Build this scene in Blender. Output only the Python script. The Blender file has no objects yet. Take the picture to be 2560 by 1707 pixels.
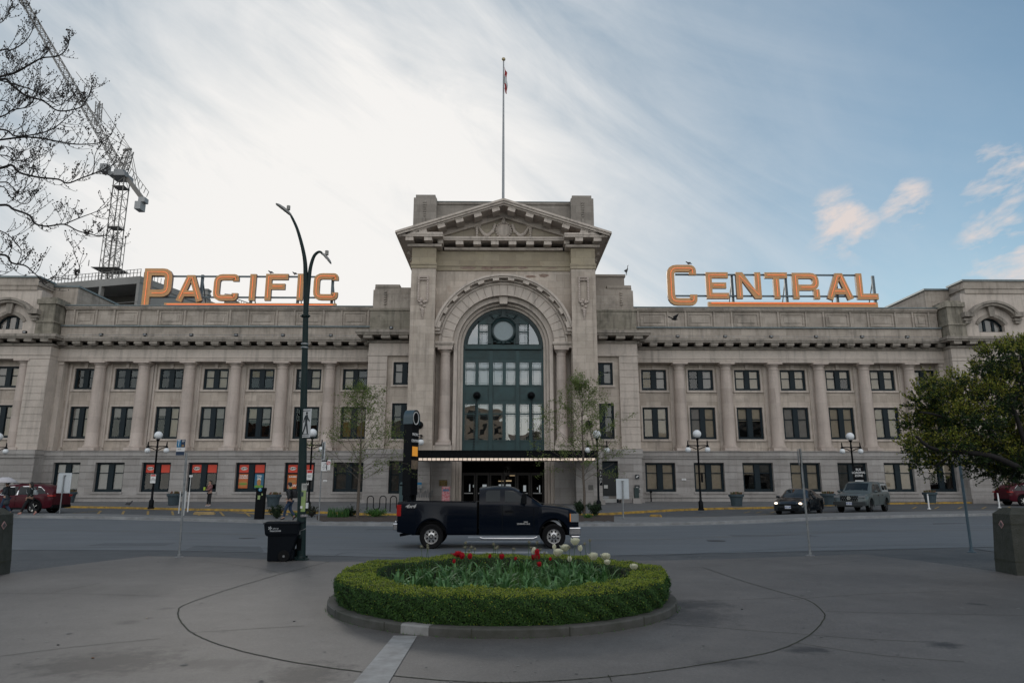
import bpy, bmesh, math, random
import numpy as np
from mathutils import Vector, Matrix
R=math.radians
SC=bpy.context.scene; COL=SC.collection
# ---------------------------------------------------------------- camera
F=1707.;CX=1280.;CY=853.5;TH=math.atan(358.5/1707);YAW=math.atan(22/1707.)
cam=bpy.data.cameras.new('camera'); co=bpy.data.objects.new('camera',cam); COL.objects.link(co)
cam.sensor_width=36; cam.lens=36*F/2560; cam.clip_end=3000; cam.clip_start=.1
co.location=(0,0,2); co.rotation_euler=(R(90)+TH,0,-YAW); SC.camera=co
SC.render.engine='CYCLES'
SC.view_settings.view_transform='Standard'; SC.view_settings.look='None'; SC.view_settings.gamma=1
SC.view_settings.exposure=.3
def ray(px,py):
    a=(px-CX)/F;b=(CY-py)/F
    fy=math.cos(TH)-b*math.sin(TH); uz=math.sin(TH)+b*math.cos(TH)
    return a*math.cos(YAW)+fy*math.sin(YAW), -a*math.sin(YAW)+fy*math.cos(YAW), uz
def U(px,py,Y):
    x,y,z=ray(px,py);t=Y/y;return (x*t,Y,2+z*t)
def ux(px,py,Y): return U(px,py,Y)[0]
def uz(py,Y,px=1258): return U(px,py,Y)[2]
GP=[(0,0),(27,0),(34,.18),(42,.3),(57,.57),(70,.6)]
def gz(Y):
    if Y<=0:return 0.
    for (a,b),(c,d) in zip(GP,GP[1:]):
        if Y<=c:return b+(d-b)*(Y-a)/(c-a)
    return .6
def G(px,py,r=0.):
    x,y,z=ray(px,py);Y=4.
    while Y<200 and 2+z*Y/y>gz(Y)+r:Y+=.02
    return (x*Y/y,Y,gz(Y)+r)
# ---------------------------------------------------------------- world
SUN_AZ=-19.; SUN_EL=19.
W=bpy.data.worlds.new('World'); SC.world=W; W.use_nodes=True
nt=W.node_tree; nt.nodes.clear()
def N(t,**k):
    n=nt.nodes.new(t)
    for a,b in k.items(): setattr(n,a,b)
    return n
L=lambda a,b: nt.links.new(a,b)
def M(op,a,b=None,c=None,clamp=False):
    n=N('ShaderNodeMath',operation=op,use_clamp=clamp)
    for i,v in enumerate((a,b,c)):
        if v is None: continue
        if isinstance(v,(int,float)): n.inputs[i].default_value=v
        else: L(v,n.inputs[i])
    return n.outputs[0]
sky=N('ShaderNodeTexSky',sky_type='NISHITA'); sky.sun_disc=False
sky.sun_elevation=R(SUN_EL); sky.sun_rotation=R(SUN_AZ); sky.air_density=1.0; sky.dust_density=1.2; sky.ozone_density=2.5
tc=N('ShaderNodeTexCoord'); D=tc.outputs['Generated']
def lobe(px,py,deg0,deg1,v=None):
    v=v or Vector(ray(px,py)).normalized()
    n=N('ShaderNodeVectorMath',operation='DOT_PRODUCT'); L(D,n.inputs[0]); n.inputs[1].default_value=v
    m=N('ShaderNodeMapRange',interpolation_type='SMOOTHSTEP'); L(n.outputs['Value'],m.inputs[0])
    m.inputs[1].default_value=math.cos(R(deg0)); m.inputs[2].default_value=math.cos(R(deg1)); m.inputs[3].default_value=0; m.inputs[4].default_value=1
    return m.outputs[0]
def noise(rot,scale,sc,det=6,rough=.55,dist=0.,off=(0,0,0)):
    mp=N('ShaderNodeMapping'); L(D,mp.inputs[0]); mp.inputs['Rotation'].default_value=rot; mp.inputs['Location'].default_value=off
    mp2=N('ShaderNodeMapping'); L(mp.outputs[0],mp2.inputs[0]); mp2.inputs['Scale'].default_value=scale
    n=N('ShaderNodeTexNoise'); L(mp2.outputs[0],n.inputs['Vector']); n.inputs['Scale'].default_value=sc
    n.inputs['Detail'].default_value=det; n.inputs['Roughness'].default_value=rough; n.inputs['Distortion'].default_value=dist
    return n.outputs['Fac']
# cirrus veil streaming from the upper left, brightest round the hidden sun
n1=noise((0,R(-33),0),(.8,1,3.6),1.9,9,.60,.9,(.3,0,.1))
n2=noise((0,R(-38),0),(1,1,2.4),5.2,8,.64,.8,(1.3,0,.7))
nn=M('ADD',M('MULTIPLY',n1,.72),M('MULTIPLY',n2,.28))
la=lobe(1000,480,38,6); lb=lobe(800,760,27,5); lc=lobe(1150,260,24,5)
def ramp(a,b,inside,lo,hi):
    n=Vector(ray(*a)).cross(Vector(ray(*b))).normalized()
    if n.dot(Vector(ray(*inside)))<0: n=-n
    q=N('ShaderNodeVectorMath',operation='DOT_PRODUCT'); L(D,q.inputs[0]); q.inputs[1].default_value=n
    m=N('ShaderNodeMapRange',interpolation_type='SMOOTHSTEP'); L(q.outputs['Value'],m.inputs[0]); m.inputs[1].default_value=lo; m.inputs[2].default_value=hi; return m.outputs[0]
r1=ramp((1330,0),(1810,760),(600,400),-.16,.14); r2=ramp((-200,650),(1000,-120),(900,500),-.30,.32)
amt=M('MULTIPLY',r1,M('ADD',M('MULTIPLY',r2,.50),.13))
amt=M('ADD',amt,M('MULTIPLY',lb,.45))
var=M('MULTIPLY',M('SUBTRACT',nn,.48),5.2)
r1b=ramp((1330,0),(1810,760),(600,400),-.42,.05)
front=lobe(1000,500,75,45)
veil=M('MULTIPLY',M('ADD',amt,M('MULTIPLY',var,M('MULTIPLY',M('ADD',r1b,.12),.42)),clamp=True),front)
# small warm cumulus low on the right
n3=noise((0,R(14),0),(1,1,2.3),15,8,.58,.2,(.2,.1,.5))
def cum(px,py,a,b): return lobe(px,py,a,b)
cm=M('MAXIMUM',M('MAXIMUM',cum(2110,560,3.6,.2),cum(2500,440,3.4,.3)),M('MAXIMUM',cum(2500,590,3.2,.3),cum(2570,670,5.0,.8)))
cm=M('MAXIMUM',cm,cum(2260,510,2.6,.2))
cu=M('MULTIPLY',M('SUBTRACT',M('ADD',n3,M('MULTIPLY',cm,.22)),.62),5.,clamp=True)
cu=M('MULTIPLY',cu,cm,clamp=True)
# unseen bright cloud added behind the viewer to light the station front
n4=noise((0,0,0),(1,1,1.8),2.2,5,.5)
back=lobe(0,0,80,35,Vector((0.1,-1,.38)).normalized())
bk=M('MULTIPLY',back,M('MULTIPLY',M('SUBTRACT',n4,.28),2.6,clamp=True),clamp=True)
def mix(f,a,b):
    n=N('ShaderNodeMix',data_type='RGBA'); L(f,n.inputs['Factor'])
    for s,v in ((n.inputs[6],a),(n.inputs[7],b)):
        if isinstance(v,tuple): s.default_value=(*v,1)
        else: L(v,s)
    return n.outputs[2]
SK=.10
base=N('ShaderNodeMix',data_type='RGBA',blend_type='MULTIPLY'); base.inputs['Factor'].default_value=1
L(sky.outputs[0],base.inputs[6]); base.inputs[7].default_value=(1.3,1.32,1.14,1)
glow=lobe(880,620,34,3)
cw=mix(glow,(5.6,5.9,6.2),(7.5,7.35,7.15))
hz=M('MULTIPLY',lobe(560,520,62,12),.92)
bs_=mix(hz,base.outputs[2],(2.5,3.2,3.9))
c=mix(veil,bs_,cw)
c=mix(cu,c,(6.0,5.4,5.2))
c=mix(bk,c,(15.3,14.8,14.3))
bg=N('ShaderNodeBackground'); L(c,bg.inputs[0]); bg.inputs[1].default_value=SK
wo=N('ShaderNodeOutputWorld'); L(bg.outputs[0],wo.inputs[0])
sl=bpy.data.lights.new('sun','SUN'); so=bpy.data.objects.new('sun',sl); COL.objects.link(so)
sl.energy=.9; sl.angle=R(12); sl.color=(1,.93,.84)
a=R(SUN_AZ); e=R(SUN_EL)
so.rotation_euler=Vector((math.sin(a)*math.cos(e),math.cos(a)*math.cos(e),math.sin(e))).to_track_quat('Z','Y').to_euler()
# ---------------------------------------------------------------- materials
MATS={}
def mat(name,col,rough=.6,metal=0.,var=.0,vs=6.,col2=None,bump=0.,bs=40.,emit=None,es=1.,spec=.5,coat=0.,island=False,coord='Object'):
    if name in MATS: return MATS[name]
    m=bpy.data.materials.new(name); m.use_nodes=True; t=m.node_tree; b=t.nodes['Principled BSDF']
    b.inputs['Base Color'].default_value=(*col,1); b.inputs['Roughness'].default_value=rough; b.inputs['Metallic'].default_value=metal
    b.inputs['Specular IOR Level'].default_value=spec
    if coat: b.inputs['Coat Weight'].default_value=coat; b.inputs['Coat Roughness'].default_value=.05
    if emit: b.inputs['Emission Color'].default_value=(*emit,1); b.inputs['Emission Strength'].default_value=es
    tcn=t.nodes.new('ShaderNodeTexCoord')
    if var or col2 or island:
        mx=t.nodes.new('ShaderNodeMix'); mx.data_type='RGBA'
        c2=col2 or tuple(v*(1-var) for v in col)
        mx.inputs[6].default_value=(*col,1); mx.inputs[7].default_value=(*c2,1)
        if island:
            g=t.nodes.new('ShaderNodeNewGeometry'); t.links.new(g.outputs['Random Per Island'],mx.inputs['Factor'])
        else:
            n=t.nodes.new('ShaderNodeTexNoise'); n.inputs['Scale'].default_value=vs; n.inputs['Detail'].default_value=6; n.inputs['Roughness'].default_value=.65
            t.links.new(tcn.outputs[coord],n.inputs['Vector'])
            mr=t.nodes.new('ShaderNodeMapRange'); mr.inputs[1].default_value=.35; mr.inputs[2].default_value=.68
            t.links.new(n.outputs['Fac'],mr.inputs[0]); t.links.new(mr.outputs[0],mx.inputs['Factor'])
        t.links.new(mx.outputs[2],b.inputs['Base Color'])
    if bump:
        n=t.nodes.new('ShaderNodeTexNoise'); n.inputs['Scale'].default_value=bs; n.inputs['Detail'].default_value=4
        t.links.new(tcn.outputs[coord],n.inputs['Vector'])
        bp=t.nodes.new('ShaderNodeBump'); bp.inputs['Strength'].default_value=bump; bp.inputs['Distance'].default_value=.02
        t.links.new(n.outputs['Fac'],bp.inputs['Height']); t.links.new(bp.outputs[0],b.inputs['Normal'])
    MATS[name]=m; return m
def stone(name,c1,c2,stain=(.10,.09,.08),st=0.,bw=1.3,bh=.56,joint=.55,streak=0.,warm=0.,blocks=True):
    m=bpy.data.materials.new(name); m.use_nodes=True; t=m.node_tree; b=t.nodes['Principled BSDF']; b.inputs['Roughness'].default_value=.85
    b.inputs['Specular IOR Level'].default_value=.25
    ln=t.links.new
    g=t.nodes.new('ShaderNodeNewGeometry'); sp=t.nodes.new('ShaderNodeSeparateXYZ'); ln(g.outputs['Position'],sp.inputs[0])
    ad=t.nodes.new('ShaderNodeMath'); ad.operation='ADD'; ln(sp.outputs['X'],ad.inputs[0]); ln(sp.outputs['Y'],ad.inputs[1])
    cb=t.nodes.new('ShaderNodeCombineXYZ'); ln(ad.outputs[0],cb.inputs[0]); ln(sp.outputs['Z'],cb.inputs[1])
    def nz(sc,det=6,vec=None,ro=.6):
        n=t.nodes.new('ShaderNodeTexNoise'); n.inputs['Scale'].default_value=sc; n.inputs['Detail'].default_value=det; n.inputs['Roughness'].default_value=ro
        ln(vec or g.outputs['Position'],n.inputs['Vector']); return n.outputs['Fac']
    def mr(v,a,b_,c=0.,d=1.):
        q=t.nodes.new('ShaderNodeMapRange'); ln(v,q.inputs[0])
        for i,x in enumerate((a,b_,c,d)): q.inputs[i+1].default_value=x
        return q.outputs[0]
    def mx(f,a,c,mode='MIX'):
        q=t.nodes.new('ShaderNodeMix'); q.data_type='RGBA'; q.blend_type=mode
        if isinstance(f,float): q.inputs['Factor'].default_value=f
        else: ln(f,q.inputs['Factor'])
        for s,v in ((q.inputs[6],a),(q.inputs[7],c)):
            if isinstance(v,tuple): s.default_value=(*v,1)
            else: ln(v,s)
        return q.outputs[2]
    col=mx(mr(nz(.9),.35,.7),c1,c2)
    if blocks:
        br=t.nodes.new('ShaderNodeTexBrick'); ln(cb.outputs[0],br.inputs['Vector']); br.inputs['Scale'].default_value=1
        br.inputs['Brick Width'].default_value=bw; br.inputs['Row Height'].default_value=bh; br.inputs['Mortar Size'].default_value=.009; br.inputs['Bias'].default_value=0.
        br.inputs['Color1'].default_value=(1,1,1,1); br.inputs['Color2'].default_value=(.77,.76,.75,1); br.inputs['Mortar'].default_value=(joint,joint,joint,1)
        col=mx(1.,col,br.outputs['Color'],'MULTIPLY')
    col=mx(mr(nz(7,5),.3,.75,0,.35),col,tuple(v*.7 for v in c2))
    if warm: col=mx(mr(nz(.55,4),.62,.75,0,warm),col,(.20,.11,.08))
    if streak:
        mp=t.nodes.new('ShaderNodeMapping'); mp.inputs['Scale'].default_value=(2.6,2.6,.22); ln(g.outputs['Position'],mp.inputs[0])
        col=mx(mr(nz(1.,7,mp.outputs[0],.62),.5,.72,0,streak),col,stain)
    if st: col=mx(mr(nz(.8,9,None,.7),.5,.7,0,st),col,stain)
    ln(col,b.inputs['Base Color'])
    bp=t.nodes.new('ShaderNodeBump'); bp.inputs['Strength'].default_value=.25; bp.inputs['Distance'].default_value=.01; ln(nz(22,5),bp.inputs['Height']); ln(bp.outputs[0],b.inputs['Normal'])
    MATS[name]=m; return m
S_WALL=stone('limestone',(.585,.51,.445),(.495,.43,.37),st=.25,streak=.42,warm=.4)
S_PLAIN=stone('limestone_smooth',(.58,.51,.455),(.51,.45,.40),st=.2,streak=.42,blocks=False)
S_COL=stone('limestone_columns',(.58,.50,.45),(.52,.445,.40),st=.15,streak=.25,bw=40,bh=1.25,joint=.72)
S_WEA=stone('weathered_limestone',(.50,.44,.385),(.40,.35,.305),stain=(.10,.092,.082),st=.5,streak=.5)
S_COR=stone('sooty_cornice_stone',(.36,.32,.28),(.27,.24,.21),stain=(.07,.066,.06),st=.6,streak=.6,blocks=False)
S_BASE=stone('grey_granite',(.41,.39,.375),(.35,.33,.32),st=.2,streak=.25,bw=1.4,bh=.6,joint=.6)
S_MOSS=stone('mossy_stone',(.36,.325,.275),(.26,.24,.195),stain=(.055,.053,.04),st=.75,streak=.75)
FRAME=mat('dark_teal_frame',(.006,.016,.023),.5,var=.3,spec=.25)
GREEN=mat('portal_green_paint',(.016,.052,.056),.5,var=.35,vs=1.5)
GREEN2=mat('portal_green_dark',(.010,.030,.034),.5,var=.3,vs=1.5)
FLASH=mat('blue_grey_flashing',(.16,.19,.20),.45,metal=.4,var=.3)
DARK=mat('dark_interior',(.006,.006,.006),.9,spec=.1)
BLACK=mat('black_metal',(.005,.006,.008),.5,var=.3,spec=.1)
GALV=mat('galvanised_steel',(.30,.31,.32),.45,metal=.6,var=.35,vs=9)
WHITE=mat('white_paint',(.72,.72,.72),.45,var=.12)
YEL=mat('worn_yellow_paint',(.55,.33,.045),.7,col2=(.16,.11,.05),vs=3.2)
RUB=mat('tyre_rubber',(.008,.008,.009),.8,var=.3,spec=.15)
CHROME=mat('chrome',(.6,.6,.62),.15,metal=1.)
GLASSD=mat('tinted_car_glass',(.006,.010,.012),.04,spec=.35)
def glass(name,ior=1.55,tint=(.93,.93,.93)):
    m=bpy.data.materials.new(name); m.use_nodes=True; t=m.node_tree; t.nodes.clear()
    o=t.nodes.new('ShaderNodeOutputMaterial'); x=t.nodes.new('ShaderNodeMixShader'); f=t.nodes.new('ShaderNodeFresnel'); f.inputs[0].default_value=ior
    a=t.nodes.new('ShaderNodeBsdfTransparent'); a.inputs[0].default_value=(*tint,1); g=t.nodes.new('ShaderNodeBsdfGlossy'); g.inputs['Roughness'].default_value=.015
    n=t.nodes.new('ShaderNodeTexNoise'); n.inputs['Scale'].default_value=.9; n.inputs['Detail'].default_value=1; tcn=t.nodes.new('ShaderNodeTexCoord'); t.links.new(tcn.outputs['Object'],n.inputs['Vector'])
    bp=t.nodes.new('ShaderNodeBump'); bp.inputs['Strength'].default_value=.12; bp.inputs['Distance'].default_value=.05; t.links.new(n.outputs['Fac'],bp.inputs['Height']); t.links.new(bp.outputs[0],g.inputs['Normal'])
    t.links.new(f.outputs[0],x.inputs[0]); t.links.new(a.outputs[0],x.inputs[1]); t.links.new(g.outputs[0],x.inputs[2]); t.links.new(x.outputs[0],o.inputs[0]); MATS[name]=m; return m
GLASSK=glass('door_glass',1.12,(.6,.6,.6)); GLASS=glass('window_glass',1.7); GLASSP=glass('leaded_portal_glass',3.2,(.6,.65,.65)); GLASSC=glass('car_window_glass',1.6,(.25,.28,.28))
BLIND=[mat('blind_cream',(.58,.50,.38),.8,var=.15),mat('blind_grey',(.42,.39,.36),.8,var=.15),mat('blind_dark',(.10,.10,.09),.8,var=.3),mat('paper_white',(.62,.62,.60),.8,var=.12),mat('warm_room',(.30,.21,.06),.8,var=.4)]
# ---------------------------------------------------------------- mesh helpers
def wl(o):
    v=Vector((0,0,0))
    while o: v+=Vector(o.location); o=o.parent
    return v
class MB:
    def __init__(s): s.v=[]; s.f=[]; s.m=[]; s.cm=0
    def add(s,vs,fs):
        n=len(s.v); s.v+=[tuple(p) for p in vs]; s.f+=[tuple(i+n for i in f) for f in fs]; s.m+=[s.cm]*len(fs); return s
    def box(s,x0,x1,y0,y1,z0,z1):
        if x0>x1:x0,x1=x1,x0
        if y0>y1:y0,y1=y1,y0
        if z0>z1:z0,z1=z1,z0
        return s.add([(x0,y0,z0),(x1,y0,z0),(x1,y1,z0),(x0,y1,z0),(x0,y0,z1),(x1,y0,z1),(x1,y1,z1),(x0,y1,z1)],[(0,3,2,1),(4,5,6,7),(0,1,5,4),(1,2,6,5),(2,3,7,6),(3,0,4,7)])
    def obox(s,c,ax,ay,az,hx,hy,hz):
        c=Vector(c); vs=[c+ax*(i*hx)+ay*(j*hy)+az*(k*hz) for k in (-1,1) for i,j in ((-1,-1),(1,-1),(1,1),(-1,1))]
        return s.add(vs,[(0,3,2,1),(4,5,6,7),(0,1,5,4),(1,2,6,5),(2,3,7,6),(3,0,4,7)])
    def beam(s,p,q,w,h=None):
        p=Vector(p);q=Vector(q);d=q-p
        if d.length<1e-6: return s
        z=d.normalized(); x=z.cross(Vector((0,0,1)) if abs(z.z)<.95 else Vector((0,1,0))).normalized(); y=z.cross(x)
        return s.obox((p+q)/2,x,y,z,w/2,(h or w)/2,d.length/2)
    def prism(s,poly,y0,y1):           # poly in (x,z), extruded along y
        n=len(poly); vs=[(x,y0,z) for x,z in poly]+[(x,y1,z) for x,z in poly]
        return s.add(vs,[tuple(range(n)),tuple(range(2*n-1,n-1,-1))]+[(i,i+n,(i+1)%n+n,(i+1)%n) for i in range(n)])
    def zprism(s,poly,z0,z1):          # poly in (x,y)
        n=len(poly); vs=[(x,y,z0) for x,y in poly]+[(x,y,z1) for x,y in poly]
        return s.add(vs,[tuple(range(n-1,-1,-1)),tuple(range(n,2*n))]+[(i,(i+1)%n,(i+1)%n+n,i+n) for i in range(n)])
    def lathe(s,prof,c=(0,0,0),n=16,axis='z',cap=True):
        vs=[];k=len(prof)
        for i in range(n):
            a=2*math.pi*i/n
            for r,h in prof:
                if axis=='z': vs.append((c[0]+r*math.cos(a),c[1]+r*math.sin(a),c[2]+h))
                elif axis=='y': vs.append((c[0]+r*math.cos(a),c[1]+h,c[2]+r*math.sin(a)))
                else: vs.append((c[0]+h,c[1]+r*math.cos(a),c[2]+r*math.sin(a)))
        fs=[]
        for i in range(n):
            j=(i+1)%n
            for q in range(k-1): fs.append((i*k+q,j*k+q,j*k+q+1,i*k+q+1))
        if cap:
            if prof[0][0]>1e-5: fs.append(tuple(i*k for i in range(n-1,-1,-1)))
            if prof[-1][0]>1e-5: fs.append(tuple(i*k+k-1 for i in range(n)))
        return s.add(vs,fs)
    def sphere(s,c,r,n=10,sc=(1,1,1)):
        m=max(4,n//2+1); vs=[];fs=[]
        for i in range(m+1):
            t=math.pi*i/m
            for j in range(n):
                a=2*math.pi*j/n; vs.append((c[0]+r*sc[0]*math.sin(t)*math.cos(a),c[1]+r*sc[1]*math.sin(t)*math.sin(a),c[2]+r*sc[2]*math.cos(t)))
        for i in range(m):
            for j in range(n): fs.append((i*n+j,(i+1)*n+j,(i+1)*n+(j+1)%n,i*n+(j+1)%n))
        return s.add(vs,fs)
    def tube(s,pts,rad,n=8,cap=True):
        pts=[Vector(p) for p in pts]; k=len(pts)
        if isinstance(rad,(int,float)): rad=[rad]*k
        vs=[];fs=[];X=None
        for i,p in enumerate(pts):
            d=(pts[min(i+1,k-1)]-pts[max(i-1,0)])
            if d.length<1e-9: d=Vector((0,0,1))
            d.normalize()
            if X is None: X=d.cross(Vector((0,0,1)) if abs(d.z)<.9 else Vector((1,0,0))).normalized()
            else:
                X=X-d*X.dot(d); X=X.normalized() if X.length>1e-6 else d.orthogonal().normalized()
            Y=d.cross(X)
            for j in range(n):
                a=2*math.pi*j/n; vs.append(p+(X*math.cos(a)+Y*math.sin(a))*rad[i])
        for i in range(k-1):
            for j in range(n): fs.append((i*n+j,i*n+(j+1)%n,(i+1)*n+(j+1)%n,(i+1)*n+j))
        if cap: fs+= [tuple(range(n-1,-1,-1)),tuple(range((k-1)*n,k*n))]
        return s.add(vs,fs)
    def arc(s,cx,cz,r0,r1,y0,y1,a0,a1,n=24):   # ring sector in the xz plane
        for i in range(n):
            t0=R(a0+(a1-a0)*i/n);t1=R(a0+(a1-a0)*(i+1)/n)
            p=[(cx+r*math.cos(t),cz+r*math.sin(t)) for t,r in ((t0,r0),(t1,r0),(t1,r1),(t0,r1))]
            vs=[(x,y0,z) for x,z in p]+[(x,y1,z) for x,z in p]
            fs=[(0,1,2,3),(7,6,5,4),(0,4,5,1),(2,6,7,3)]
            if i==0: fs.append((0,3,7,4))
            if i==n-1: fs.append((1,5,6,2))
            s.add(vs,fs)
        return s
    def quad(s,a,b,c,d): return s.add([a,b,c,d],[(0,1,2,3)])
    def build(s,name,m,parent=None,smooth=0,local=False,loc=None):
        me=bpy.data.meshes.new(name)
        off=Vector((0,0,0))
        if parent is not None and not local: off=wl(parent)
        if loc is not None: off=off+Vector(loc) if not local else off
        v=np.array(s.v,dtype=float).reshape(-1,3)-np.array(off)
        me.from_pydata(v.tolist(),[],s.f)
        ms=m if isinstance(m,(list,tuple)) else [m]
        for q in ms: me.materials.append(q)
        if len(ms)>1: me.polygons.foreach_set('material_index',s.m)
        if smooth:
            me.shade_smooth(); me.set_sharp_from_angle(angle=R(smooth))
        o=bpy.data.objects.new(name,me); COL.objects.link(o); o.parent=parent
        if loc is not None: o.location=loc
        return o
def fixn(o):
    bm=bmesh.new(); bm.from_mesh(o.data); bmesh.ops.recalc_face_normals(bm,faces=bm.faces); bm.to_mesh(o.data); bm.free(); return o
def tag(o,label=None,cat=None,group=None,kind=None):
    if label: o['label']=label
    if cat: o['category']=cat
    if group: o['group']=group
    if kind: o['kind']=kind
    return o
def thing(name,label,cat,loc=(0,0,0),rz=0.,group=None,kind=None):
    o=bpy.data.objects.new(name,None); COL.objects.link(o); o.empty_display_size=.3; o.location=loc; o.rotation_euler=(0,0,rz)
    return tag(o,label,cat,group,kind)
def copytree(o,parent=None):
    c=o.copy(); COL.objects.link(c); c.parent=parent
    for ch in list(o.children): copytree(ch,c)
    return c
def place(proto,first,loc,rz,label,scale=1.):
    o=proto if first else copytree(proto); o.location=loc; o.rotation_euler=(0,0,rz); o.scale=(scale,)*3; o['label']=label; return o
def struct(o): o['kind']='structure'; return o
def text(s,size,depth,m,parent,name,pos,rot=(R(90),0,0),align='CENTER',shear=0.,bold=0.,sx=1.):
    cu=bpy.data.curves.new('t','FONT'); cu.body=s; cu.size=size; cu.extrude=depth; cu.align_x=align; cu.align_y='CENTER'; cu.shear=shear; cu.offset=bold
    cu.resolution_u=3
    t=bpy.data.objects.new('t',cu); COL.objects.link(t)
    dg=bpy.context.evaluated_depsgraph_get(); me=bpy.data.meshes.new_from_object(t.evaluated_get(dg)); bpy.data.objects.remove(t)
    me.name=name; me.materials.clear(); me.materials.append(m)
    o=bpy.data.objects.new(name,me); COL.objects.link(o); o.parent=parent; o.location=pos; o.rotation_euler=rot; o.scale=(sx,1,1); return o
def holes_wall(mb,x0,x1,z0,z1,y0,y1,holes,course=0,gap=.03,deep=.05):
    zs=sorted(set([z0,z1]+[h[2] for h in holes if z0<h[2]<z1]+[h[3] for h in holes if z0<h[3]<z1]))
    def seg(a,b,ya,yb):
        cur=x0; mid=(a+b)/2
        for h in sorted([h for h in holes if h[2]<mid<h[3]]):
            if h[0]>cur: mb.box(cur,h[0],ya,yb,a,b)
            cur=max(cur,h[1])
        if cur<x1: mb.box(cur,x1,ya,yb,a,b)
    yb=y0+deep if course else y0
    for a,b in zip(zs,zs[1:]): seg(a,b,yb,y1)
    if course:
        n=max(1,round((z1-z0)/course)); c=(z1-z0)/n
        for i in range(n):
            a=z0+i*c; b=a+c-gap
            br=[a]+[z for z in zs if a<z<b]+[b]
            for p,q in zip(br,br[1:]): seg(p,q,y0,yb)
# ================================================================= GROUND
ASPH=mat('asphalt_road',(.108,.120,.132),.68,col2=(.100,.112,.124),vs=.35,bump=.25,bs=60)
ASPH2=mat('dark_coarse_asphalt',(.068,.073,.078),.9,col2=(.11,.114,.118),vs=16,bump=.6,bs=90)
CONC=mat('kerb_concrete',(.26,.265,.27),.85,var=.25,vs=2)
PAVE=mat('pavement_concrete',(.13,.132,.135),.88,var=.2,vs=.9,bump=.2)
SOIL=mat('bark_mulch',(.07,.048,.036),.95,col2=(.03,.022,.017),vs=14,bump=1.,bs=30)
JOINT=mat('joint_dirt',(.028,.030,.026),.95,col2=(.05,.052,.03),vs=3)
def plaza_mat():
    m=mat('plaza_concrete',(.112,.105,.100),.62,var=.32,vs=.38,bump=.3,bs=120); t=m.node_tree; b=t.nodes['Principled BSDF']
    src=b.inputs['Base Color'].links[0].from_socket; g=t.nodes.new('ShaderNodeNewGeometry'); ln=t.links.new
    n=t.nodes.new('ShaderNodeTexNoise'); n.inputs['Scale'].default_value=95; n.inputs['Detail'].default_value=3; ln(g.outputs['Position'],n.inputs['Vector'])
    mr=t.nodes.new('ShaderNodeMapRange'); ln(n.outputs['Fac'],mr.inputs[0]); mr.inputs[1].default_value=.25; mr.inputs[2].default_value=.75; mr.inputs[3].default_value=.72; mr.inputs[4].default_value=1.3
    x=t.nodes.new('ShaderNodeVectorMath'); x.operation='SCALE'; ln(src,x.inputs[0]); ln(mr.outputs[0],x.inputs['Scale']); cur=x.outputs[0]
    for sc_,a_,b_ in ((26,.80,1.20),(2.3,.88,1.12),(260,.8,1.2)):
        n=t.nodes.new('ShaderNodeTexNoise'); n.inputs['Scale'].default_value=sc_; n.inputs['Detail'].default_value=5; n.inputs['Roughness'].default_value=.7; ln(g.outputs['Position'],n.inputs['Vector'])
        mr=t.nodes.new('ShaderNodeMapRange'); ln(n.outputs['Fac'],mr.inputs[0]); mr.inputs[1].default_value=.3; mr.inputs[2].default_value=.7; mr.inputs[3].default_value=a_; mr.inputs[4].default_value=b_
        x=t.nodes.new('ShaderNodeVectorMath'); x.operation='SCALE'; ln(cur,x.inputs[0]); ln(mr.outputs[0],x.inputs['Scale']); cur=x.outputs[0]
    n2=t.nodes.new('ShaderNodeTexNoise'); n2.inputs['Scale'].default_value=5.; n2.inputs['Detail'].default_value=7; n2.inputs['Roughness'].default_value=.7; ln(g.outputs['Position'],n2.inputs['Vector'])
    # oil and gum stains
    for px,py,rx,ry,s in ((290,1655,.55,.16,1.),(180,1668,.5,.1,.8),(765,1690,.33,.14,1.),(530,1662,.5,.07,.6),(320,1557,.12,.05,.7),(1735,1512,.5,.12,.8),(2020,1627,.26,.05,.9),(1815,1660,.35,.04,.6),(2360,1613,.18,.05,.9),(2445,1511,.12,.04,.8),(411,1523,.1,.03,.7),(372,1546,.06,.02,.8),(2200,1450,1.6,.3,.28),(300,1480,2.,.25,.2),(1735,1540,.5,.2,.6)):
        c=G(px,py); mp=t.nodes.new('ShaderNodeMapping'); mp.vector_type='TEXTURE'; mp.inputs['Location'].default_value=(c[0],c[1],0); mp.inputs['Scale'].default_value=(rx*1.5,ry*4.5,1); ln(g.outputs['Position'],mp.inputs[0])
        le=t.nodes.new('ShaderNodeVectorMath'); le.operation='LENGTH'; ln(mp.outputs[0],le.inputs[0])
        a=t.nodes.new('ShaderNodeMath'); a.operation='SUBTRACT'; ln(n2.outputs['Fac'],a.inputs[0]); 
        h=t.nodes.new('ShaderNodeMath'); h.operation='MULTIPLY'; h.inputs[1].default_value=.42; ln(le.outputs['Value'],h.inputs[0]); ln(h.outputs[0],a.inputs[1])
        q=t.nodes.new('ShaderNodeMapRange'); ln(a.outputs[0],q.inputs[0]); q.inputs[1].default_value=.06; q.inputs[2].default_value=.36; q.inputs[4].default_value=s
        k=t.nodes.new('ShaderNodeMix'); k.data_type='RGBA'; ln(q.outputs[0],k.inputs['Factor']); ln(cur,k.inputs[6]); k.inputs[7].default_value=(.014,.014,.016,1); cur=k.outputs[2]
    ln(cur,b.inputs['Base Color']); return m
PLAZA=plaza_mat()
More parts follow.
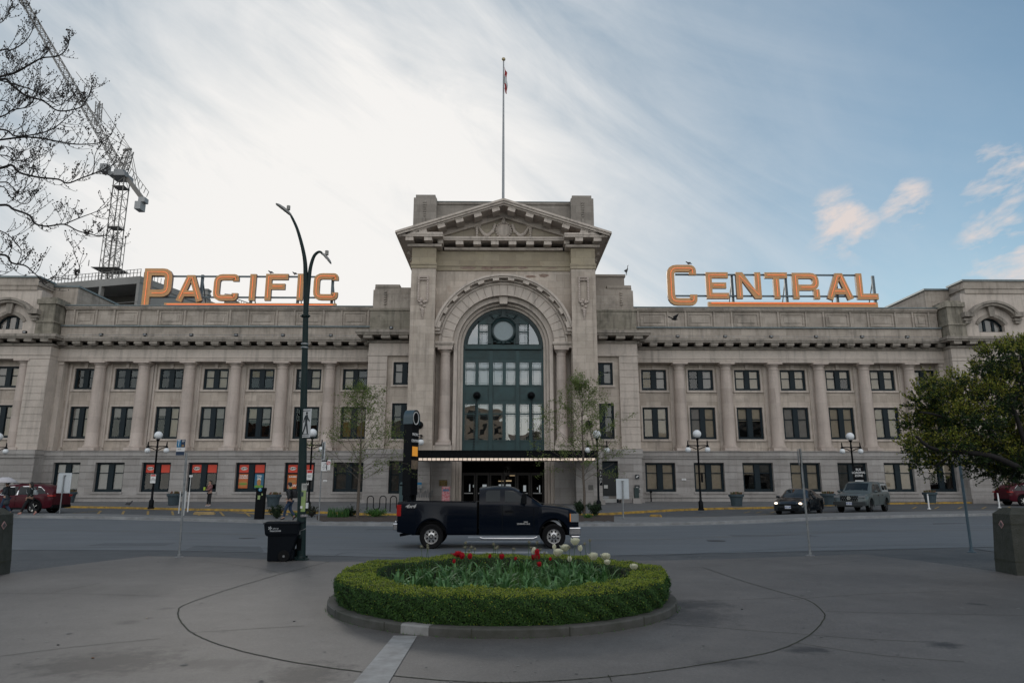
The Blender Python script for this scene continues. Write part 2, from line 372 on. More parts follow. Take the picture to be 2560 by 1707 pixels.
def grain(m,sc=(40,3.,.6),amp=(.16,.08,.10),stretch=(1,1,1)):
    t=m.node_tree; b=t.nodes['Principled BSDF']; ln=t.links.new; cur=b.inputs['Base Color'].links[0].from_socket; g=t.nodes.new('ShaderNodeNewGeometry')
    for s_,a_ in zip(sc,amp):
        mp=t.nodes.new('ShaderNodeMapping'); mp.inputs['Scale'].default_value=stretch if s_<10 else (1,1,1); ln(g.outputs['Position'],mp.inputs[0])
        n=t.nodes.new('ShaderNodeTexNoise'); n.inputs['Scale'].default_value=s_; n.inputs['Detail'].default_value=5; n.inputs['Roughness'].default_value=.7; ln(mp.outputs[0],n.inputs['Vector'])
        q=t.nodes.new('ShaderNodeMapRange'); ln(n.outputs['Fac'],q.inputs[0]); q.inputs[1].default_value=.3; q.inputs[2].default_value=.7; q.inputs[3].default_value=1-a_; q.inputs[4].default_value=1+a_
        x=t.nodes.new('ShaderNodeVectorMath'); x.operation='SCALE'; ln(cur,x.inputs[0]); ln(q.outputs[0],x.inputs['Scale']); cur=x.outputs[0]
    ln(cur,b.inputs['Base Color'])
grain(ASPH,(30,2.5,.9),(.16,.10,.14),(.12,1.6,1)); grain(ASPH2,(22,3),(.35,.15)); grain(PAVE,(14,1.),(.15,.15)); grain(CONC,(8,1.2),(.15,.2))
mb=MB(); ys=[-80,0,10,20,27,30,34,38,42,47,52,57,62,70,120,300,900]
for a,b in zip(ys,ys[1:]): mb.quad((-700,a,gz(a)),(700,a,gz(a)),(700,b,gz(b)),(-700,b,gz(b)))
struct(mb.build('ground',mat('lane_asphalt',(.062,.067,.072),.88,col2=(.085,.09,.095),vs=1.2,bump=.3)))
# road sheet and its rough margin next to the plaza
mb=MB(); ys=[14,18,19.3]
for a,b in zip(ys,ys[1:]): mb.quad((-120,a,.003),(120,a,.003),(120,b,.003),(-120,b,.003))
struct(mb.build('road_margin',ASPH2))
kerb=[(-140,1290),(17,1295.3),(200,1298),(420,1303),(640,1309),(758,1314.5),(997,1317),(1250,1319),(1452,1318),(1700,1315),(1900,1309),(2040,1302),(2170,1297.7),(2495,1290),(2700,1287)]
KB=[G(x,y) for x,y in kerb]
mb=MB()
near=[G(x,y) for x,y in ((-140,1372),(17,1374),(200,1375),(420,1376),(640,1380),(758,1388),(997,1393),(1250,1393),(1452,1390),(1700,1385),(1900,1380),(2040,1377),(2170,1374),(2495,1366),(2700,1366))]
for i in range(len(KB)-1):
    for k in range(8):
        def P(j,t): a=near[j];b=KB[j]; x=a[0]+(b[0]-a[0])*t; y=a[1]+(b[1]-a[1])*t; return (x,y,gz(y)+.008)
        t0=k/8;t1=(k+1)/8; mb.quad(P(i,t0),P(i+1,t0),P(i+1,t1),P(i,t1))
struct(mb.build('road',ASPH))
# plaza sheet
pe=[(-900,1560),(23,1432.5),(200,1410),(367,1390.4),(500,1392),(823,1404.6),(1250,1406),(1660,1401),(1813,1397.7),(2153,1385.8),(2300,1402),(2560,1438.6),(3300,1540)]
PE=[G(x,y) for x,y in pe]
mb=MB()
for a,b in zip(PE,PE[1:]): mb.quad((a[0],-12,.010),(b[0],-12,.010),(b[0],b[1],.010),(a[0],a[1],.010))
struct(mb.build('plaza',PLAZA))
def strip(mb,pts,w,z):
    for i in range(len(pts)-1):
        a=Vector(pts[i][:2]);b=Vector(pts[i+1][:2]);d=(b-a); 
        if d.length<1e-4: continue
        n=Vector((-d.y,d.x)).normalized()*w/2; e=d.normalized()*w*.3
        a=a-e; b=b+e
        mb.quad((a.x-n.x,a.y-n.y,gz(a.y)+z),(b.x-n.x,b.y-n.y,gz(b.y)+z),(b.x+n.x,b.y+n.y,gz(b.y)+z),(a.x+n.x,a.y+n.y,gz(a.y)+z))
def smooth(pts,k=6):
    out=[];n=len(pts)
    for i in range(n-1):
        p=[Vector(pts[max(i-1,0)]),Vector(pts[i]),Vector(pts[i+1]),Vector(pts[min(i+2,n-1)])]
        for j in range(k):
            t=j/k; out.append(.5*((2*p[1])+(p[2]-p[0])*t+(2*p[0]-5*p[1]+4*p[2]-p[3])*t*t+(3*p[1]-p[0]-3*p[2]+p[3])*t**3))
    out.append(Vector(pts[-1])); return out
rj=random.Random(5)
def jit(pts,a=.006): return [p+Vector((rj.uniform(-a,a),rj.uniform(-a,a),0)) for p in pts]
mb=MB()
ring=[(823,1404.6),(704,1435),(560,1478),(461,1513.6),(446,1531),(450,1552),(482,1584),(560,1617),(700,1651),(900,1682),(1100,1703),(1253,1709),(1450,1700),(1660,1678),(1850,1648),(1950,1625),(2022,1590),(2060,1550),(2056,1530),(2020,1502),(1940,1478),(1850,1451),(1757,1419)]
strip(mb,jit(smooth([G(x,y) for x,y in ring],8)),.022,.0145)
for ln in ([(-30,1484),(180,1485),(400,1491)],[(130,1482),(250,1458)],[(486,1583),(620,1574),(760,1566)],[(0,1643),(180,1620),(400,1598)],[(2064,1530),(2300,1535),(2560,1540)],[(1725,1505),(1860,1500),(1985,1494)],[(1660,1560),(1900,1580),(2000,1586),(2120,1597),(2310,1607)],[(520,1404),(640,1420),(700,1434)],[(1660,1420),(1757,1419)],[(2010,1416),(2150,1402)],[(1980,1500),(2150,1487),(2400,1478)],[(1530,1707),(1520,1690)],[(1985,1608),(2200,1640),(2410,1657)]):
    strip(mb,jit(smooth([G(x,y) for x,y in ln],10)),.012,.0145)
struct(mb.build('plaza_joints',JOINT))
mb=MB(); q=[G(x,y) for x,y in ((872,1725),(963,1725),(1043,1592),(984,1592))]; mb.add([(a,b,.0185) for a,b,c in q],[(0,1,2,3)])
struct(mb.build('painted_band',mat('worn_white_paint_on_concrete',(.30,.30,.295),.8,col2=(.20,.195,.19),vs=5)))
# cracks and dark patches in the road
mb=MB()
for ln in ([(820,1373),(1000,1376),(1200,1378)],[(840,1389),(870,1381),(960,1385),(1060,1392),(1100,1400)],[(1480,1392),(1660,1388),(1900,1375),(2100,1366),(2400,1360)],[(1700,1393),(2000,1380),(2300,1372)],[(480,1365),(700,1372)],[(60,1371),(300,1368)]):
    strip(mb,jit(smooth([G(x,y) for x,y in ln],10),.03),.035,.0125)
q=[G(x,y) for x,y in ((462,1374),(660,1379),(650,1366),(490,1364))]; mb.add([(a,b,gz(b)+.0125) for a,b,c in q],[(0,1,2,3)])
for x_,y_,w_,h_ in ((-14,24,2.6,1.1),(9,27.5,3.4,.9),(15,21.5,1.8,1.3),(-6,30.5,2.2,.8)):
    mb.quad((x_,y_,gz(y_)+.0120),(x_+w_,y_+.05,gz(y_)+.0120),(x_+w_-.1,y_+h_,gz(y_+h_)+.0120),(x_+.05,y_+h_-.04,gz(y_+h_)+.0120))
struct(mb.build('road_cracks',mat('crack_tar',(.072,.080,.088),.8,col2=(.10,.11,.12),vs=2)))
mb=MB(); strip(mb,smooth([G(x,y) for x,y in ((-50,1322),(400,1330),(758,1341),(1250,1351),(1660,1348),(1900,1338),(2200,1328),(2600,1322))],8),.07,.0125)
struct(mb.build('centre_line',mat('faded_yellow_line',(.19,.15,.10),.8,col2=(.11,.11,.105),vs=8)))
mb=MB()
for Y in (17.6,19.4,21.2,23.2,25.2,27.2,29.4,31.4): 
    mb.quad((-1.35,Y,gz(Y)+.0125),(1.35,Y,gz(Y)+.0125),(1.35,Y+.55,gz(Y+.55)+.0125),(-1.35,Y+.55,gz(Y+.55)+.0125))
struct(mb.build('crosswalk_bars',mat('worn_crosswalk_paint',(.36,.37,.38),.75,col2=(.16,.17,.18),vs=5)))
# manhole at the hedge
mb=MB(); c=G(1135,1387); mb.lathe([(0,.02),(.36,.02),(.36,.0)],(c[0],c[1],0),28,cap=False); struct(mb.build('manhole_cover',mat('cast_iron',(.03,.032,.035),.6,var=.3,vs=30,bump=.5)))
for px_,py_ in ((1790,1352),(620,1345)):
    c=G(px_,py_); mb=MB(); mb.lathe([(0,.016),(.34,.016),(.34,.0)],(c[0],c[1],gz(c[1])),24,cap=False); struct(mb.build('manhole_cover',MATS['cast_iron']))
# traffic island: gutter, kerb, top
def ribbon(mb,A,B,za,zb):
    for i in range(len(A)-1): mb.quad((A[i][0],A[i][1],gz(A[i][1])+za),(A[i+1][0],A[i+1][1],gz(A[i+1][1])+za),(B[i+1][0],B[i+1][1],gz(B[i+1][1])+zb),(B[i][0],B[i][1],gz(B[i][1])+zb))
A=smooth([(x,y,0) for x,y,z in KB],5)
def off(P,d):
    o=[]
    for i,p in enumerate(P):
        t=(P[min(i+1,len(P)-1)]-P[max(i-1,0)]).normalized(); o.append(p+Vector((-t.y,t.x,0))*d)
    return o
K1=off(A,.45); K2=off(A,.60)
backp=[(-140,1283),(17,1283.5),(196,1284),(420,1289),(640,1294.5),(758,1293),(997,1290),(1250,1291),(1452,1290),(1700,1293.5),(1900,1289),(2040,1284),(2170,1281),(2495,1276),(2700,1274)]
BK=[]
for (x,y) in backp: BK.append(G(x,y,.12))
Bk=smooth([(x,y,0) for x,y,z in BK],5)
mb=MB(); ribbon(mb,A,K1,.013,.013); struct(mb.build('gutter',mat('gutter_concrete',(.20,.21,.215),.85,var=.25,vs=3)))
mb=MB(); ribbon(mb,K1,K1,.013,.14); ribbon(mb,K1,K2,.14,.145)
for i in range(len(Bk)-1): mb.quad((Bk[i].x,Bk[i].y,gz(Bk[i].y)+.145),(Bk[i+1].x,Bk[i+1].y,gz(Bk[i+1].y)+.145),(Bk[i+1].x,Bk[i+1].y,gz(Bk[i+1].y)-.01),(Bk[i].x,Bk[i].y,gz(Bk[i].y)-.01))
struct(mb.build('island_kerb',CONC))
mb=MB(); ribbon(mb,K2,Bk,.145,.145); struct(mb.build('traffic_island',mat('island_concrete',(.17,.172,.172),.88,var=.25,vs=1.5,bump=.2)))
mb=MB()
def bed(px0,px1,f,b):
    n=12; a=[G(px0+(px1-px0)*i/n,f+rj.uniform(-1.6,1.2)*(1 if 0<i<n else 4),.15) for i in range(n+1)]; c=[G(px0+(px1-px0)*i/n,b,.15) for i in range(n+1)]
    for i in range(n): mb.quad(*[(p[0],p[1],gz(p[1])+.152) for p in (a[i],a[i+1],c[i+1],c[i])])
bed(792,998,1303,1288); bed(1440,1535,1302,1287)
struct(mb.build('mulch_bed',SOIL))
# pavement before the station with its yellow kerb
yk=[(-60,1264),(60,1266),(168,1269),(300,1271.5),(477,1275.6),(640,1278.4),(720,1281),(812,1284),(920,1288),(1050,1290),(1250,1291),(1420,1290),(1507,1288),(1600,1282.5),(1700,1277),(1800,1273.5),(1930,1271),(2100,1263),(2250,1260),(2400,1258.5),(2560,1257),(2700,1256)]
YK=smooth([(p[0],p[1],0) for p in (G(x,y) for x,y in yk)],4)
mb=MB(); K3=off(YK,.16); ribbon(mb,YK,YK,.003,.13); ribbon(mb,YK,K3,.13,.133); struct(mb.build('yellow_kerb',YEL))
mb=MB()
for i in range(len(K3)-1):
    a,b=K3[i],K3[i+1]
    for k in range(6):
        def P(p,t): y=p.y+(58.5-p.y)*t; return (p.x,y,gz(y)+.134)
        t0=k/6;t1=(k+1)/6; mb.quad(P(a,t0),P(b,t0),P(b,t1),P(a,t1))
struct(mb.build('pavement',PAVE))
# yellow hatch marks and wheel stops in the lane
mb=MB()
for x in (250,308,368,428,490,548,610): 
    a=G(x+2,1276.5+(x-250)*.008);b=G(x-5+(x-250)*.055,1284+(x-250)*.018); strip(mb,[a,b],.13,.01)
strip(mb,[G(175,1284),G(250,1276)],.1,.01)
for x in (2287,2343,2401,2461,2521): strip(mb,[G(x+4,1266.5),G(x-6,1271.5)],.13,.01)
for x in (1860,1890,1925): strip(mb,[G(x,1282),G(x+14,1278.5)],.1,.01)
strip(mb,[G(1732,1292),G(1830,1291)],.1,.01); strip(mb,[G(1895,1286.5),G(2100,1280)],.1,.01); strip(mb,[G(2150,1277.5),G(2340,1275)],.09,.01); strip(mb,[G(2350,1274),G(2600,1271)],.09,.01)
q=[G(x,y) for x,y in ((570,1280),(720,1284),(720,1287.5),(640,1285.5))]; mb.add([(a,b,gz(b)+.01) for a,b,c in q],[(0,1,2,3)])
struct(mb.build('lane_markings',mat('lane_yellow',(.40,.25,.05),.8,col2=(.15,.12,.07),vs=5)))

# ================================================================= STATION
ST=thing('railway_station','long beige stone railway station with columned wings and a tall arched central pavilion','building',(0,58,0))
def part(mb,name,m,sm=0,label=None,parent=None):
    o=mb.build(name,m,parent or ST,sm)
    if label: o['label']=label
    return o
def partx(mb,name,m,cuts,sm=0):
    for i in range(len(cuts)+1):
        q=MB(); mp={}
        for f,mm in zip(mb.f,mb.m):
            x=sum(mb.v[k][0] for k in f)/len(f)
            if sum(x>c for c in cuts)!=i: continue
            nf=[]
            for k in f:
                if k not in mp: mp[k]=len(q.v); q.v.append(mb.v[k])
                nf.append(mp[k])
            q.f.append(tuple(nf)); q.m.append(mm)
        if q.f: part(q,name,m,sm)
YW=58.0; YE=57.05; YC=56.2
zA0,zA1,zB0,zB1=9.92,11.72,5.78,8.48
zL=4.75; zG0,zG1=1.46,3.80
XR_L=(-37.5,-10.88); XR_R=(10.88,37.75)
rw=random.Random(3)
def window(x0,x1,z0,z1,y,blinds=None,mull=.42,fr=.14,split=.42,depth=.14,extra=None,mats=None):
    """frame mesh (+ sub-parts pane and blind).  blinds: per half (fraction from the top, blind material)"""
    mb=MB(); xm=(x0+x1)/2; zm=z1-(z1-z0)*split
    mb.box(x0,x0+fr,y,y+depth,z0,z1); mb.box(x1-fr,x1,y,y+depth,z0,z1); mb.box(x0+fr,x1-fr,y,y+depth,z1-fr,z1); mb.box(x0+fr,x1-fr,y,y+depth,z0,z0+fr*1.4)
    cols=[(x0+fr,xm-mull/2),(xm+mull/2,x1-fr)] if mull else [(x0+fr,x1-fr)]
    if mull: mb.box(xm-mull/2,xm+mull/2,y-.03,y+depth,z0+fr*1.4,z1-fr)
    for a,b in cols:
        mb.box(a,b,y+.03,y+depth-.02,zm-.035,zm+.035)
        for p,q in ((a,a+.045),(b-.045,b)): mb.box(p,q,y+.05,y+depth-.03,z0+fr*1.4,zm-.035); mb.box(p,q,y+.04,y+depth-.04,zm+.035,z1-fr)
    w=part(mb,'window',FRAME); pm=MB()
    for a,b in cols:
        for c,d in ((z0+fr,zm),(zm,z1-fr)): pm.quad((a,y+.085,c),(b,y+.085,c),(b,y+.085,d),(a,y+.085,d))
    pm.build('pane',GLASS,w)
    if blinds:
        bl=MB(); used=[]
        for (a,b),sp in zip(cols,blinds):
            if not sp: continue
            f,mi=sp; used.append(mi) if mi not in used else None; bl.cm=used.index(mi)
            zt=z1-fr; zb=zt-(zt-z0-fr)*f; bl.box(a,b,y+.15,y+.165,zb,zt)
        if used:
            ob=bl.build('blind',[BLIND[i] for i in used],w)
    return w
def mould(mb,x0,x1,z0,z1,y,t=.12,p=.05):   # architrave strips around an opening
    mb.box(x0-t,x0,y-p,y,z0-.0,z1+t); mb.box(x1,x1+t,y-p,y,z0,z1+t); mb.box(x0,x1,y-p,y,z1,z1+t)
    mb.box(x0-t-.06,x1+t+.06,y-p-.07,y,z0-.16,z0-.001)
pxA=dict(L=[(186,241),(286.8,347),(398,458),(509,571),(622.6,685.7),(740,803),(857,921)],R=[(1603,1666),(1719.7,1783),(1836,1900),(1950,2013.6),(2063.6,2125.7),(2174.6,2236.7),(2280,2338)])
pxC=dict(L=[253,362.4,476.7,591,708.5,827.2],R=[1695.8,1812,1929.8,2044,2156,2269])
# blinds: per bay (upper storey, lower storey, ground storey) halves
BLS=dict(L=[((None,None),((1,1),(.95,0)),((1,3),(1,3))),((None,(.3,2)),((.3,1),(.3,1)),((1,3),(1,3))),((None,None),((.25,1),(1,0)),(None,None)),(((1,0),(1,0)),((1,1),(.35,1)),(None,None)),(((.35,4),(.3,4)),((.4,0),(.5,1)),(None,None)),(((.5,1),(1,0)),(None,(.3,2)),(None,(.5,0))),(((1,0),(.3,2)),((1,4),(1,4)),((1,2),(1,2)))],
 R=[(((.9,4),(1,1)),((.95,0),(1,0)),((1,0),(1,0))),((None,(1,1)),((1,1),(1,0)),((1,0),(1,0))),(((1,0),(1,0)),((.42,0),(.42,0)),((.4,0),(.3,2))),(((1,0),(1,0)),((1,1),(1,1)),((1,0),(1,0))),(((1,0),(.35,0)),((1,0),(1,0)),((1,2),(.5,2))),(((1,0),(1,0)),((1,0),(.93,0)),((1,0),(1,0))),(((.45,0),(1,0)),((1,0),(1,0)),((.4,0),(.45,0)))])
def column_mb(zb,zt,r):
    mb=MB(); h=zt-zb
    mb.box(-r*1.33,r*1.33,-r*1.33,r*1.33,zb,zb+.22)
    mb.lathe([(r*1.25,zb+.22),(r*1.3,zb+.30),(r*1.25,zb+.38),(r*1.1,zb+.40),(r*1.1,zb+.45),(r*1.0,zb+.52),(r*1.0,zb+h*.33),(r*.97,zb+h*.55),(r*.90,zb+h*.8),(r*.86,zt-.62),(r*.93,zt-.60),(r*.93,zt-.56),(r*.86,zt-.54),(r*.86,zt-.36),(r*.95,zt-.33),(r*1.12,zt-.2),(r*1.18,zt-.16)],(0,0,0),26)
    mb.box(-r*1.3,r*1.3,-r*1.3,r*1.3,zt-.16,zt); return mb
colp=column_mb(zL+.02,12.2,.49)
for o_ in (1,):
    me_col=None
def add_col(x,y):
    global me_col
    if me_col is None:
        o=colp.build('column',S_COL,ST,35,local=True); me_col=o.data
    else: o=bpy.data.objects.new('column',me_col); COL.objects.link(o); o.parent=ST
    o.location=(x,y-58,0)
for side,(xa,xb) in (('L',XR_L),('R',XR_R)):
    WX=[(ux(a,950,YW),ux(b,950,YW)) for a,b in pxA[side]]
    CXs=[ux(c,910,57.5) for c in pxC[side]]
    # upper wall
    mb=MB(); hs=[]
    for a,b in WX: hs+=[(a,b,zA0,zA1),(a,b,zB0,zB1)]
    holes_wall(mb,xa,xb,zL-.3,12.3,YW,YW+.5,hs); part(mb,'wing_wall',S_WALL)
    mb=MB()
    for a,b in WX:
        mould(mb,a,b,zA0,zA1,YW,.13,.05); mould(mb,a,b,zB0,zB1,YW,.13,.05)
        for q in (zA1,): mb.box((a+b)/2-.14,(a+b)/2+.14,YW-.11,YW-.052,q+.02,12.19)
        mb.box(a-.42,a-.25,YW-.10,YW,zL+.3,12.1); mb.box(b+.25,b+.42,YW-.10,YW,zL+.3,12.1)   # pilaster strips
        mb.box(a-.4,a-.2,YW-.35,YW-.101,zL+.002,zL+.24); mb.box(b+.2,b+.4,YW-.35,YW-.101,zL+.002,zL+.24)
    for c in CXs: mb.box(c-.62,c+.62,YW-.16,YW-.003,zL+.25,12.18)
    part(mb,'window_surround',S_PLAIN)
    for c in CXs: add_col(c,57.48)
    mb=MB(); e=xa+.2 if side=='L' else xb-.2; mb.box(e-.2,e+.2,57.3,57.99,zL,12.19); mb.box(e-.25,e+.25,57.2,57.299,11.9,12.18); mb.box(e-.25,e+.25,57.2,57.299,zL+.01,zL+.35); part(mb,'end_pilaster',S_PLAIN)
    for (a,b),(u,l,g) in zip(WX,BLS[side]):
        window(a,b,zA0,zA1,YW+.10,u); window(a,b,zB0,zB1,YW+.10,l,split=.38)
    # ground storey
    gw=[(a-.16,b+.16) for a,b in WX]; hs=[(a,b,zG0,zG1) for a,b in gw]
    mb=MB(); holes_wall(mb,xa,xb,1.42,4.12,57.0,57.6,hs,course=.54); part(mb,'rusticated_ground_wall',S_BASE)
    mb=MB(); mb.box(xa,xb,56.86,57.6,.2,1.0); mb.box(xa,xb,56.78,57.6,1.002,1.12); mb.box(xa,xb,56.9,57.6,1.122,1.418)
    mb.box(xa,xb,56.93,57.6,4.122,4.32); mb.box(xa,xb,56.86,57.6,4.322,4.40); mb.box(xa,xb,56.92,57.6,4.402,4.7); mb.box(xa,xb,56.84,58.0,4.702,4.75)
    for a,b in gw: mb.box(a-.1,b+.1,56.84,57.0,zG0-.16,zG0-.002)
    part(mb,'base_course',S_BASE)
    for i,((a,b),(u,l,g)) in enumerate(zip(gw,BLS[side])):
        w=window(a,b,zG0,zG1,57.28,g,split=.36,fr=.16,mull=.44)
    # entablature
    mb=MB(); mb.box(xa,xb,YE,58.5,12.2,12.5); mb.box(xa,xb,YE-.05,58.5,12.502,12.56); mb.box(xa,xb,YE,58.5,12.562,13.28); mb.box(xa,xb,YE-.03,YE-.001,12.34,12.36); part(mb,'entablature',S_PLAIN)
    mb=MB(); mb.box(xa,xb,56.88,58.5,13.282,13.42); mb.box(xa,xb,56.8,58.5,13.422,13.5)
    n=int((xb-xa)/1.33); 
    for i in range(n+1):
        c=xa+.5+i*(xb-xa-1.)/n; mb.box(c-.32,c+.32,56.32,56.8,13.55,13.78); mb.box(c-.28,c+.28,56.42,56.8,13.46,13.55)
    mb.box(xa,xb,56.26,58.5,13.782,13.92); mb.box(xa,xb,56.2,58.5,13.922,14.14); part(mb,'cornice',S_COR)
    # attic parapet
    mb=MB(); mb.box(xa,xb,56.95,58.5,14.142,15.15); part(mb,'blocking_course',S_WEA)
    mb=MB(); mb.box(xa,xb,56.8,58.5,15.152,15.26); mb.box(xa,xb,57.02,58.6,17.0,17.09); part(mb,'lead_flashing',FLASH)
    mb=MB(); mb.box(xa,xb,57.3,58.5,15.262,16.7); mb.box(xa,xb,57.16,58.5,16.702,16.82); mb.box(xa,xb,57.08,58.55,16.822,16.998)
    k=len(CXs); ed=[xa]+CXs+[xb]
    for a,b in zip(ed,ed[1:]):
        m_=(a+b)/2; h=(b-a)/2-.95
        for p,q,r_,s_ in ((m_-h,m_+h,16.45,16.55),(m_-h,m_+h,15.42,15.52)): mb.box(p,q,57.24,57.3,r_,s_)
        mb.box(m_-h,m_-h+.1,57.24,57.3,15.522,16.448); mb.box(m_+h-.1,m_+h,57.24,57.3,15.522,16.448); mb.box(m_-h+.3,m_+h-.3,57.26,57.3,15.72,16.28)
        for p in (m_-h-.26,m_+h+.12): mb.box(p,p+.14,57.2,57.3,15.262,16.69)
    part(mb,'parapet',S_WEA)
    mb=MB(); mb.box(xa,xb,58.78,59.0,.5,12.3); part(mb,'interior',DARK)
    mb=MB(); mb.box(xa,xb,59.0,72,.3,16.5); part(mb,'roof',mat('flat_roof_gravel',(.15,.15,.15),.9))
# ---- valances, posters, badge panels of the burger shop in the ground windows
RED=mat('shop_red_panel',(.50,.045,.022),.5,emit=(.5,.05,.02),es=.10)
WT=mat('sign_white',(.75,.74,.7),.5); BRN=mat('sign_brown',(.05,.02,.015),.6)
gw=[(ux(a,950,YW)-.16,ux(b,950,YW)+.16) for a,b in pxA['L']]
shop=thing('shop_window_signage','orange red window panels, oval badges and food posters behind the glass of the ground floor shop','shop sign',(0,57.6,0)) if 0 else None
for i in (2,3,4,5):
    a,b=gw[i]; xm=(a+b)/2
    for k,(p,q) in enumerate(((a+.13,xm-.18),(xm+.18,b-.13))):
        mb=MB(); mb.box(p,q,57.34,57.355,2.98,zG1-.13); v=part(mb,'red_valance',RED)
        if k==0:
            c=(p+q)/2; mb=MB(); mb.lathe([(0,-.004),(.27,-.004),(.27,.004),(0,.004)],(0,0,0),24,'y',cap=False)
            o=mb.build('oval_badge',WT,v,local=True); o.location=(c,57.325-58,3.33); o.scale=(1.,1,.5)
            text('A&W',.21,.003,BRN,v,'badge_lettering',(c,57.318-58,3.33),bold=.006)
def poster(x0,x1,z0,z1,y,bg,items,label):
    mb=MB(); mb.box(x0,x1,y,y+.01,z0,z1); v=part(mb,'poster',bg,label=label)
    for kind,*r_ in items:
        if kind=='t': s,sz,m_,x,z=r_; text(s,sz,.002,m_,v,'lettering',(x0+(x1-x0)*x,y-.006-58,z0+(z1-z0)*z),bold=.006)
        else: m_,x,z,w,h=r_; q=MB(); q.lathe([(0,-.003),(1,-.003),(1,.003),(0,.003)],(0,0,0),16,'y',cap=False); o=q.build('picture',m_,v,local=True); o.location=(x0+(x1-x0)*x,y-.006-58-rw.uniform(0,.004),z0+(z1-z0)*z); o.scale=(w,1,h)
ORG=mat('poster_orange',(.50,.13,.03),.5); PBL=mat('poster_blue',(.03,.14,.24),.5); BUN=mat('bun_brown',(.42,.19,.05),.5); LET=mat('lettuce_green',(.12,.28,.04),.5); CREAM=mat('cream_paint',(.6,.5,.3),.5)
a,b=gw[4]; xm=(a+b)/2
poster(a+.2,xm-.25,1.75,2.9,57.345,ORG,[('t','DOUBLE',.17,WT,.5,.86),('t','CRUNCH',.17,WT,.5,.71),('e',BUN,.5,.36,.34,.15),('e',LET,.5,.30,.36,.07),('e',BUN,.5,.18,.33,.08)],'orange burger poster')
poster(xm+.28,b-.22,1.75,2.9,57.345,PBL,[('t','CHILL',.16,WT,.5,.86),('t','OUT',.16,WT,.5,.72),('e',LET,.5,.12,.38,.13),('e',BUN,.5,.4,.16,.26),('e',WT,.5,.6,.17,.08)],'blue drink poster')
a,b=gw[5]; xm=(a+b)/2
poster(a+.2,xm-.2,1.72,2.85,57.345,ORG,[('t','BURGERS',.15,WT,.5,.83),('e',BUN,.5,.5,.3,.12),('t','A&W',.3,WT,.5,.2)],'orange poster with large white letters')
poster(xm+.25,b-.15,1.62,2.35,57.345,mat('menu_black',(.01,.01,.01),.5),[('t','24',.42,WT,.42,.6)],'black sticker with white figures')

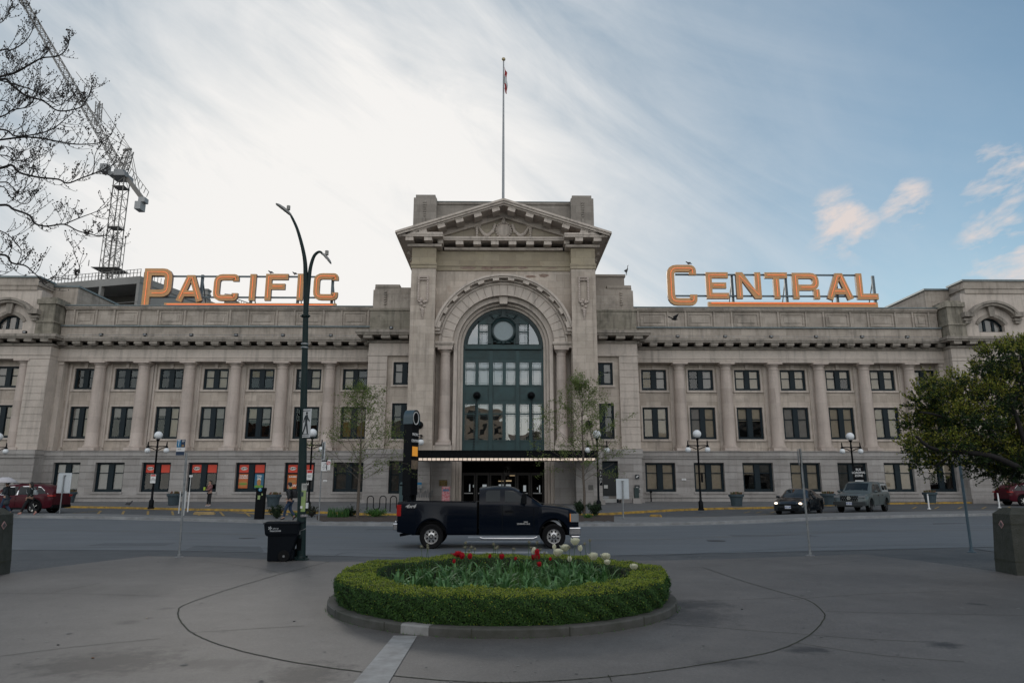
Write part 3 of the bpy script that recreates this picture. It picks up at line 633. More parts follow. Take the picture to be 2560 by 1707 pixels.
# ---- flanks either side of the centre
XF=10.88; YF=54.3
for s in (-1,1):
    fx=lambda a,b:(min(s*a,s*b),max(s*a,s*b))
    if s<0: wx=(ux(975,930,YF),-7.0)
    else: wx=(6.98,ux(1548,930,YF))
    wx=(s*8.85 if s<0 else 7.02, -7.02 if s<0 else 8.85)
    mb=MB(); x0,x1=fx(7.0,XF)
    hs=[(wx[0],wx[1],9.85,11.7),(wx[0],wx[1],5.55,8.38)]
    hg=(wx[0]-.05,wx[1],1.35,3.85) if s<0 else (wx[0],wx[1]+.15,.45,3.85)
    holes_wall(mb,x0,x1,4.75,12.4,YF+.12,YF+.6,hs)
    px0,px1=fx(9.35,XF); part(mb,'flank_wall',S_WALL)
    mb=MB(); holes_wall(mb,px0,px1,4.78,12.2,YF-.06,YF+.118,[],course=.56); part(mb,'rusticated_pilaster',S_PLAIN)
    mb=MB(); holes_wall(mb,x0,x1,.9,4.12,YF-.1,YF+.55,[hg],course=.56); part(mb,'rusticated_ground_wall',S_BASE)
    mb=MB(); bx=fx(7.0,XF+.1)
    if s<0: mb.box(bx[0],bx[1],YF-.28,YF+.5,.1,.898)
    else: mb.box(9.15,bx[1],YF-.28,YF+.5,.1,.898)
    mb.box(bx[0],bx[1],YF-.16,YF+.55,4.122,4.36); mb.box(bx[0],bx[1],YF-.24,YF+.55,4.362,4.44); mb.box(bx[0],bx[1],YF-.16,YF+.6,4.442,4.748); part(mb,'base_course',S_BASE)
    mb=MB(); mould(mb,wx[0],wx[1],9.85,11.7,YF+.12,.1,.04); mould(mb,wx[0],wx[1],5.55,8.38,YF+.12,.1,.04); part(mb,'window_surround',S_PLAIN)
    window(wx[0],wx[1],9.85,11.7,YF+.22,((1,1),(1,1)),mull=.36); window(wx[0],wx[1],5.55,8.38,YF+.22,((1,2),(1,2)) if s<0 else ((.9,2),(1,2)),mull=.36,split=.38)
    if s<0: window(hg[0],hg[1],hg[2],hg[3],YF+.2,((1,2),(1,2)),mull=.3)
    else:
        mb=MB(); a,b=hg[0],hg[1]; y=YF+.2; mb.box(a,b,y,y+.12,2.95,3.1); mb.box(a,a+.12,y,y+.12,.45,2.95); mb.box(b-.12,b,y,y+.12,.45,2.95); mb.box(a,b,y,y+.12,3.75,3.85); mb.box(a,b,y+.05,y+.08,3.1,3.75)
        d=part(mb,'door_frame',FRAME); mb=MB(); mb.box(a+.12,b-.12,y+.04,y+.1,1.15,2.95); mb.build('door',mat('door_black',(.012,.014,.016),.3),d)
        mb=MB(); mb.box(a+.14,b-.14,y+.03,y+.1,.45,.95); mb.build('kick_plate',mat('brushed_steel',(.45,.45,.44),.35,metal=.6),d); mb=MB(); mb.box(7.9,8.2,y+.02,y+.035,1.75,2.0); mb.build('notice',BLIND[3],d)
    # side return wall, cornice, attic
    sx=s*XF; mb=MB(); mb.box(*fx(XF-.4,XF-.001),YF+.6,58.5,.3,12.4); part(mb,'side_wall',S_WALL)
    mb=MB(); mb.box(*fx(7.,XF),YF-.02,58.5,12.402,13.25); mb.box(*fx(7.,XF+.04),YF-.08,58.5,12.2,12.4) if 0 else None
    mb.box(*fx(7.,XF+.05),YF-.1,YF+.115,12.202,12.398); part(mb,'entablature',S_PLAIN)
    mb=MB(); mb.box(*fx(7.,XF+.15),YF-.15,58.5,13.252,13.45)
    for i in range(3): c=s*(8.0+i*1.42); mb.box(c-.36,c+.36,YF-.85,YF-.15,13.5,13.76)
    for i in range(2): y=YF+.5+i*1.5; mb.box(*fx(XF+.15,XF+.7),y-.3,y+.3,13.5,13.76)
    mb.box(*fx(7.,XF+.85),YF-.95,58.5,13.762,13.92); mb.box(*fx(7.,XF+.95),YF-1.05,58.5,13.922,14.15); part(mb,'cornice',S_COR)
    mb=MB(); mb.box(*fx(7.,XF+.0),YF+.0,59,14.152,15.95); mb.box(*fx(7.,XF+.08),YF-.08,59,15.952,16.1); part(mb,'attic_base',S_MOSS,label='moss stained attic base')
    mb=MB(); mb.box(*fx(7.,XF-.15),YF+.12,59,16.102,17.75); mb.box(*fx(7.,XF-.25),YF+.2,59,17.752,17.98); mb.box(*fx(XF-2.3,XF-.28),YF+.15,56,17.982,18.22)
    c=s*(XF-1.15)
    for k in range(6): mb.sphere((c,YF+.1,17.55-k*.2),.14,8,(1,.6,.6))
    part(mb,'attic',S_WEA)
mb=MB(); mb.box(7.0,10.4,56.4,64,16.2,19.55); mb.box(7,10.5,56.3,64.1,19.552,19.75); part(mb,'stair_tower',stone('render_beige',(.33,.29,.25),(.3,.26,.23),st=.1,blocks=False))

# ---- centre: piers, arch, portal window
YP=51.5; YR=52.35
mb=MB()
for s in (-1,1):
    x0,x1=sorted((s*7.24,s*5.33)); mb.box(x0,x1,YP,53.9,4.42,18.66)
    a,b=sorted((s*7.0,s*5.57)); 
    for p,q in ((x0,x0+.28),(x1-.28,x1)): mb.box(p,q,YP-.04,YP-.001,5.3,18.2)
    mb.box(x0-.05,x1+.05,YP-.08,YP-.041,4.5,5.1)
partx(mb,'pier',S_WALL,[0])
mb=MB()
for s in (-1,1):
    c=s*6.28
    for (p,q,r_,t) in ((-.42,.42,17.9,18.05),(-.42,-.28,16.0,17.9),(.28,.42,16.0,17.9)): mb.box(c+p,c+q,YP-.14,YP-.001,r_,t)
    for k in range(9):
        for d in (-.35,.35): mb.sphere((c+d,YP-.13,16.15+k*.2),.085,6,(1,.7,1))
    for k in range(5): mb.sphere((c+(.13*((k%2)*2-1)),YP-.1,16.1-k*.17),.16-.015*k,8,(1,.6,.9))
    for k in range(5): mb.sphere((c,YP-.1,15.3-k*.17),.15-.022*k,8,(.9,.6,1.1))
    for d in (-.22,.22): mb.sphere((c+d,YP-.1,15.95),.16,8,(1.1,.6,.6))
    for k in range(3): mb.sphere((c+(k-1)*.2,YP-.12,17.75),.1,6,(1.3,.6,.8))
partx(mb,'carved_festoon',S_COL,[0],40)
# recessed wall with the arched opening
R2=4.0; zs=12.72
mb=MB(); n=56; top=19.2
for i in range(n):
    a=-R2+2*R2*i/n; b=-R2+2*R2*(i+1)/n; za=zs+math.sqrt(max(0,R2*R2-a*a)); zb=zs+math.sqrt(max(0,R2*R2-b*b))
    mb.add([(a,YR,za),(b,YR,zb),(b,YR,top),(a,YR,top),(a,YR+1.3,za),(b,YR+1.3,zb),(b,YR+1.3,top),(a,YR+1.3,top)],[(0,1,2,3),(0,4,5,1),(7,6,5,4)])
for s in (-1,1): mb.box(*sorted((s*5.33,s*R2)),YR,53.9,12.95,19.2)
part(mb,'arch_wall',S_WALL)
mb=MB()
for s in (-1,1):
    mb.box(*sorted((s*5.33,s*3.95)),YR-.12,53.4,12.5,12.72); mb.box(*sorted((s*5.33,s*3.88)),YR-.2,53.4,12.722,12.80); mb.box(*sorted((s*5.33,s*3.85)),YR-.26,53.4,12.802,12.948)
    mb.box(*sorted((s*5.33,s*3.9)),53.5,53.9,.4,12.498)
    mb.box(*sorted((s*3.9,s*3.62)),YR+.35,53.9,.4,zs-.002); mb.box(*sorted((s*3.6,s*3.40)),YR+.75,53.9,.4,zs-.002); mb.box(*sorted((s*3.39,s*3.2)),YR+1.05,53.9,.4,zs-.002)
partx(mb,'jamb',S_PLAIN,[0])
mb=MB()
mb.arc(0,zs,3.62,4.0,YR+.35,53.9,0,180,48); mb.arc(0,zs,3.4,3.6,YR+.75,53.9,0,180,48); mb.arc(0,zs,3.2,3.39,YR+1.05,53.9,0,180,48)
part(mb,'arch_moulding',S_PLAIN)
# voussoir band with radial joints
mb=MB()
for k in range(23):
    a0=180*k/23+.28; a1=180*(k+1)/23-.28; mb.arc(0,zs,4.0,4.86,YR-.06,YR-.001,a0,a1,3)
mb.arc(0,zs,4.9,5.05,YR-.10,YR-.001,0,180,56)
part(mb,'archivolt',S_PLAIN)
mb=MB(); mb.prism([(-.3,16.1),(.3,16.1),(.38,17.1),(-.38,17.1)],YR+.2,YR+1.0); part(mb,'keystone',S_PLAIN)
mb=MB(); A0=13.5
mb.arc(0,zs,5.3,5.42,YR-.62,YR-.001,A0,180-A0,56); mb.arc(0,zs,5.425,5.6,YR-.72,YR-.001,A0,180-A0,56); mb.arc(0,zs,5.1,5.28,YR-.2,YR-.001,A0-3,183-A0,56)
for k in range(12):
    t=90+(k-5.5)*13.3; ta=R(t); c=Vector((5.2*math.cos(ta),YR-.33,zs+5.2*math.sin(ta))); ax=Vector((-math.sin(ta),0,math.cos(ta))); ar=Vector((math.cos(ta),0,math.sin(ta))); mb.obox(c,ax,Vector((0,1,0)),ar,.25,.28,.1)
for s in (-1,1): mb.box(*sorted((s*5.33,s*4.85)),YR-.3,YR-.001,13.55,13.75); mb.box(*sorted((s*5.34,s*4.95)),YR-.5,YR-.001,13.752,14.0)
part(mb,'hood_mould',S_PLAIN)
for s in (-1,1):
    mb=column_mb(4.95,12.49,.43); o=mb.build('portal_column',S_COL,ST,35,local=True); o.location=(s*4.55,52.75-58,0)
    mb=MB(); mb.box(*sorted((s*5.32,s*3.92)),YR-.1,53.4,4.42,4.94); part(mb,'pedestal',S_PLAIN)
# entablature + pediment
mb=MB(); mb.box(-5.33,5.33,YR-.02,53.9,19.202,20.4); mb.box(-5.33,5.33,YR-.10,YR-.0,18.75,19.2)
mb.box(-5.33,5.33,YR-.16,YR-.101,19.1,19.2)
for s in (-1,1):
    mb.box(*sorted((s*7.24,s*5.33)),YP,53.9,18.66,20.4); mb.box(*sorted((s*7.34,s*5.23)),YP-.08,53.9,18.9,19.1) if 0 else mb.box(*sorted((s*7.3,s*5.27)),YP-.07,YP-.002,18.68,18.95); mb.box(*sorted((s*7.33,s*5.24)),YP-.12,YP-.002,18.952,19.1)
part(mb,'central_entablature',stone('warm_limestone',(.43,.37,.27),(.36,.31,.24),st=.12,warm=.5))
mb=MB()  # red brown spalled stone patches on the architrave
rp=random.Random(2)
def blot(cx,cz,w,h,y):
    p=[(cx+w*math.cos(a)*(1+rp.uniform(-.25,.25)),cz+h*math.sin(a)*(1+rp.uniform(-.3,.3))) for a in [2*math.pi*i/14 for i in range(14)]]
    mb.prism(p,y-.003,y)
for c in ((-2.85,18.98,.55,.17),(-1.3,18.95,.5,.13),(-.1,19.0,.8,.1),(1.5,19.0,.4,.12),(3.9,18.97,.5,.05)): blot(*c,YR-.102)
for c in ((-.2,18.35,.6,.13),(2.2,18.3,.5,.12),(3.2,18.38,.4,.15)): blot(*c,YR-.003)
part(mb,'spalled_patch',mat('spalled_brown_stone',(.19,.125,.10),.9,col2=(.28,.22,.18),vs=5),label='reddish brown spalled stone')
mb=MB()
# horizontal cornice: over piers projects more
def hc(x0,x1,yf,z):
    mb.box(x0,x1,yf+.75,53,z,z+.2); mb.box(x0,x1,yf+.05,53,z+.55,z+.68); mb.box(x0,x1,yf,53,z+.682,z+.85)
hc(-4.75,4.75,51.3,20.42)
for c in (-4.45,-3.1,-1.7,-.45+.1,1.05-.1,2.35,3.75,): pass
for k in range(6): c=-3.5+k*1.4; mb.box(c-.3,c+.3,51.42,52.2,20.65,20.96)
for s in (-1,1):
    x0,x1=sorted((s*4.75,s*8.15)); yf=50.45
    mb.box(*sorted((s*4.9,s*7.6)),yf+.8,53,20.42,20.62); mb.box(x0,x1,yf+.05,53,20.97,21.12); mb.box(x0,x1,yf,53,21.122,21.3)
    for c in (7.35,5.9): mb.box(s*c-.3,s*c+.3,yf+.12,51.3,20.66,20.968)
    mb.box(*sorted((s*4.8,s*5.2)),51.2,52.2,20.66,20.968)
    # eaves running back along the flanks
    mb.box(*sorted((s*7.24,s*8.15)),53.0,66,20.97,21.12); mb.box(*sorted((s*7.24,s*8.25)),50.47,66,21.302,21.45)
    mb.box(*sorted((s*7.24,s*7.6)),53.0,66,20.42,20.62)
    for k in range(7): mb.box(*sorted((s*7.3,s*7.95)),53.8+k*1.6,54.4+k*1.6,20.66,20.968)
part(mb,'horizontal_cornice',S_PLAIN)
# tympanum + raking cornice
ax_,az_=8.42,21.3; pz=24.05
mb=MB(); mb.prism([(-6.6,21.2),(6.6,21.2),(0,23.5)],52.0,53.2); part(mb,'tympanum',stone('tympanum_stone',(.43,.385,.31),(.38,.33,.27),st=.1,bh=.6))
mb=MB(); sl=(pz-az_)/ax_; L_=math.hypot(ax_,pz-az_)
for s in (-1,1):
    def rk(y0,y1,lo,hi,xe=ax_):
        p=[(0,pz+lo),(s*xe,pz-sl*xe+lo),(s*xe,pz-sl*xe+hi),(0,pz+hi)]
        if s>0: p=p[::-1]
        mb.prism(p,y0,y1)
    rk(50.2,66,-.17,0.,8.42); rk(50.3,66,-.34,-.171,8.3); rk(50.45,66,-.46,-.341,7.9); rk(51.75,53.2,-1.0,-.461,6.6)
    d=Vector((s*ax_,0,-(pz-az_))).normalized(); up=Vector((s*d.z*-1,0,s*d.x)); up=Vector((-d.z,0,d.x)) if d.x>0 else Vector((d.z,0,-d.x))
    for k in range(5):
        c=.62+k*1.42; p=Vector((s*c,51.05,pz-sl*c-.62)); mb.box(0,0,0,0,0,0) if 0 else mb.obox(p,d,Vector((0,1,0)),up,.3,.55,.15)
o=part(mb,'raking_cornice',S_PLAIN); fixn(o)
# cartouche with garlands
mb=MB()
mb.lathe([(0,-.22),(.42,-.2),(.56,-.12),(.62,0)],(0,52,22.02),24,'y',cap=False)
for i in range(20):
    a=2*math.pi*i/20; mb.sphere((.6*math.cos(a),51.9,22.02+.66*math.sin(a)),.1,6)
for s in (-1,1):
    for i in range(15):
        t=i/14; x=.75+1.3*t; z=22.25-.75*math.sin(math.pi*t)+.15*t; mb.sphere((s*x,51.9,z),.10+.07*math.sin(math.pi*t),7)
    for k in range(5): mb.sphere((s*2.15,51.9,22.3-k*.19),.15-.012*k,7,(1,.6,1)); mb.sphere((s*(.72+.04*k),51.9,22.45-k*.14),.13,7)
    mb.sphere((s*1.95,51.9,22.45),.15,7); mb.sphere((s*2.4,51.9,22.35),.14,7)
for k in range(4): mb.sphere((0,51.85,22.72+k*.14),.2-.04*k,8)
mb.box(-.35,.35,51.8,52,21.28,21.4)
part(mb,'cartouche',S_PLAIN,50)
# attic block behind the pediment
mb=MB(); mb.box(-5.6,5.6,54.0,66,21.2,25.1); mb.box(-5.6,5.6,53.9,66,25.102,25.3)
for s in (-1,1):
    mb.box(*sorted((s*7.5,s*5.6)),53.4,66,21.2,25.45); mb.box(*sorted((s*7.35,s*5.72)),53.5,65,25.452,25.75); mb.box(*sorted((s*7.65,s*7.5)),53.4,66,21.2,22.6)
    for k in range(7): mb.sphere((s*6.58,53.4,25.05-k*.2),.17-.008*k,8,(1.1,.6,.7))
    mb.box(s*6.58-.09,s*6.58+.09,53.3,53.399,22.5,23.7)
part(mb,'attic_block',stone('attic_stone',(.33,.30,.27),(.27,.245,.22),st=.4,streak=.35,bh=.62,bw=2.2))
mb=MB(); mb.box(-5.6,5.6,53.86,53.95,25.302,25.36); part(mb,'attic_coping',FLASH)
mb=MB(); mb.box(-7.0,7.0,55.6,75,.3,21.1); mb.box(-7.0,-3.9,54.6,55.598,.3,21.1); mb.box(3.9,7.0,54.6,55.598,.3,21.1); part(mb,'hall_mass',S_WALL)
# green portal window -------------------------------------------------
PY=53.62
zz=lambda v: uz(760+v/3.92,PY); xx=lambda v: ux(1000+v/3.92,960,PY)
mb=MB(); hw=3.2
def wbar(x0,x1,z0,z1,y=PY,d=.2): mb.box(x0,x1,y,y+d,z0,z1)
Z=[zz(v) for v in (1452,1338,1330,980,955,812,790,570,552,455,448,398)]
zb0=4.0
wbar(-hw,-hw+.14,zb0,zs); wbar(hw-.14,hw,zb0,zs)
xm1,xm2=xx(890),xx(1152)
for c in (xm1,xm2): wbar(c-.13,c+.13,zb0,Z[9],PY-.06,.26)
wbar(-hw+.14,hw-.14,Z[11]-.02,Z[10]+.32,PY-.1,.3); wbar(-hw+.14,hw-.14,Z[10]+.02,Z[10]+.3,PY-.16,.06); 
rows=[(Z[2],Z[3],zz(1075)),(Z[6],Z[7],zz(640))]
bays=[(-hw+.14,xm1-.13),(xm1+.13,xm2-.13),(xm2+.13,hw-.14)]
PANES=[]
for a,b in bays:
    for z0,z1,zt in rows:
        m_=(a+b)/2; wbar(a,b,z0-.1,z0,PY,.18); wbar(a,b,z1,z1+.1,PY,.18); wbar(m_-.09,m_+.09,z0,z1,PY,.18)
        for p,q in ((a,m_-.09),(m_+.09,b)):
            wbar(p,p+.05,z0,z1,PY+.03,.12); wbar(q-.05,q,z0,z1,PY+.03,.12); wbar(p+.05,q-.05,zt-.05,zt+.05,PY+.03,.12)
            for v in (p+.14,q-.14): wbar(v-.013,v+.013,z0,zt-.05,PY+.07,.03); wbar(v-.013,v+.013,zt+.05,z1,PY+.07,.03)
            for h_ in (z0+.12,zt-.14,zt+.13,z1-.1): wbar(p+.05,q-.05,h_-.013,h_+.013,PY+.072,.026)
            PANES.append((p,q,z0,z1,PY+.09))
# lunette
ccx,ccz,cr=0.,zz(262),.80
wbar(-hw+.3,hw-.3,zs+.02,zs+.2,PY,.2)
x1a,x1b=xx(775),xx(873); zt1,zt0=zz(200),zz(392)
for s in (-1,1):
    for (p,q) in ((x1a,x1b),):
        a,b=sorted((s*p,s*q)); wbar(a-.14,a,zt0,zt1+.25,PY,.18); wbar(b,b+.1,zt0,zt1+.1,PY,.18); wbar(a,b,zt1,zt1+.1,PY,.18); wbar(a,b,zz(272)-.04,zz(272)+.04,PY,.15)
        for v in (a+.1,a+.2,b-.1,b-.2): wbar(v-.012,v+.012,zt0,zt1,PY+.07,.03)
        for h_ in (zt0+.1,zz(272)+.14,zt1-.1,zz(272)-.14): wbar(a,b,h_-.012,h_+.012,PY+.072,.026)
        PANES.append((a,b,zt0,zt1,PY+.09))
fr=part(mb,'portal_window_frame',GREEN)
mb=MB(); mb.arc(0,zs,3.0,3.2,PY-.06,PY+.2,0,180,48); mb.arc(0,zs,2.88,2.99,PY,PY+.18,0,180,48); mb.build('arched_rim',GREEN2,fr)
for p in PANES:
    q=MB(); q.quad((p[0],p[4],p[2]),(p[1],p[4],p[2]),(p[1],p[4],p[3]),(p[0],p[4],p[3])); q.build('pane',GLASSP,fr)
for s in (-1,1):  # curved corner lights
    q=MB(); xo=abs(x1a)+.14; pts=[(s*xo,zt0)]; 
    xe=math.sqrt(2.9**2-(zt0-zs)**2); k=10
    for i in range(k+1):
        x=xe+(xo-xe)*i/k; pts.append((s*x,zs+math.sqrt(max(0,2.9**2-x*x))))
    q.add([(x,PY+.09,z) for x,z in pts],[tuple(range(len(pts)))]); q.build('pane',GLASSP,fr)
    q=MB(); zx=[(s*(abs(x1a)-.01),zt1+.1),(s*(abs(x1b)),zt1+.1)]; 
for a,b in bays:   # solid panels
    mb=MB()
    mb.box(a,b,PY+.05,PY+.15,zb0,Z[2]-.1); mb.box(a+.12,b-.12,PY+.02,PY+.05,zb0+.3,Z[2]-.35); part(mb,'metal_panel',GREEN); mb=MB()
    mb.box(a,b,PY+.05,PY+.15,Z[3]+.1,Z[6]-.1); mb.box(a+.1,b-.1,PY+.02,PY+.05,Z[3]+.3,Z[6]-.3); part(mb,'metal_panel',GREEN); mb=MB()
    mb.box(a,b,PY+.05,PY+.15,Z[7]+.1,Z[10]+.02)
    n_=22
    for i in range(n_): x=a+.15+(b-a-.3)*i/(n_-1); mb.box(x-.02,x+.02,PY+.02,PY+.05,Z[7]+.25,Z[9]-.05)
    part(mb,'metal_panel',GREEN)
mb=MB()
# upper spandrel behind the lunette, with openings left for glass
xs_=[(-abs(x1b)+.0,abs(x1b)-.0)]
mb.box(-abs(x1b)+.1,-cr*1.05,PY+.08,PY+.16,zt0,zt1+.3); mb.box(cr*1.05,abs(x1b)-.1,PY+.08,PY+.16,zt0,zt1+.3)
k=40
for i in range(k):
    a=-2.6+5.2*i/k;b=-2.6+5.2*(i+1)/k; m_=(a+b)/2; zc=zs+math.sqrt(2.92**2-max(abs(a),abs(b))**2); lo=zt1+.1 if abs(m_)>.9 else ccz+math.sqrt(max(0,.95**2-m_*m_))
    if zc>lo: mb.box(a,b,PY+.06,PY+.14,lo,zc)
part(mb,'lunette_panel',GREEN)
mb=MB(); mb.lathe([(cr,-.02),(cr,-.14),(cr+.1,-.18),(cr+.2,-.12),(cr+.26,-.02),(cr+.26,.1),(cr,.1)],(ccx,PY+.05,ccz),40,'y',cap=False)
for s in (-1,1):
    mb.box(s*1.12-.14,s*1.12+.14,PY-.1,PY+.06,zt0,ccz+1.0); mb.box(s*1.12-.2,s*1.12+.2,PY-.14,PY+.06,ccz+.55,ccz+.68)
    for i in range(7): t=i/6; mb.sphere((s*(.3+.75*t),PY-.05,ccz+1.28-.28*math.sin(math.pi*t)),.08,6)
    mb.sphere((s*.35,PY-.06,ccz-1.0),.16,8,(1.5,.5,.6)); mb.sphere((s*.7,PY-.06,ccz-.9),.1,8,(1.5,.5,.6))
mb.sphere((0,PY-.08,ccz-1.02),.17,8); mb.box(-.14,.14,PY-.12,PY+.06,ccz+1.1,ccz+1.75)
mb.arc(0,ccz,1.12,1.22,PY-.08,PY+.06,35,145,20)
ck=part(mb,'clock_surround',GREEN2,40)
mb=MB(); mb.lathe([(0,-.01),(cr+.02,-.01)],(ccx,PY+.04,ccz),40,'y',cap=False); mb.build('round_glass',mat('milky_clock_glass',(.20,.25,.27),.25,var=.1),ck)
mb=MB(); mb.box(-3.2,3.2,54.1,54.3,4.0,16.0); part(mb,'hall_interior',mat('dim_hall',(.06,.055,.05),.9,col2=(.015,.014,.012),vs=.8))
# ---- entrance beneath the canopy
mb=MB()
for s in (-1,1):
    holes_wall(mb,*sorted((s*7.35,s*5.4)),.9,3.95,YP-.08,53.9,[],course=.56); holes_wall(mb,*sorted((s*5.4,s*3.9)),.9,3.95,YR+.1,53.9,[],course=.56)
    mb.box(*sorted((s*7.5,s*5.35)),YP-.3,53.9,.0,.898); mb.box(*sorted((s*5.35,s*3.85)),YR-.05,53.9,.0,.898); mb.box(*sorted((s*7.4,s*3.9)),YR-.2,53.9,3.952,4.418); mb.box(*sorted((s*7.38,s*5.38)),YP-.12,53.9,3.96,4.41)
partx(mb,'entrance_wall',S_BASE,[0])
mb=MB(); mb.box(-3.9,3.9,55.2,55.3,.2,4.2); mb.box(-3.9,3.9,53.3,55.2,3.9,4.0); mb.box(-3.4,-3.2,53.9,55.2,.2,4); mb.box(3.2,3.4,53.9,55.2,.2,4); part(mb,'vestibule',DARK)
DOORF=mat('bronze_door_frame',(.015,.012,.010),.4)
for i in range(6):
    x0=-3.2+i*6.4/6; x1=x0+6.4/6; mb=MB(); y=54.3
    mb.box(x0+.02,x0+.14,y,y+.08,.35,2.75); mb.box(x1-.14,x1-.02,y,y+.08,.35,2.75); mb.box(x0+.02,x1-.02,y,y+.08,2.75,2.95); mb.box(x0+.14,x1-.14,y,y+.08,.35,.65); mb.box(x0+.02,x1-.02,y,y+.08,3.75,3.9)
    d=part(mb,'entrance_door',DOORF); mb=MB(); mb.quad((x0+.14,y+.04,.65),(x1-.14,y+.04,.65),(x1-.14,y+.04,2.75),(x0+.14,y+.04,2.75)); mb.quad((x0+.02,y+.04,2.95),(x1-.02,y+.04,2.95),(x1-.02,y+.04,3.75),(x0+.02,y+.04,3.75)); mb.build('pane',GLASSK,d)
    mb=MB(); mb.box(x0+.2,x1-.2,y-.08,y-.04,1.35,1.41); mb.build('push_bar',mat('steel_bar',(.5,.5,.5),.3,metal=.8),d)
LITW=mat('lit_interior_fixture',(.8,.7,.5),.5,emit=(1.,.72,.4),es=.5); LITC=mat('lit_cool_opening',(.6,.65,.7),.5,emit=(.55,.6,.62),es=.55)
mb=MB()
for a,b,c,d in ((1120,1172,475,482),(1195,1250,470,482),(1232,1290,420,428)): mb.box(ux(960+a/3.92,1205,55.15),ux(960+b/3.92,1205,55.15),55.15,55.19,uz(1080+d/3.92,55.15),uz(1080+c/3.92,55.15))
part(mb,'interior_lamp',LITW)
mb=MB()
for a,b,c,d in ((1125,1170,510,572),(1195,1243,510,575),(965,1005,512,560),(835,845,510,580),(1365,1392,520,580),(1520,1530,520,590),(1500,1508,540,560),(873,880,515,540)): mb.box(ux(960+a/3.92,1215,55.15),ux(960+b/3.92,1215,55.15),55.15,55.19,uz(1080+d/3.92,55.15),uz(1080+c/3.92,55.15))
part(mb,'lit_opening',LITC)
mb=MB(); a=960;mb.box(ux(960+540/3.92,1205,52.3),ux(960+618/3.92,1205,52.3),52.40,52.449,uz(1080+527/3.92,52.3),uz(1080+468/3.92,52.3)); pl=part(mb,'plaque',mat('bronze_plaque',(.13,.09,.03),.4,metal=.5,var=.4,vs=20))
for k in range(4): text(('PACIFIC CENTRAL','STATION','HERITAGE','RAILWAY')[k],.07,.002,mat('plaque_gold',(.3,.22,.09),.4,metal=.4),pl,'lettering',((ux(960+579/3.92,1205,52.3)),52.395-58,uz(1080+(480+k*12)/3.92,52.3)))
# canopy with chains, bosses and light band
cy0=48.0; cxa,cxb=ux(1042,1150,cy0),ux(1493,1150,cy0)
mb=MB(); mb.box(cxa,cxb,cy0,51.4,4.0,4.28); mb.box(cxa-.06,cxb+.06,cy0-.06,51.4,4.282,4.36); mb.box(cxa,cxb,cy0+.03,51.4,3.86,3.998)
for i in range(int((cxb-cxa)/.36)): x=cxa+.18+i*.36; mb.box(x-.03,x+.03,cy0-.03,cy0+.0,4.03,4.25)
cn=part(mb,'entrance_canopy',BLACK)
mb=MB(); mb.box(cxa+.1,cxb-.1,cy0+.04,cy0+.1,3.66,3.83); mb.build('light_band',mat('lit_canopy_band',(.7,.6,.5),.5,emit=(.80,.62,.50),es=.36),cn)
mb=MB(); nn_=40
for i in range(nn_+1): x=cxa+.1+(cxb-cxa-.2)*i/nn_; mb.box(x-.02,x+.02,cy0+.015,cy0+.038,3.64,3.86)
mb.box(cxa+.08,cxb-.08,cy0+.01,cy0+.11,3.60,3.659); mb.build('band_mullions',BLACK,cn)
for px,py,Y in ((1192,988,53.3),(1328,988,53.3),(1048,1062,51.4),(1472,1060,51.4)):
    p=Vector(U(px,py,Y)); b=Vector((p.x+(0),cy0+.3,4.36)); mb=MB(); mb.sphere(p+Vector((0,-.1,0)),.24,10); mb.sphere(p+Vector((0,-.28,-.03)),.13,8); mb.lathe([(.3,0),(.26,-.08),(.2,-.1)],(p.x,p.y+.05,p.z),12,'y')
    bo=mb.build('lion_boss',BLACK,cn,40); mb=MB(); n_=int((b-p).length/.16); q=p+Vector((0,-.25,-.2))
    for i in range(n_):
        c=q+(b-q)*(i/n_); d=q+(b-q)*((i+1.15)/n_); w=.055; o_=Vector((w,0,0)) if i%2 else Vector((0,w,w*.6)); mb.beam(c+o_,d+o_,.03); mb.beam(c-o_,d-o_,.03)
    mb.build('chain',BLACK,cn)
mb=MB(); lx=U(978,1068,51.3); mb=MB(); lx=U(1052,1105,50.9)
mb.box(lx[0]-.06,lx[0]+.06,50.85,51.5,lx[2]+.45,lx[2]+.55); mb.beam((lx[0],50.9,lx[2]+.5),(lx[0]-.9,50.9,lx[2]+.5),.06); mb.lathe([(.03,.5),(.03,.3),(.12,.28),(.14,.2)],(lx[0],50.9,lx[2]),10); wlamp=part(mb,'wall_lamp',BLACK,30)
GLOBE=mat('opal_globe',(.72,.74,.76),.25)
mb=MB(); mb.sphere((lx[0],50.9,lx[2]),.24,14); mb.build('globe',GLOBE,wlamp,60)
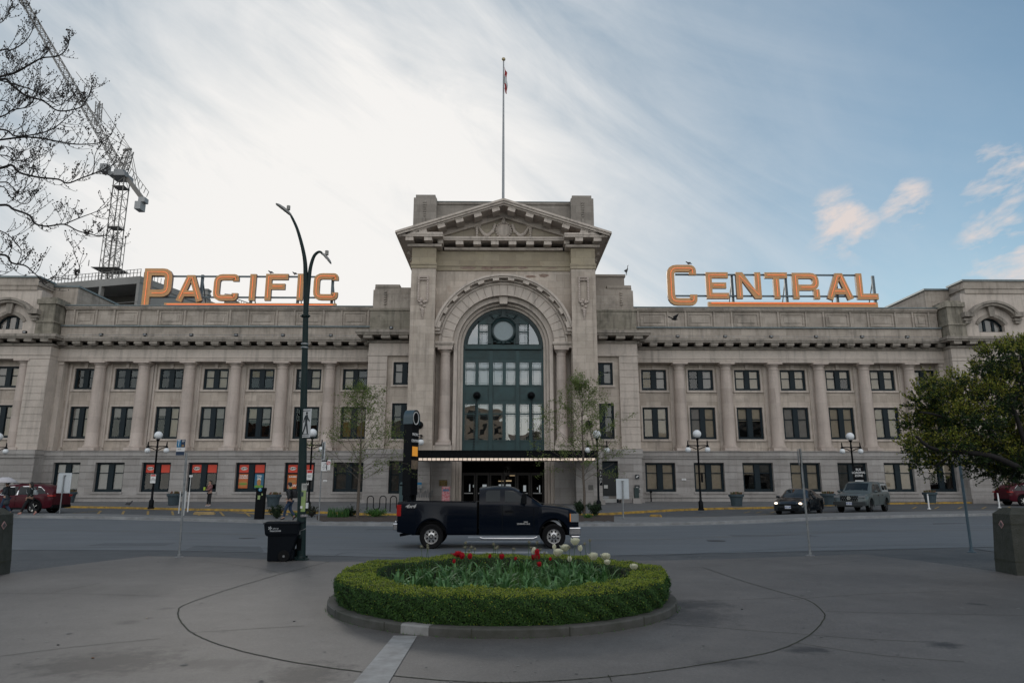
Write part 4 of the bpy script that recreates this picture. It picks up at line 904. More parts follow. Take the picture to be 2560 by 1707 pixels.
# ---- end pavilions
for s in (-1,1):
    if s<0: xi=-37.5; xo=-52.; sgn=lambda a,b:(min(xi-a,xi-b),max(xi-a,xi-b))
    else: xi=37.75; xo=53.; sgn=lambda a,b:(min(xi+a,xi+b),max(xi+a,xi+b))
    D=lambda d: xi+s*d
    wy=56.6; yf=56.0
    win=[(2.85,5.0),(7.4,9.7)]
    mb=MB(); hs=[]
    for a,b in win: x=sgn(a,b); hs+=[(*x,zA0,zA1),(*x,zB0,zB1)]
    holes_wall(mb,*sgn(0,15),4.75,12.2,wy+.4,wy+.9,hs); part(mb,'pavilion_wall',S_WALL)
    mb=MB(); holes_wall(mb,*sgn(-.02,1.75),4.78,12.19,yf,58.3,[],course=.56); part(mb,'rusticated_pier',S_PLAIN)
    mb=MB(); hs=[(*sgn(a-.15,b+.15),zG0,zG1) for a,b in win]; holes_wall(mb,*sgn(-.03,15),.95,4.12,yf-.15,57.3,hs,course=.56); part(mb,'rusticated_ground_wall',S_BASE)
    mb=MB(); mb.box(*sgn(-.1,15),yf-.35,57,.2,.948); mb.box(*sgn(-.05,15),yf-.25,57.3,4.122,4.4); mb.box(*sgn(-.1,15),yf-.33,57.3,4.402,4.48); mb.box(*sgn(-.05,15),yf-.25,57.3,4.482,4.75); part(mb,'base_course',S_BASE)
    for (a,b),bl in zip(win,[((1,1),(1,0)),((.5,1),(1,1))]):
        x=sgn(a,b); window(*x,zA0,zA1,wy+.5,bl); window(*x,zB0,zB1,wy+.5,bl,split=.38); x=sgn(a-.15,b+.15); window(*x,zG0,zG1,yf+.15,((1,1),(1,1)) if s<0 else ((1,0),(.4,0)),split=.36)
    for a,b in win: mb=MB(); x=sgn(a,b); mould(mb,*x,zA0,zA1,wy+.4); mould(mb,*x,zB0,zB1,wy+.4); part(mb,'window_surround',S_PLAIN)
    for d in (2.25,6.2,10.4): add_col(D(d),yf+.55)
    mb=MB(); mb.box(*sgn(-.02,15),yf+.0,58.4,12.202,12.5); mb.box(*sgn(-.06,15),yf-.06,58.4,12.502,12.56); mb.box(*sgn(-.02,15),yf,58.4,12.562,13.28); part(mb,'entablature',S_PLAIN)
    mb=MB(); mb.box(*sgn(-.15,15),yf-.15,58.4,13.282,13.48)
    for k in range(11): c=D(.2+k*1.33); mb.box(c-.32,c+.32,yf-.7,yf-.15,13.53,13.78)
    mb.box(*sgn(-.7,15),yf-.76,58.4,13.782,13.92); mb.box(*sgn(-.8,15),yf-.85,58.4,13.922,14.15); part(mb,'cornice',S_COR)
    # attic: corner pedestal, body with an arched window under a segmental hood
    mb=MB(); mb.box(*sgn(.1,1.6),yf+.05,58.2,14.152,15.3); mb.box(*sgn(.0,1.7),yf-.05,58.3,15.302,15.42); mb.box(*sgn(.15,1.55),yf+.1,58.2,15.422,16.9); mb.box(*sgn(.0,1.7),yf-.02,58.4,16.902,17.3); mb.box(*sgn(.2,1.5),yf+.2,58,17.302,17.5); part(mb,'corner_pedestal',S_MOSS)
    cxp=D(3.85); hw_=1.12; hz0=14.72; spr=15.32; 
    mb=MB(); rs_=.66; rr=(hw_*hw_+rs_*rs_)/(2*rs_); zc=spr+rs_-rr
    x0,x1=sgn(1.5,15); n_=24
    mb.box(x0,cxp-hw_,yf+.15,57.5,14.152,18.1); mb.box(cxp+hw_,x1,yf+.15,57.5,14.152,18.1); mb.box(cxp-hw_,cxp+hw_,yf+.15,57.5,14.152,hz0)
    for i in range(n_):
        a=-hw_+2*hw_*i/n_;b=-hw_+2*hw_*(i+1)/n_; mb.box(cxp+a,cxp+b,yf+.15,57.5,zc+math.sqrt(rr*rr-((a+b)/2)**2),18.1)
    part(mb,'attic_wall',S_PLAIN)
    mb=MB(); mb.box(*sgn(1.9,15),yf+.05,58,18.102,18.5); mb.box(*sgn(1.8,15),yf-.02,58,18.502,19.15); mb.box(*sgn(.2,3),58.2,70,17.302,18.9); mb.box(*sgn(-.0,4),58.1,70,17.9,18.3) if 0 else None
    mb.box(*sgn(-.3,15),58.02,64.2,16.9,18.9)
    part(mb,'attic_parapet',S_WEA); mb=MB(); mb.box(*sgn(1.68,15),yf-.12,58.1,19.152,19.3); mb.box(*sgn(-.42,15),57.9,64.3,18.902,19.06); part(mb,'lead_coping',FLASH)
    mb=MB(); a1=math.degrees(math.asin(min(.99,(hw_+.0)/rr))); mb.arc(cxp,zc,rr+.02,rr+.3,yf+.05,yf+.149,90-a1,90+a1,20); mb.arc(cxp,zc,rr+.95,rr+1.15,yf-.35,yf+.149,38,142,20); mb.arc(cxp,zc,rr+1.155,rr+1.35,yf-.5,yf+.149,38,142,20)
    mb.prism([(cxp-.2,zc+rr+.05),(cxp+.2,zc+rr+.05),(cxp+.28,zc+rr+.94),(cxp-.28,zc+rr+.94)],yf-.15,yf+.04)
    for k in (-1,1): mb.box(cxp+k*2.15-.4,cxp+k*2.15+.4,yf-.45,yf+.149,15.95,16.35); mb.box(cxp+k*2.15-.32,cxp+k*2.15+.32,yf-.2,yf+.149,15.65,15.85); mb.box(cxp+k*2.15-.22,cxp+k*2.15+.22,yf-.15,yf+.149,15.42,15.62)
    part(mb,'segmental_hood',S_COR)
    mb=MB(); y=yf+.5
    for c in (-.38,.38): mb.box(cxp+c-.1,cxp+c+.1,y,y+.12,hz0,spr+.58)
    mb.box(cxp-hw_,cxp-hw_+.14,y,y+.12,hz0,spr+.1); mb.box(cxp+hw_-.14,cxp+hw_,y,y+.12,hz0,spr+.1); mb.box(cxp-hw_,cxp+hw_,y,y+.1,hz0,hz0+.1); mb.arc(cxp,zc,rr-.14,rr,y,y+.12,90-a1,90+a1,16)
    w=part(mb,'arched_window',FRAME); mb=MB(); mb.quad((cxp-hw_,y+.07,hz0),(cxp+hw_,y+.07,hz0),(cxp+hw_,y+.07,spr+.7),(cxp-hw_,y+.07,spr+.7)); mb.build('pane',GLASS,w)
    mb=MB(); mb.box(cxp-hw_,cxp+hw_,y+.14,y+.16,hz0,spr+.7); mb.build('blind',BLIND[1],w)
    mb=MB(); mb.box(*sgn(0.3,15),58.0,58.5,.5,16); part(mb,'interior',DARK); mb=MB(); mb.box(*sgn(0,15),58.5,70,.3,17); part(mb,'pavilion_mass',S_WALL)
# ================================================================= ROOF SIGNS
SFACE=mat('sign_orange_face',(.58,.32,.13),.6,vs=2.5,col2=(.46,.27,.13)); SEDGE=mat('sign_edge',(.20,.14,.12),.5)
NEON=mat('neon_tube',(.9,.25,.08),.3,emit=(1.,.17,.05),es=.6)
FRM=mat('sign_frame_steel',(.11,.14,.16),.5,metal=.3,var=.3)
YS=58.8
def stroke(mb,pts,w,y0,y1,close=False):
    """thick polyline with mitred joins in the xz plane"""
    n=len(pts); P=[Vector((p[0],p[1])) for p in pts]; l=[];r=[]
    for i in range(n):
        if close: a=P[i-1];b=P[(i+1)%n]
        else: a=P[max(i-1,0)];b=P[min(i+1,n-1)]
        d0=(P[i]-a); d1=(b-P[i]); d0=d0.normalized() if d0.length>1e-6 else d1.normalized(); d1=d1.normalized() if d1.length>1e-6 else d0
        n0=Vector((-d0.y,d0.x)); n1=Vector((-d1.y,d1.x)); m=(n0+n1); m=m.normalized(); k=w/2/max(.35,m.dot(n0)); l.append(P[i]+m*k); r.append(P[i]-m*k)
    vs=[(p.x,y0,p.y) for p in l]+[(p.x,y0,p.y) for p in r]+[(p.x,y1,p.y) for p in l]+[(p.x,y1,p.y) for p in r]
    fs=[]
    for i in range(n if close else n-1):
        j=(i+1)%n; fs+=[(i,n+i,n+j,j),(2*n+i,2*n+j,3*n+j,3*n+i),(i,j,2*n+j,2*n+i),(n+i,3*n+i,3*n+j,n+j)]
    if not close: fs+=[(0,2*n,3*n,n),(n-1,2*n-1,4*n-1,3*n-1)]
    mb.add(vs,fs)
def rc(pts,rad,close=False):     # round the corners of a polyline
    P=[Vector(p) for p in pts]; n=len(P); out=[]
    for i in range(n):
        if (not close and i in (0,n-1)): out.append(tuple(P[i])); continue
        a=P[i-1];b=P[(i+1)%n]; u=(a-P[i]);v=(b-P[i]); r_=min(rad,u.length*.45,v.length*.45); u=u.normalized()*r_; v=v.normalized()*r_
        for k in range(5):
            t=k/4; q=(P[i]+u)*(1-t)**2+P[i]*2*t*(1-t)+(P[i]+v)*t*t; out.append(tuple(q))
    return out
def letter(sign,ch,x0,x1,z0,z1,w):
    h=w/2; a,b,c,d=x0+h,x1-h,z0+h,z1-h; m=(c+d)/2; rad=min(b-a,d-c)*.30
    S=[]
    if ch=='P': mm=c+(d-c)*.36; S=[[ (a,z0),(a,d)]+rc([(a,d),(b,d),(b,mm),(a,mm)],rad)[1:]]; S=[[(a,z0),(a,d)]+rc([(a,d),(b,d),(b,mm),(a+h,mm)],rad)[1:]]
    elif ch=='C': g=(d-c)*.20; S=[rc([(b,d-g),(b,d),(a,d),(a,c),(b,c),(b,c+g+.05)],rad)]
    elif ch=='I': S=[[((a+b)/2,z0),((a+b)/2,z1)]]
    elif ch=='F': S=[[(a,z0),(a,d),(x1,d)],[(a+h,m+.05),(x1-.12*(x1-x0),m+.05)]]
    elif ch=='E': S=[[(x1,d),(a,d),(a,c),(x1,c)],[(a+h,m),(x1-.10*(x1-x0),m)]]
    elif ch=='L': S=[[(a,z1),(a,c),(x1,c)]]
    elif ch=='T': S=[[(x0,d),(x1,d)],[((x0+x1)/2,d-h),((x0+x1)/2,z0)]]
    elif ch=='A': t=(x0+x1)/2; g=w*.28; S=[[(a-.02,z0),(t-g,d),(t+g,d),(b+.02,z0)],[(a+.33*(t-a),c+(d-c)*.24),(b-.33*(b-t),c+(d-c)*.24)]]
    elif ch=='N': S=[[(a,z0),(a,d-.05),(b,c+.05),(b,z1)]]
    elif ch=='R': mm=c+(d-c)*.42; S=[[(a,z0),(a,d)]+rc([(a,d),(b,d),(b,mm),(a+h,mm)],rad*.9)[1:],[(b-.02,mm-h*.6),(b,mm-h*1.4),(b,z0)]]
    mb=MB()
    if ch=='N':
        for i,(p_,q_) in enumerate(((x0,x0+w),(x1-w,x1))): mb.box(p_,q_,YS,YS+.28,z0,z1)
        mb.prism([(x0+.01,z1-.003),(x1-w*1.12,z0+.003),(x1-.01,z0+.003),(x0+w*1.12,z1-.003)],YS-.004,YS+.276)
    else:
        for i,s in enumerate(S): stroke(mb,s,w,YS-.0-.004*i,YS+.28-.004*i)
    me=mb; me.m=[]; 
    for f in me.f: 
        v=[me.v[k] for k in f]; me.m.append(0 if max(p[1] for p in v)<YS+.01 else 1)
    o=me.build('letter',[SFACE,SEDGE],sign); fixn(o)
    t=MB()
    for i,s in enumerate(S):
        p=[(q[0],YS-.09,q[1]) for q in s]
        A=Vector(p[0]);B=Vector(p[1]); L0=(B-A).length; p[0]=tuple(A+(B-A)*min(.4,(.22 if i==0 else .12)/max(L0,.01)))
        A=Vector(p[-1]);B=Vector(p[-2]); L0=(B-A).length; p[-1]=tuple(A+(B-A)*min(.4,.2/max(L0,.01)))
        t.tube(p,.020,5)
    t.build('neon_tube',NEON,o)
def sign(label,spec,under,posts,rails,px_rail,group):
    s=thing('rooftop_letter_sign',label,'sign',(ux(under[0],765,YS),YS,17.1),group=group)
    for ch,xa,xb,ya,yb,w in spec: letter(s,ch,ux(xa,(ya+yb)/2,YS),ux(xb,(ya+yb)/2,YS),uz(yb,YS,(xa+xb)/2),uz(ya,YS,(xa+xb)/2),w)
    x0,x1=ux(under[0],762,YS),ux(under[1],762,YS); z0,z1=uz(under[3],YS,under[0]),uz(under[2],YS,under[0]); mb=MB(); mb.box(x0,x1,YS,YS+.3,z0-.25,z1); o=mb.build('underline_bar',SFACE,s)
    mb=MB(); mb.tube([(x0+.25,YS-.08,(z0+z1)/2+.04),(x1-.25,YS-.08,(z0+z1)/2+.04)],.035,5); mb.build('neon_tube',NEON,o)
    mb=MB()
    for r_ in rails: z=uz(r_,YS+.35,(px_rail[0]+px_rail[1])/2); mb.box(ux(px_rail[0],r_,YS),ux(px_rail[1],r_,YS),YS+.35,YS+.48,z-.07,z+.07)
    zt=uz(rails[0],YS+.5); 
    for p in posts: x=ux(p,730,YS+.5); mb.box(x-.11,x+.11,YS+.5,YS+.68,16.4,zt+.05); mb.beam((x,YS+.6,zt-.2),(x,YS+2.6,16.5),.08)
    mb.build('support_frame',FRM,s)
    return s
sign('orange neon PACIFIC letters standing on the roof of the left wing',[('P',357,428,671,772,.66),('A',442,508,687.6,753,.54),('C',533.6,595.5,685.3,751.5,.54),('I',622.5,640,685,751,.54),('F',663,719,684.5,751,.54),('I',741.5,759.5,684,750.5,.54),('C',783.5,845,683,749.8,.54)],(410,840,757,768),(502,628,745,830),(691,743),(372,820),'roof signs')
sign('orange neon CENTRAL letters standing on the roof of the right wing',[('C',1668.5,1742,662,763,.66),('E',1765.5,1821.5,680.5,746.4,.54),('N',1841,1903,680.5,746.6,.54),('T',1913.5,1970,681,747,.54),('R',1982,2048,682,747.4,.54),('A',2066,2132,683,748,.54),('L',2142,2194,683.5,748.4,.54)],(1771,2195,754.5,763.5),(1832,1967,2093,2187),(687,740),(1690,2150),'roof signs')
# flag pole and flag
fp=thing('flagpole','tall slim pale flagpole above the central pediment','flagpole',(*U(1258,490,53.9)[:2],25.3)); x,y,_=fp.location
mb=MB(); mb.tube([(x,y,21.5),(x,y,30),(x,y,38.6)],[.13,.10,.055],10); mb.build('pole',GALV,fp,40); mb=MB(); mb.sphere((x,y,38.75),.17,12); mb.build('finial',mat('gilt_ball',(.4,.33,.2),.4,metal=.5),fp,60)
mb=MB(); 
def fl(u,v): return (x+.06+.26*u+.05*math.sin(9*v+3*u),y-.08+.22*math.sin(5*u+4*v),38.0-2.3*v-.5*u*(1-v)-.3*u)
RD=mat('flag_red',(.35,.03,.03),.8); WH=mat('flag_white',(.6,.6,.6),.8)
mb.cm=0
n1_,n2_=6,14
for i in range(n1_):
    for j in range(n2_):
        mb.cm=1 if 4<=j<=9 else 0; mb.quad(fl(i/n1_,j/n2_),fl(i/n1_,(j+1)/n2_),fl((i+1)/n1_,(j+1)/n2_),fl((i+1)/n1_,j/n2_))
tag(mb.build('flag',[RD,WH],None,60),'red and white flag hanging limp from the tall pole','flag')
# ================================================================= CRANE + SITE BUILDING
CR=mat('crane_steel',(.20,.19,.18),.6,var=.3); CRD=mat('crane_dark',(.22,.23,.24),.6)
YC_=120.
base=U(271.5,715,YC_); crt=thing('tower_crane','tall grey luffing tower crane with lattice mast and raised jib','crane',(base[0],YC_,10))
def lattice(mb,p,q,w,n,t=.16,up=None,taper=1.,sides=4):
    p=Vector(p);q=Vector(q);d=(q-p).normalized(); x=d.cross(up or Vector((0,1,0))).normalized(); y=d.cross(x)
    def C(i,k):
        f=i/n; ww=w*(1+(taper-1)*f)/2; o=[(-1,-1),(1,-1),(1,1),(-1,1)][k] if sides==4 else [(-1,-1),(1,-1),(0,.8)][k]
        return p+(q-p)*f+x*o[0]*ww+y*o[1]*ww
    for k in range(sides): mb.beam(C(0,k),C(n,k),t*1.4)
    for i in range(n):
        for k in range(sides):
            k2=(k+1)%sides; mb.beam(C(i,k),C(i,k2),t*.7)
            if (i+k)%2: mb.beam(C(i,k),C(i+1,k2),t*.7)
            else: mb.beam(C(i,k2),C(i+1,k),t*.7)
mt=U(302,447,YC_)
mb=MB(); lattice(mb,(base[0],YC_,12),(base[0],YC_,mt[2]),1.9,24,.10)
for z in (base[2]+3.,base[2]+11.,base[2]+19): mb.box(base[0]-1.1,base[0]+1.1,YC_-1.1,YC_+1.1,z,z+.08)
mb.build('mast',CR,crt)
mb=MB(); lattice(mb,(base[0],YC_,base[2]-1),(base[0],YC_,base[2]+10),2.6,6,.07)
for a in (-2.6,2.6): mb.beam((base[0]+a,YC_-2.4,base[2]+3),(base[0]+a,YC_-2.4,base[2]+4.1),.1)
mb.box(base[0]-2.4,base[0]+2.4,YC_-2.,YC_+2.,base[2]+2.9,base[2]+2.98); mb.build('climbing_cage',CR,crt)
cab=U(290,436,YC_); mb=MB(); mb.box(mt[0]-1.5,mt[0]+1.5,YC_-1.6,YC_+1.6,mt[2],mt[2]+.7); mb.box(mt[0]-2.6,mt[0]-1.4,YC_-2.6,YC_-1.,mt[2]+.3,mt[2]+1.8); mb.box(mt[0]-.9,mt[0]+.8,YC_-1,YC_+1,mt[2]+.7,mt[2]+1.5); mb.build('slewing_cab',CRD,crt)
jt=U(58,3,YC_-6); jb=U(300,420,YC_); mb=MB(); lattice(mb,jb,U(30,-48,YC_-8),1.25,46,.085,taper=.6); mb.build('jib',CR,crt)
mb=MB(); c0=U(305,428,YC_); c1=U(362,505,YC_); mb.beam(c0,c1,1.0,.7)
c0v=Vector(c0);c1v=Vector(c1)
for k in range(9): p=c0v.lerp(c1v,k/8)+Vector((.7,-.9,.6)); mb.beam(p,p+Vector((.3,0,1.0)),.09)
mb.beam(c0v+Vector((1,-.9,1.6)),c1v+Vector((1,-.9,1.6)),.09); mb.build('counter_jib',CR,crt)
cw_=U(350,515,YC_); mb=MB(); mb.box(cw_[0]-.55,cw_[0]+.55,YC_-.9,YC_+.9,cw_[2]-.9,cw_[2]+.6); mb.box(cw_[0]-.1,cw_[0]+1.1,YC_-.7,YC_+.7,cw_[2]+.6,cw_[2]+1.5); mb.build('counterweight',mat('crane_weight',(.30,.31,.32),.7),crt)
mb=MB(); ft=U(324,376,YC_); lattice(mb,U(306,428,YC_),ft,1.3,6,.10,taper=.8); lattice(mb,U(318,432,YC_),ft,1.,6,.12) if 0 else None; mb.beam(U(308,376,YC_),U(329,373,YC_),.35); mb.build('a_frame',CR,crt)
mb=MB(); 
for a,b in (((328,375),(212,260)),((328,375),(247,254)),((326,374),(262,335)),((329,378),(350,482)),((326,380),(340,470)),((247,254),(190,180)),((248,300),(248,254))): mb.beam(U(*a,YC_-1),U(*b,YC_-1),.09)
lattice(mb,U(244,312,YC_),U(248,256,YC_),.8,5,.08); mb.build('stay_rope',CR,crt)
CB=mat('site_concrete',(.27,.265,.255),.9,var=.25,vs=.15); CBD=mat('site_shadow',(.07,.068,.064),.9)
sb=thing('unfinished_concrete_building','unfinished grey concrete building with open floors behind the left roof','building',(-50,100,0))
YB=96.
Bc=U(351,690,YB); zt=Bc[2]
def onz(px,py,z):
    x,y,w=ray(px,py); t=(z-2)/w; return Vector((x*t,y*t,z))
A_=onz(128,709,zt); C_=onz(548,762,zt); B_=Vector(Bc)
def wallseg(mb,p,q,z0,z1,th,t0=0.,t1=1.):
    a=p.lerp(q,t0);b=p.lerp(q,t1); d=(q-p).normalized(); n=Vector((-d.y,d.x,0)); 
    if n.y<0:n=-n
    vs=[(a.x,a.y,z0),(b.x,b.y,z0),(b.x+n.x*th,b.y+n.y*th,z0),(a.x+n.x*th,a.y+n.y*th,z0)]; vs+=[(x,y,z1) for x,y,_ in vs]
    mb.add(vs,[(0,3,2,1),(4,5,6,7),(0,1,5,4),(1,2,6,5),(2,3,7,6),(3,0,4,7)])
for q in (A_,C_): q.z=0
B0=Vector((B_.x,B_.y,0)); D_=A_+C_-B0
mb=MB()
for z in (zt-1.1,zt-5.3,zt-9.6,zt-13.9): mb.zprism([(v.x,v.y) for v in (A_,B0,C_,D_)],z,z+(.35 if z<zt-1.2 else 1.1))
mb.build('floor_slab',CB,sb); fixn(sb.children[-1]) if 0 else None
mb=MB()
for t in (.02,.30,.57,.982): wallseg(mb,A_,B0,zt-22,zt-1.1,.6,t-.012,t+.012)
wallseg(mb,B0,C_,zt-22,zt-.9,.5,0,1.); mb.build('concrete_wall',CB,sb)
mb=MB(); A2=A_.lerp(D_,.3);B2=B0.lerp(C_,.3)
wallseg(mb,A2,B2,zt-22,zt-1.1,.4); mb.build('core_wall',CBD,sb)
mb=MB()
for t in [i/26 for i in range(27)]:
    p=A_.lerp(B0,t); mb.beam((p.x,p.y,zt),(p.x,p.y,zt+1.1),.07)
    p=B0.lerp(C_,t); mb.beam((p.x,p.y,zt),(p.x,p.y,zt+.8),.07) if t<.35 else None
for h in (.55,1.05): mb.beam((A_.x,A_.y,zt+h),(B0.x,B0.y,zt+h),.06); mb.beam((A_.x,A_.y,zt-4.9+h),(B0.x,B0.y,zt-4.9+h),.06)
mb.build('edge_railing',CR,sb)
q=U(510,722,88); mb=MB(); mb.box(q[0]-.5,q[0]+.5,88,89,10,q[2]); 
for k in range(5): mb.box(q[0]-.62,q[0]+.62,87.9,89,q[2]-.6*k-.2,q[2]-.6*k)
mb.build('rebar_column',CB,sb); mb=MB()
def rail(a,b):
    a=Vector(U(*a,88));b=Vector(U(*b,88)); mb.beam(a,b,.1); mb.beam(a-Vector((0,0,1)),b-Vector((0,0,1)),.14)
    for k in range(9): p=a.lerp(b,k/8); mb.beam(p,p-Vector((0,0,1)),.06)
rail((512,748),(555,765)); rail((562,735),(592,738)); rail((585,745),(635,762)); mb.box(*[f for f in (ux(560,760,88),ux(592,760,88))],88,90,12,uz(752,88,575)); mb.build('site_stair',CR,sb)
# ================================================================= VEHICLES
def cloft(mb,xs,sec,ends=True):
    """sec(x) -> half section [(y,z)...] from bottom centre to top centre"""
    rows=[]
    for x in xs:
        s=sec(x); rows.append([(x,-y,z) for y,z in s]+[(x,y,z) for y,z in s[-2:0:-1]])
    n=len(rows[0]); vs=[p for r_ in rows for p in r_]; fs=[]
    for i in range(len(rows)-1):
        for j in range(n): fs.append((i*n+j,i*n+(j+1)%n,(i+1)*n+(j+1)%n,(i+1)*n+j))
    if ends: fs+=[tuple(range(n-1,-1,-1)),tuple(range((len(rows)-1)*n,len(rows)*n))]
    mb.add(vs,fs)
class Car:
    def __init__(s,keys,wheels,R_,sill,L):
        s.k=np.array(keys,float); s.w=wheels; s.R=R_; s.sill=sill; s.L=L
    def val(s,x): return [float(np.interp(x,s.k[:,0],s.k[:,i])) for i in range(1,6)]  # zbelt,ztop,wb,wt,zlow
    def zs(s,x):
        zl=s.val(x)[4]
        for wx,wz in s.w:
            d=abs(x-wx)
            if d<s.R: zl=max(zl,wz+math.sqrt(s.R**2-d*d))
        return zl
    def sec(s,x):
        zb,zt,wb,wt,_=s.val(x); z0=s.zs(x); z0=min(z0,zb-.12); zm=z0+(zb-z0)*.55
        return [(0,z0),(wb-.10,z0),(wb-.015,z0+.03),(wb+.012,zm),(wb-.012,zb-.05),(wb-.06,zb),(wt+(wb-.06-wt)*.12,zb+(zt-zb)*.86) if zt-zb>.2 else (wt+.02,zb+(zt-zb)*.6),(wt-.07 if zt-zb>.2 else wt-.05,zt-.012),(wt*.5,zt+.012),(0,zt+.02)]
    def side(s,x,z):
        zb,zt,wb,wt,_=s.val(x); y0=wb-.06; y1=wt+(wb-.06-wt)*.12; z1=zb+(zt-zb)*.86
        return y0+(y1-y0)*(z-zb)/max(.01,z1-zb)
    def body(s,m,parent,name='body'):
        xs=set(np.linspace(s.k[0,0],s.k[-1,0],60)); xs|=set(s.k[:,0])
        for wx,wz in s.w:
            for a in np.linspace(-1,1,25): xs.add(wx+s.R*math.sin(a*math.pi/2)*.9995)
        mb=MB(); cloft(mb,sorted(x for x in xs if s.k[0,0]<=x<=s.k[-1,0]),s.sec); o=mb.build(name,m,parent,38,local=True); fixn(o); return o
    def pane(s,poly,parent,m,sgn,name='side_window',o=.008):
        mb=MB(); mb.add([(x,sgn*(s.side(x,z)+o),z) for x,z in poly],[tuple(range(len(poly))) if sgn<0 else tuple(range(len(poly)-1,-1,-1))]); return mb.build(name,m,parent,local=True)
    def screen(s,xa,xb,parent,m,name='windscreen',ins=.1,o=.012):
        mb=MB(); n=6;vs=[];fs=[]
        for i in range(n+1):
            x=xa+(xb-xa)*i/n; zb,zt,wb,wt,_=s.val(x)
            for j in range(n+1): 
                y=(wt-ins)*(2*j/n-1); vs.append((x,y,zt+.02-.03*abs(2*j/n-1)+o))
        for i in range(n):
            for j in range(n): fs.append((i*(n+1)+j,i*(n+1)+j+1,(i+1)*(n+1)+j+1,(i+1)*(n+1)+j))
        mb.add(vs,fs); return mb.build(name,m,parent,40,local=True)
def wheel(parent,x,y,z,r,w,rimr,rimm,spokes,sgn):
    mb=MB(); a=w/2; mb.lathe([(rimr,-a*.8),(r-.04,-a),(r,-a*.75),(r,a*.75),(r-.04,a),(rimr,a*.8)],(0,0,0),32,'y',cap=False); t=mb.build('wheel',RUB,parent,40,local=True); t.location=(x,y,z)
    mb=MB(); f=sgn*a*.72; mb.lathe([(rimr*.99,sgn*a*.82),(rimr*.93,f*.9),(rimr*.88,f*.3),(rimr*.8,0)],(0,0,0),32,'y',cap=False); mb.lathe([(0,f+sgn*.02),(rimr*.2,f+sgn*.02),(rimr*.24,f*.7)],(0,0,0),16,'y')
    if spokes==8:
        mb.lathe([(rimr*.30,f*.95),(rimr*.5,f*.72),(rimr*.92,f*.8)],(0,0,0),32,'y',cap=False)
        hb=MB()
        for k in range(8):
            an=2*math.pi*(k+.5)/8; k0=len(hb.v); hb.sphere((0,0,0),1,8,(rimr*.12,.012,rimr*.17)); hb.v[k0:]=[(x*math.cos(an-math.pi/2)-z*math.sin(an-math.pi/2)+math.cos(an)*rimr*.66,y+f*.775,x*math.sin(an-math.pi/2)+z*math.cos(an-math.pi/2)+math.sin(an)*rimr*.66) for x,y,z in hb.v[k0:]]
        hb.lathe([(0,f*.97),(rimr*.10,f*.97)],(0,0,0),10,'y',cap=False); hb.build('rim_hole',BLACK,t,local=True)
    for k in range(spokes if spokes!=8 else 0):
        an=2*math.pi*k/spokes; c,s_=math.cos(an),math.sin(an); mb.beam((c*rimr*.15,f*.8,s_*rimr*.15),(c*rimr*.9,f*.85,s_*rimr*.9),rimr*(.30 if spokes<7 else .2),.03)
    mb.build('rim',rimm,t,35,local=True)
    mb=MB(); mb.lathe([(0,0),(rimr*.86,0)],(0,0,0),24,'y',cap=False); mb.build('brake_shadow',BLACK,t,local=True)
RIM=mat('alloy_rim',(.5,.5,.5),.25,metal=.9); RIMD=mat('dark_alloy',(.06,.06,.065),.3,metal=.7)
AMB=mat('amber_lens',(.7,.22,.03),.2,emit=(1,.35,.05),es=.08); REDL=mat('red_lens',(.30,.008,.008),.2); CLR=mat('clear_lens',(.20,.21,.22),.1)
PLATE=mat('plate_white',(.6,.62,.66),.5); PLB=mat('plate_blue',(.03,.06,.25),.5)
# --- near pickup truck
NAVY=mat('dark_navy_paint',(.0010,.0034,.009),.22,coat=.16,spec=.14)
tr=thing('pickup_truck','dark navy extended cab pickup truck driving past behind the round flower bed','truck',(-.55-3.1+.0,23.6,.0))
W_=.98
cab=Car([(2.80,1.42,1.90,W_,.80,.42),(2.95,1.42,1.925,W_,.78,.42),(3.3,1.42,1.955,W_,.77,.42),(3.8,1.41,1.95,W_,.77,.42),(4.02,1.40,1.90,W_,.78,.42),(4.4,1.38,1.70,W_,.80,.42),(4.80,1.36,1.455,W_,.82,.42),(4.92,1.345,1.375,W_,.86,.42),(5.4,1.29,1.345,W_+.01,.88,.42),(5.85,1.2,1.27,W_,.86,.42),(6.05,1.13,1.19,W_-.03,.82,.45),(6.12,1.05,1.09,W_-.06,.8,.5)],[(5.29,.42)],.50,.42,6.2)
cb=cab.body(NAVY,tr,'cab')
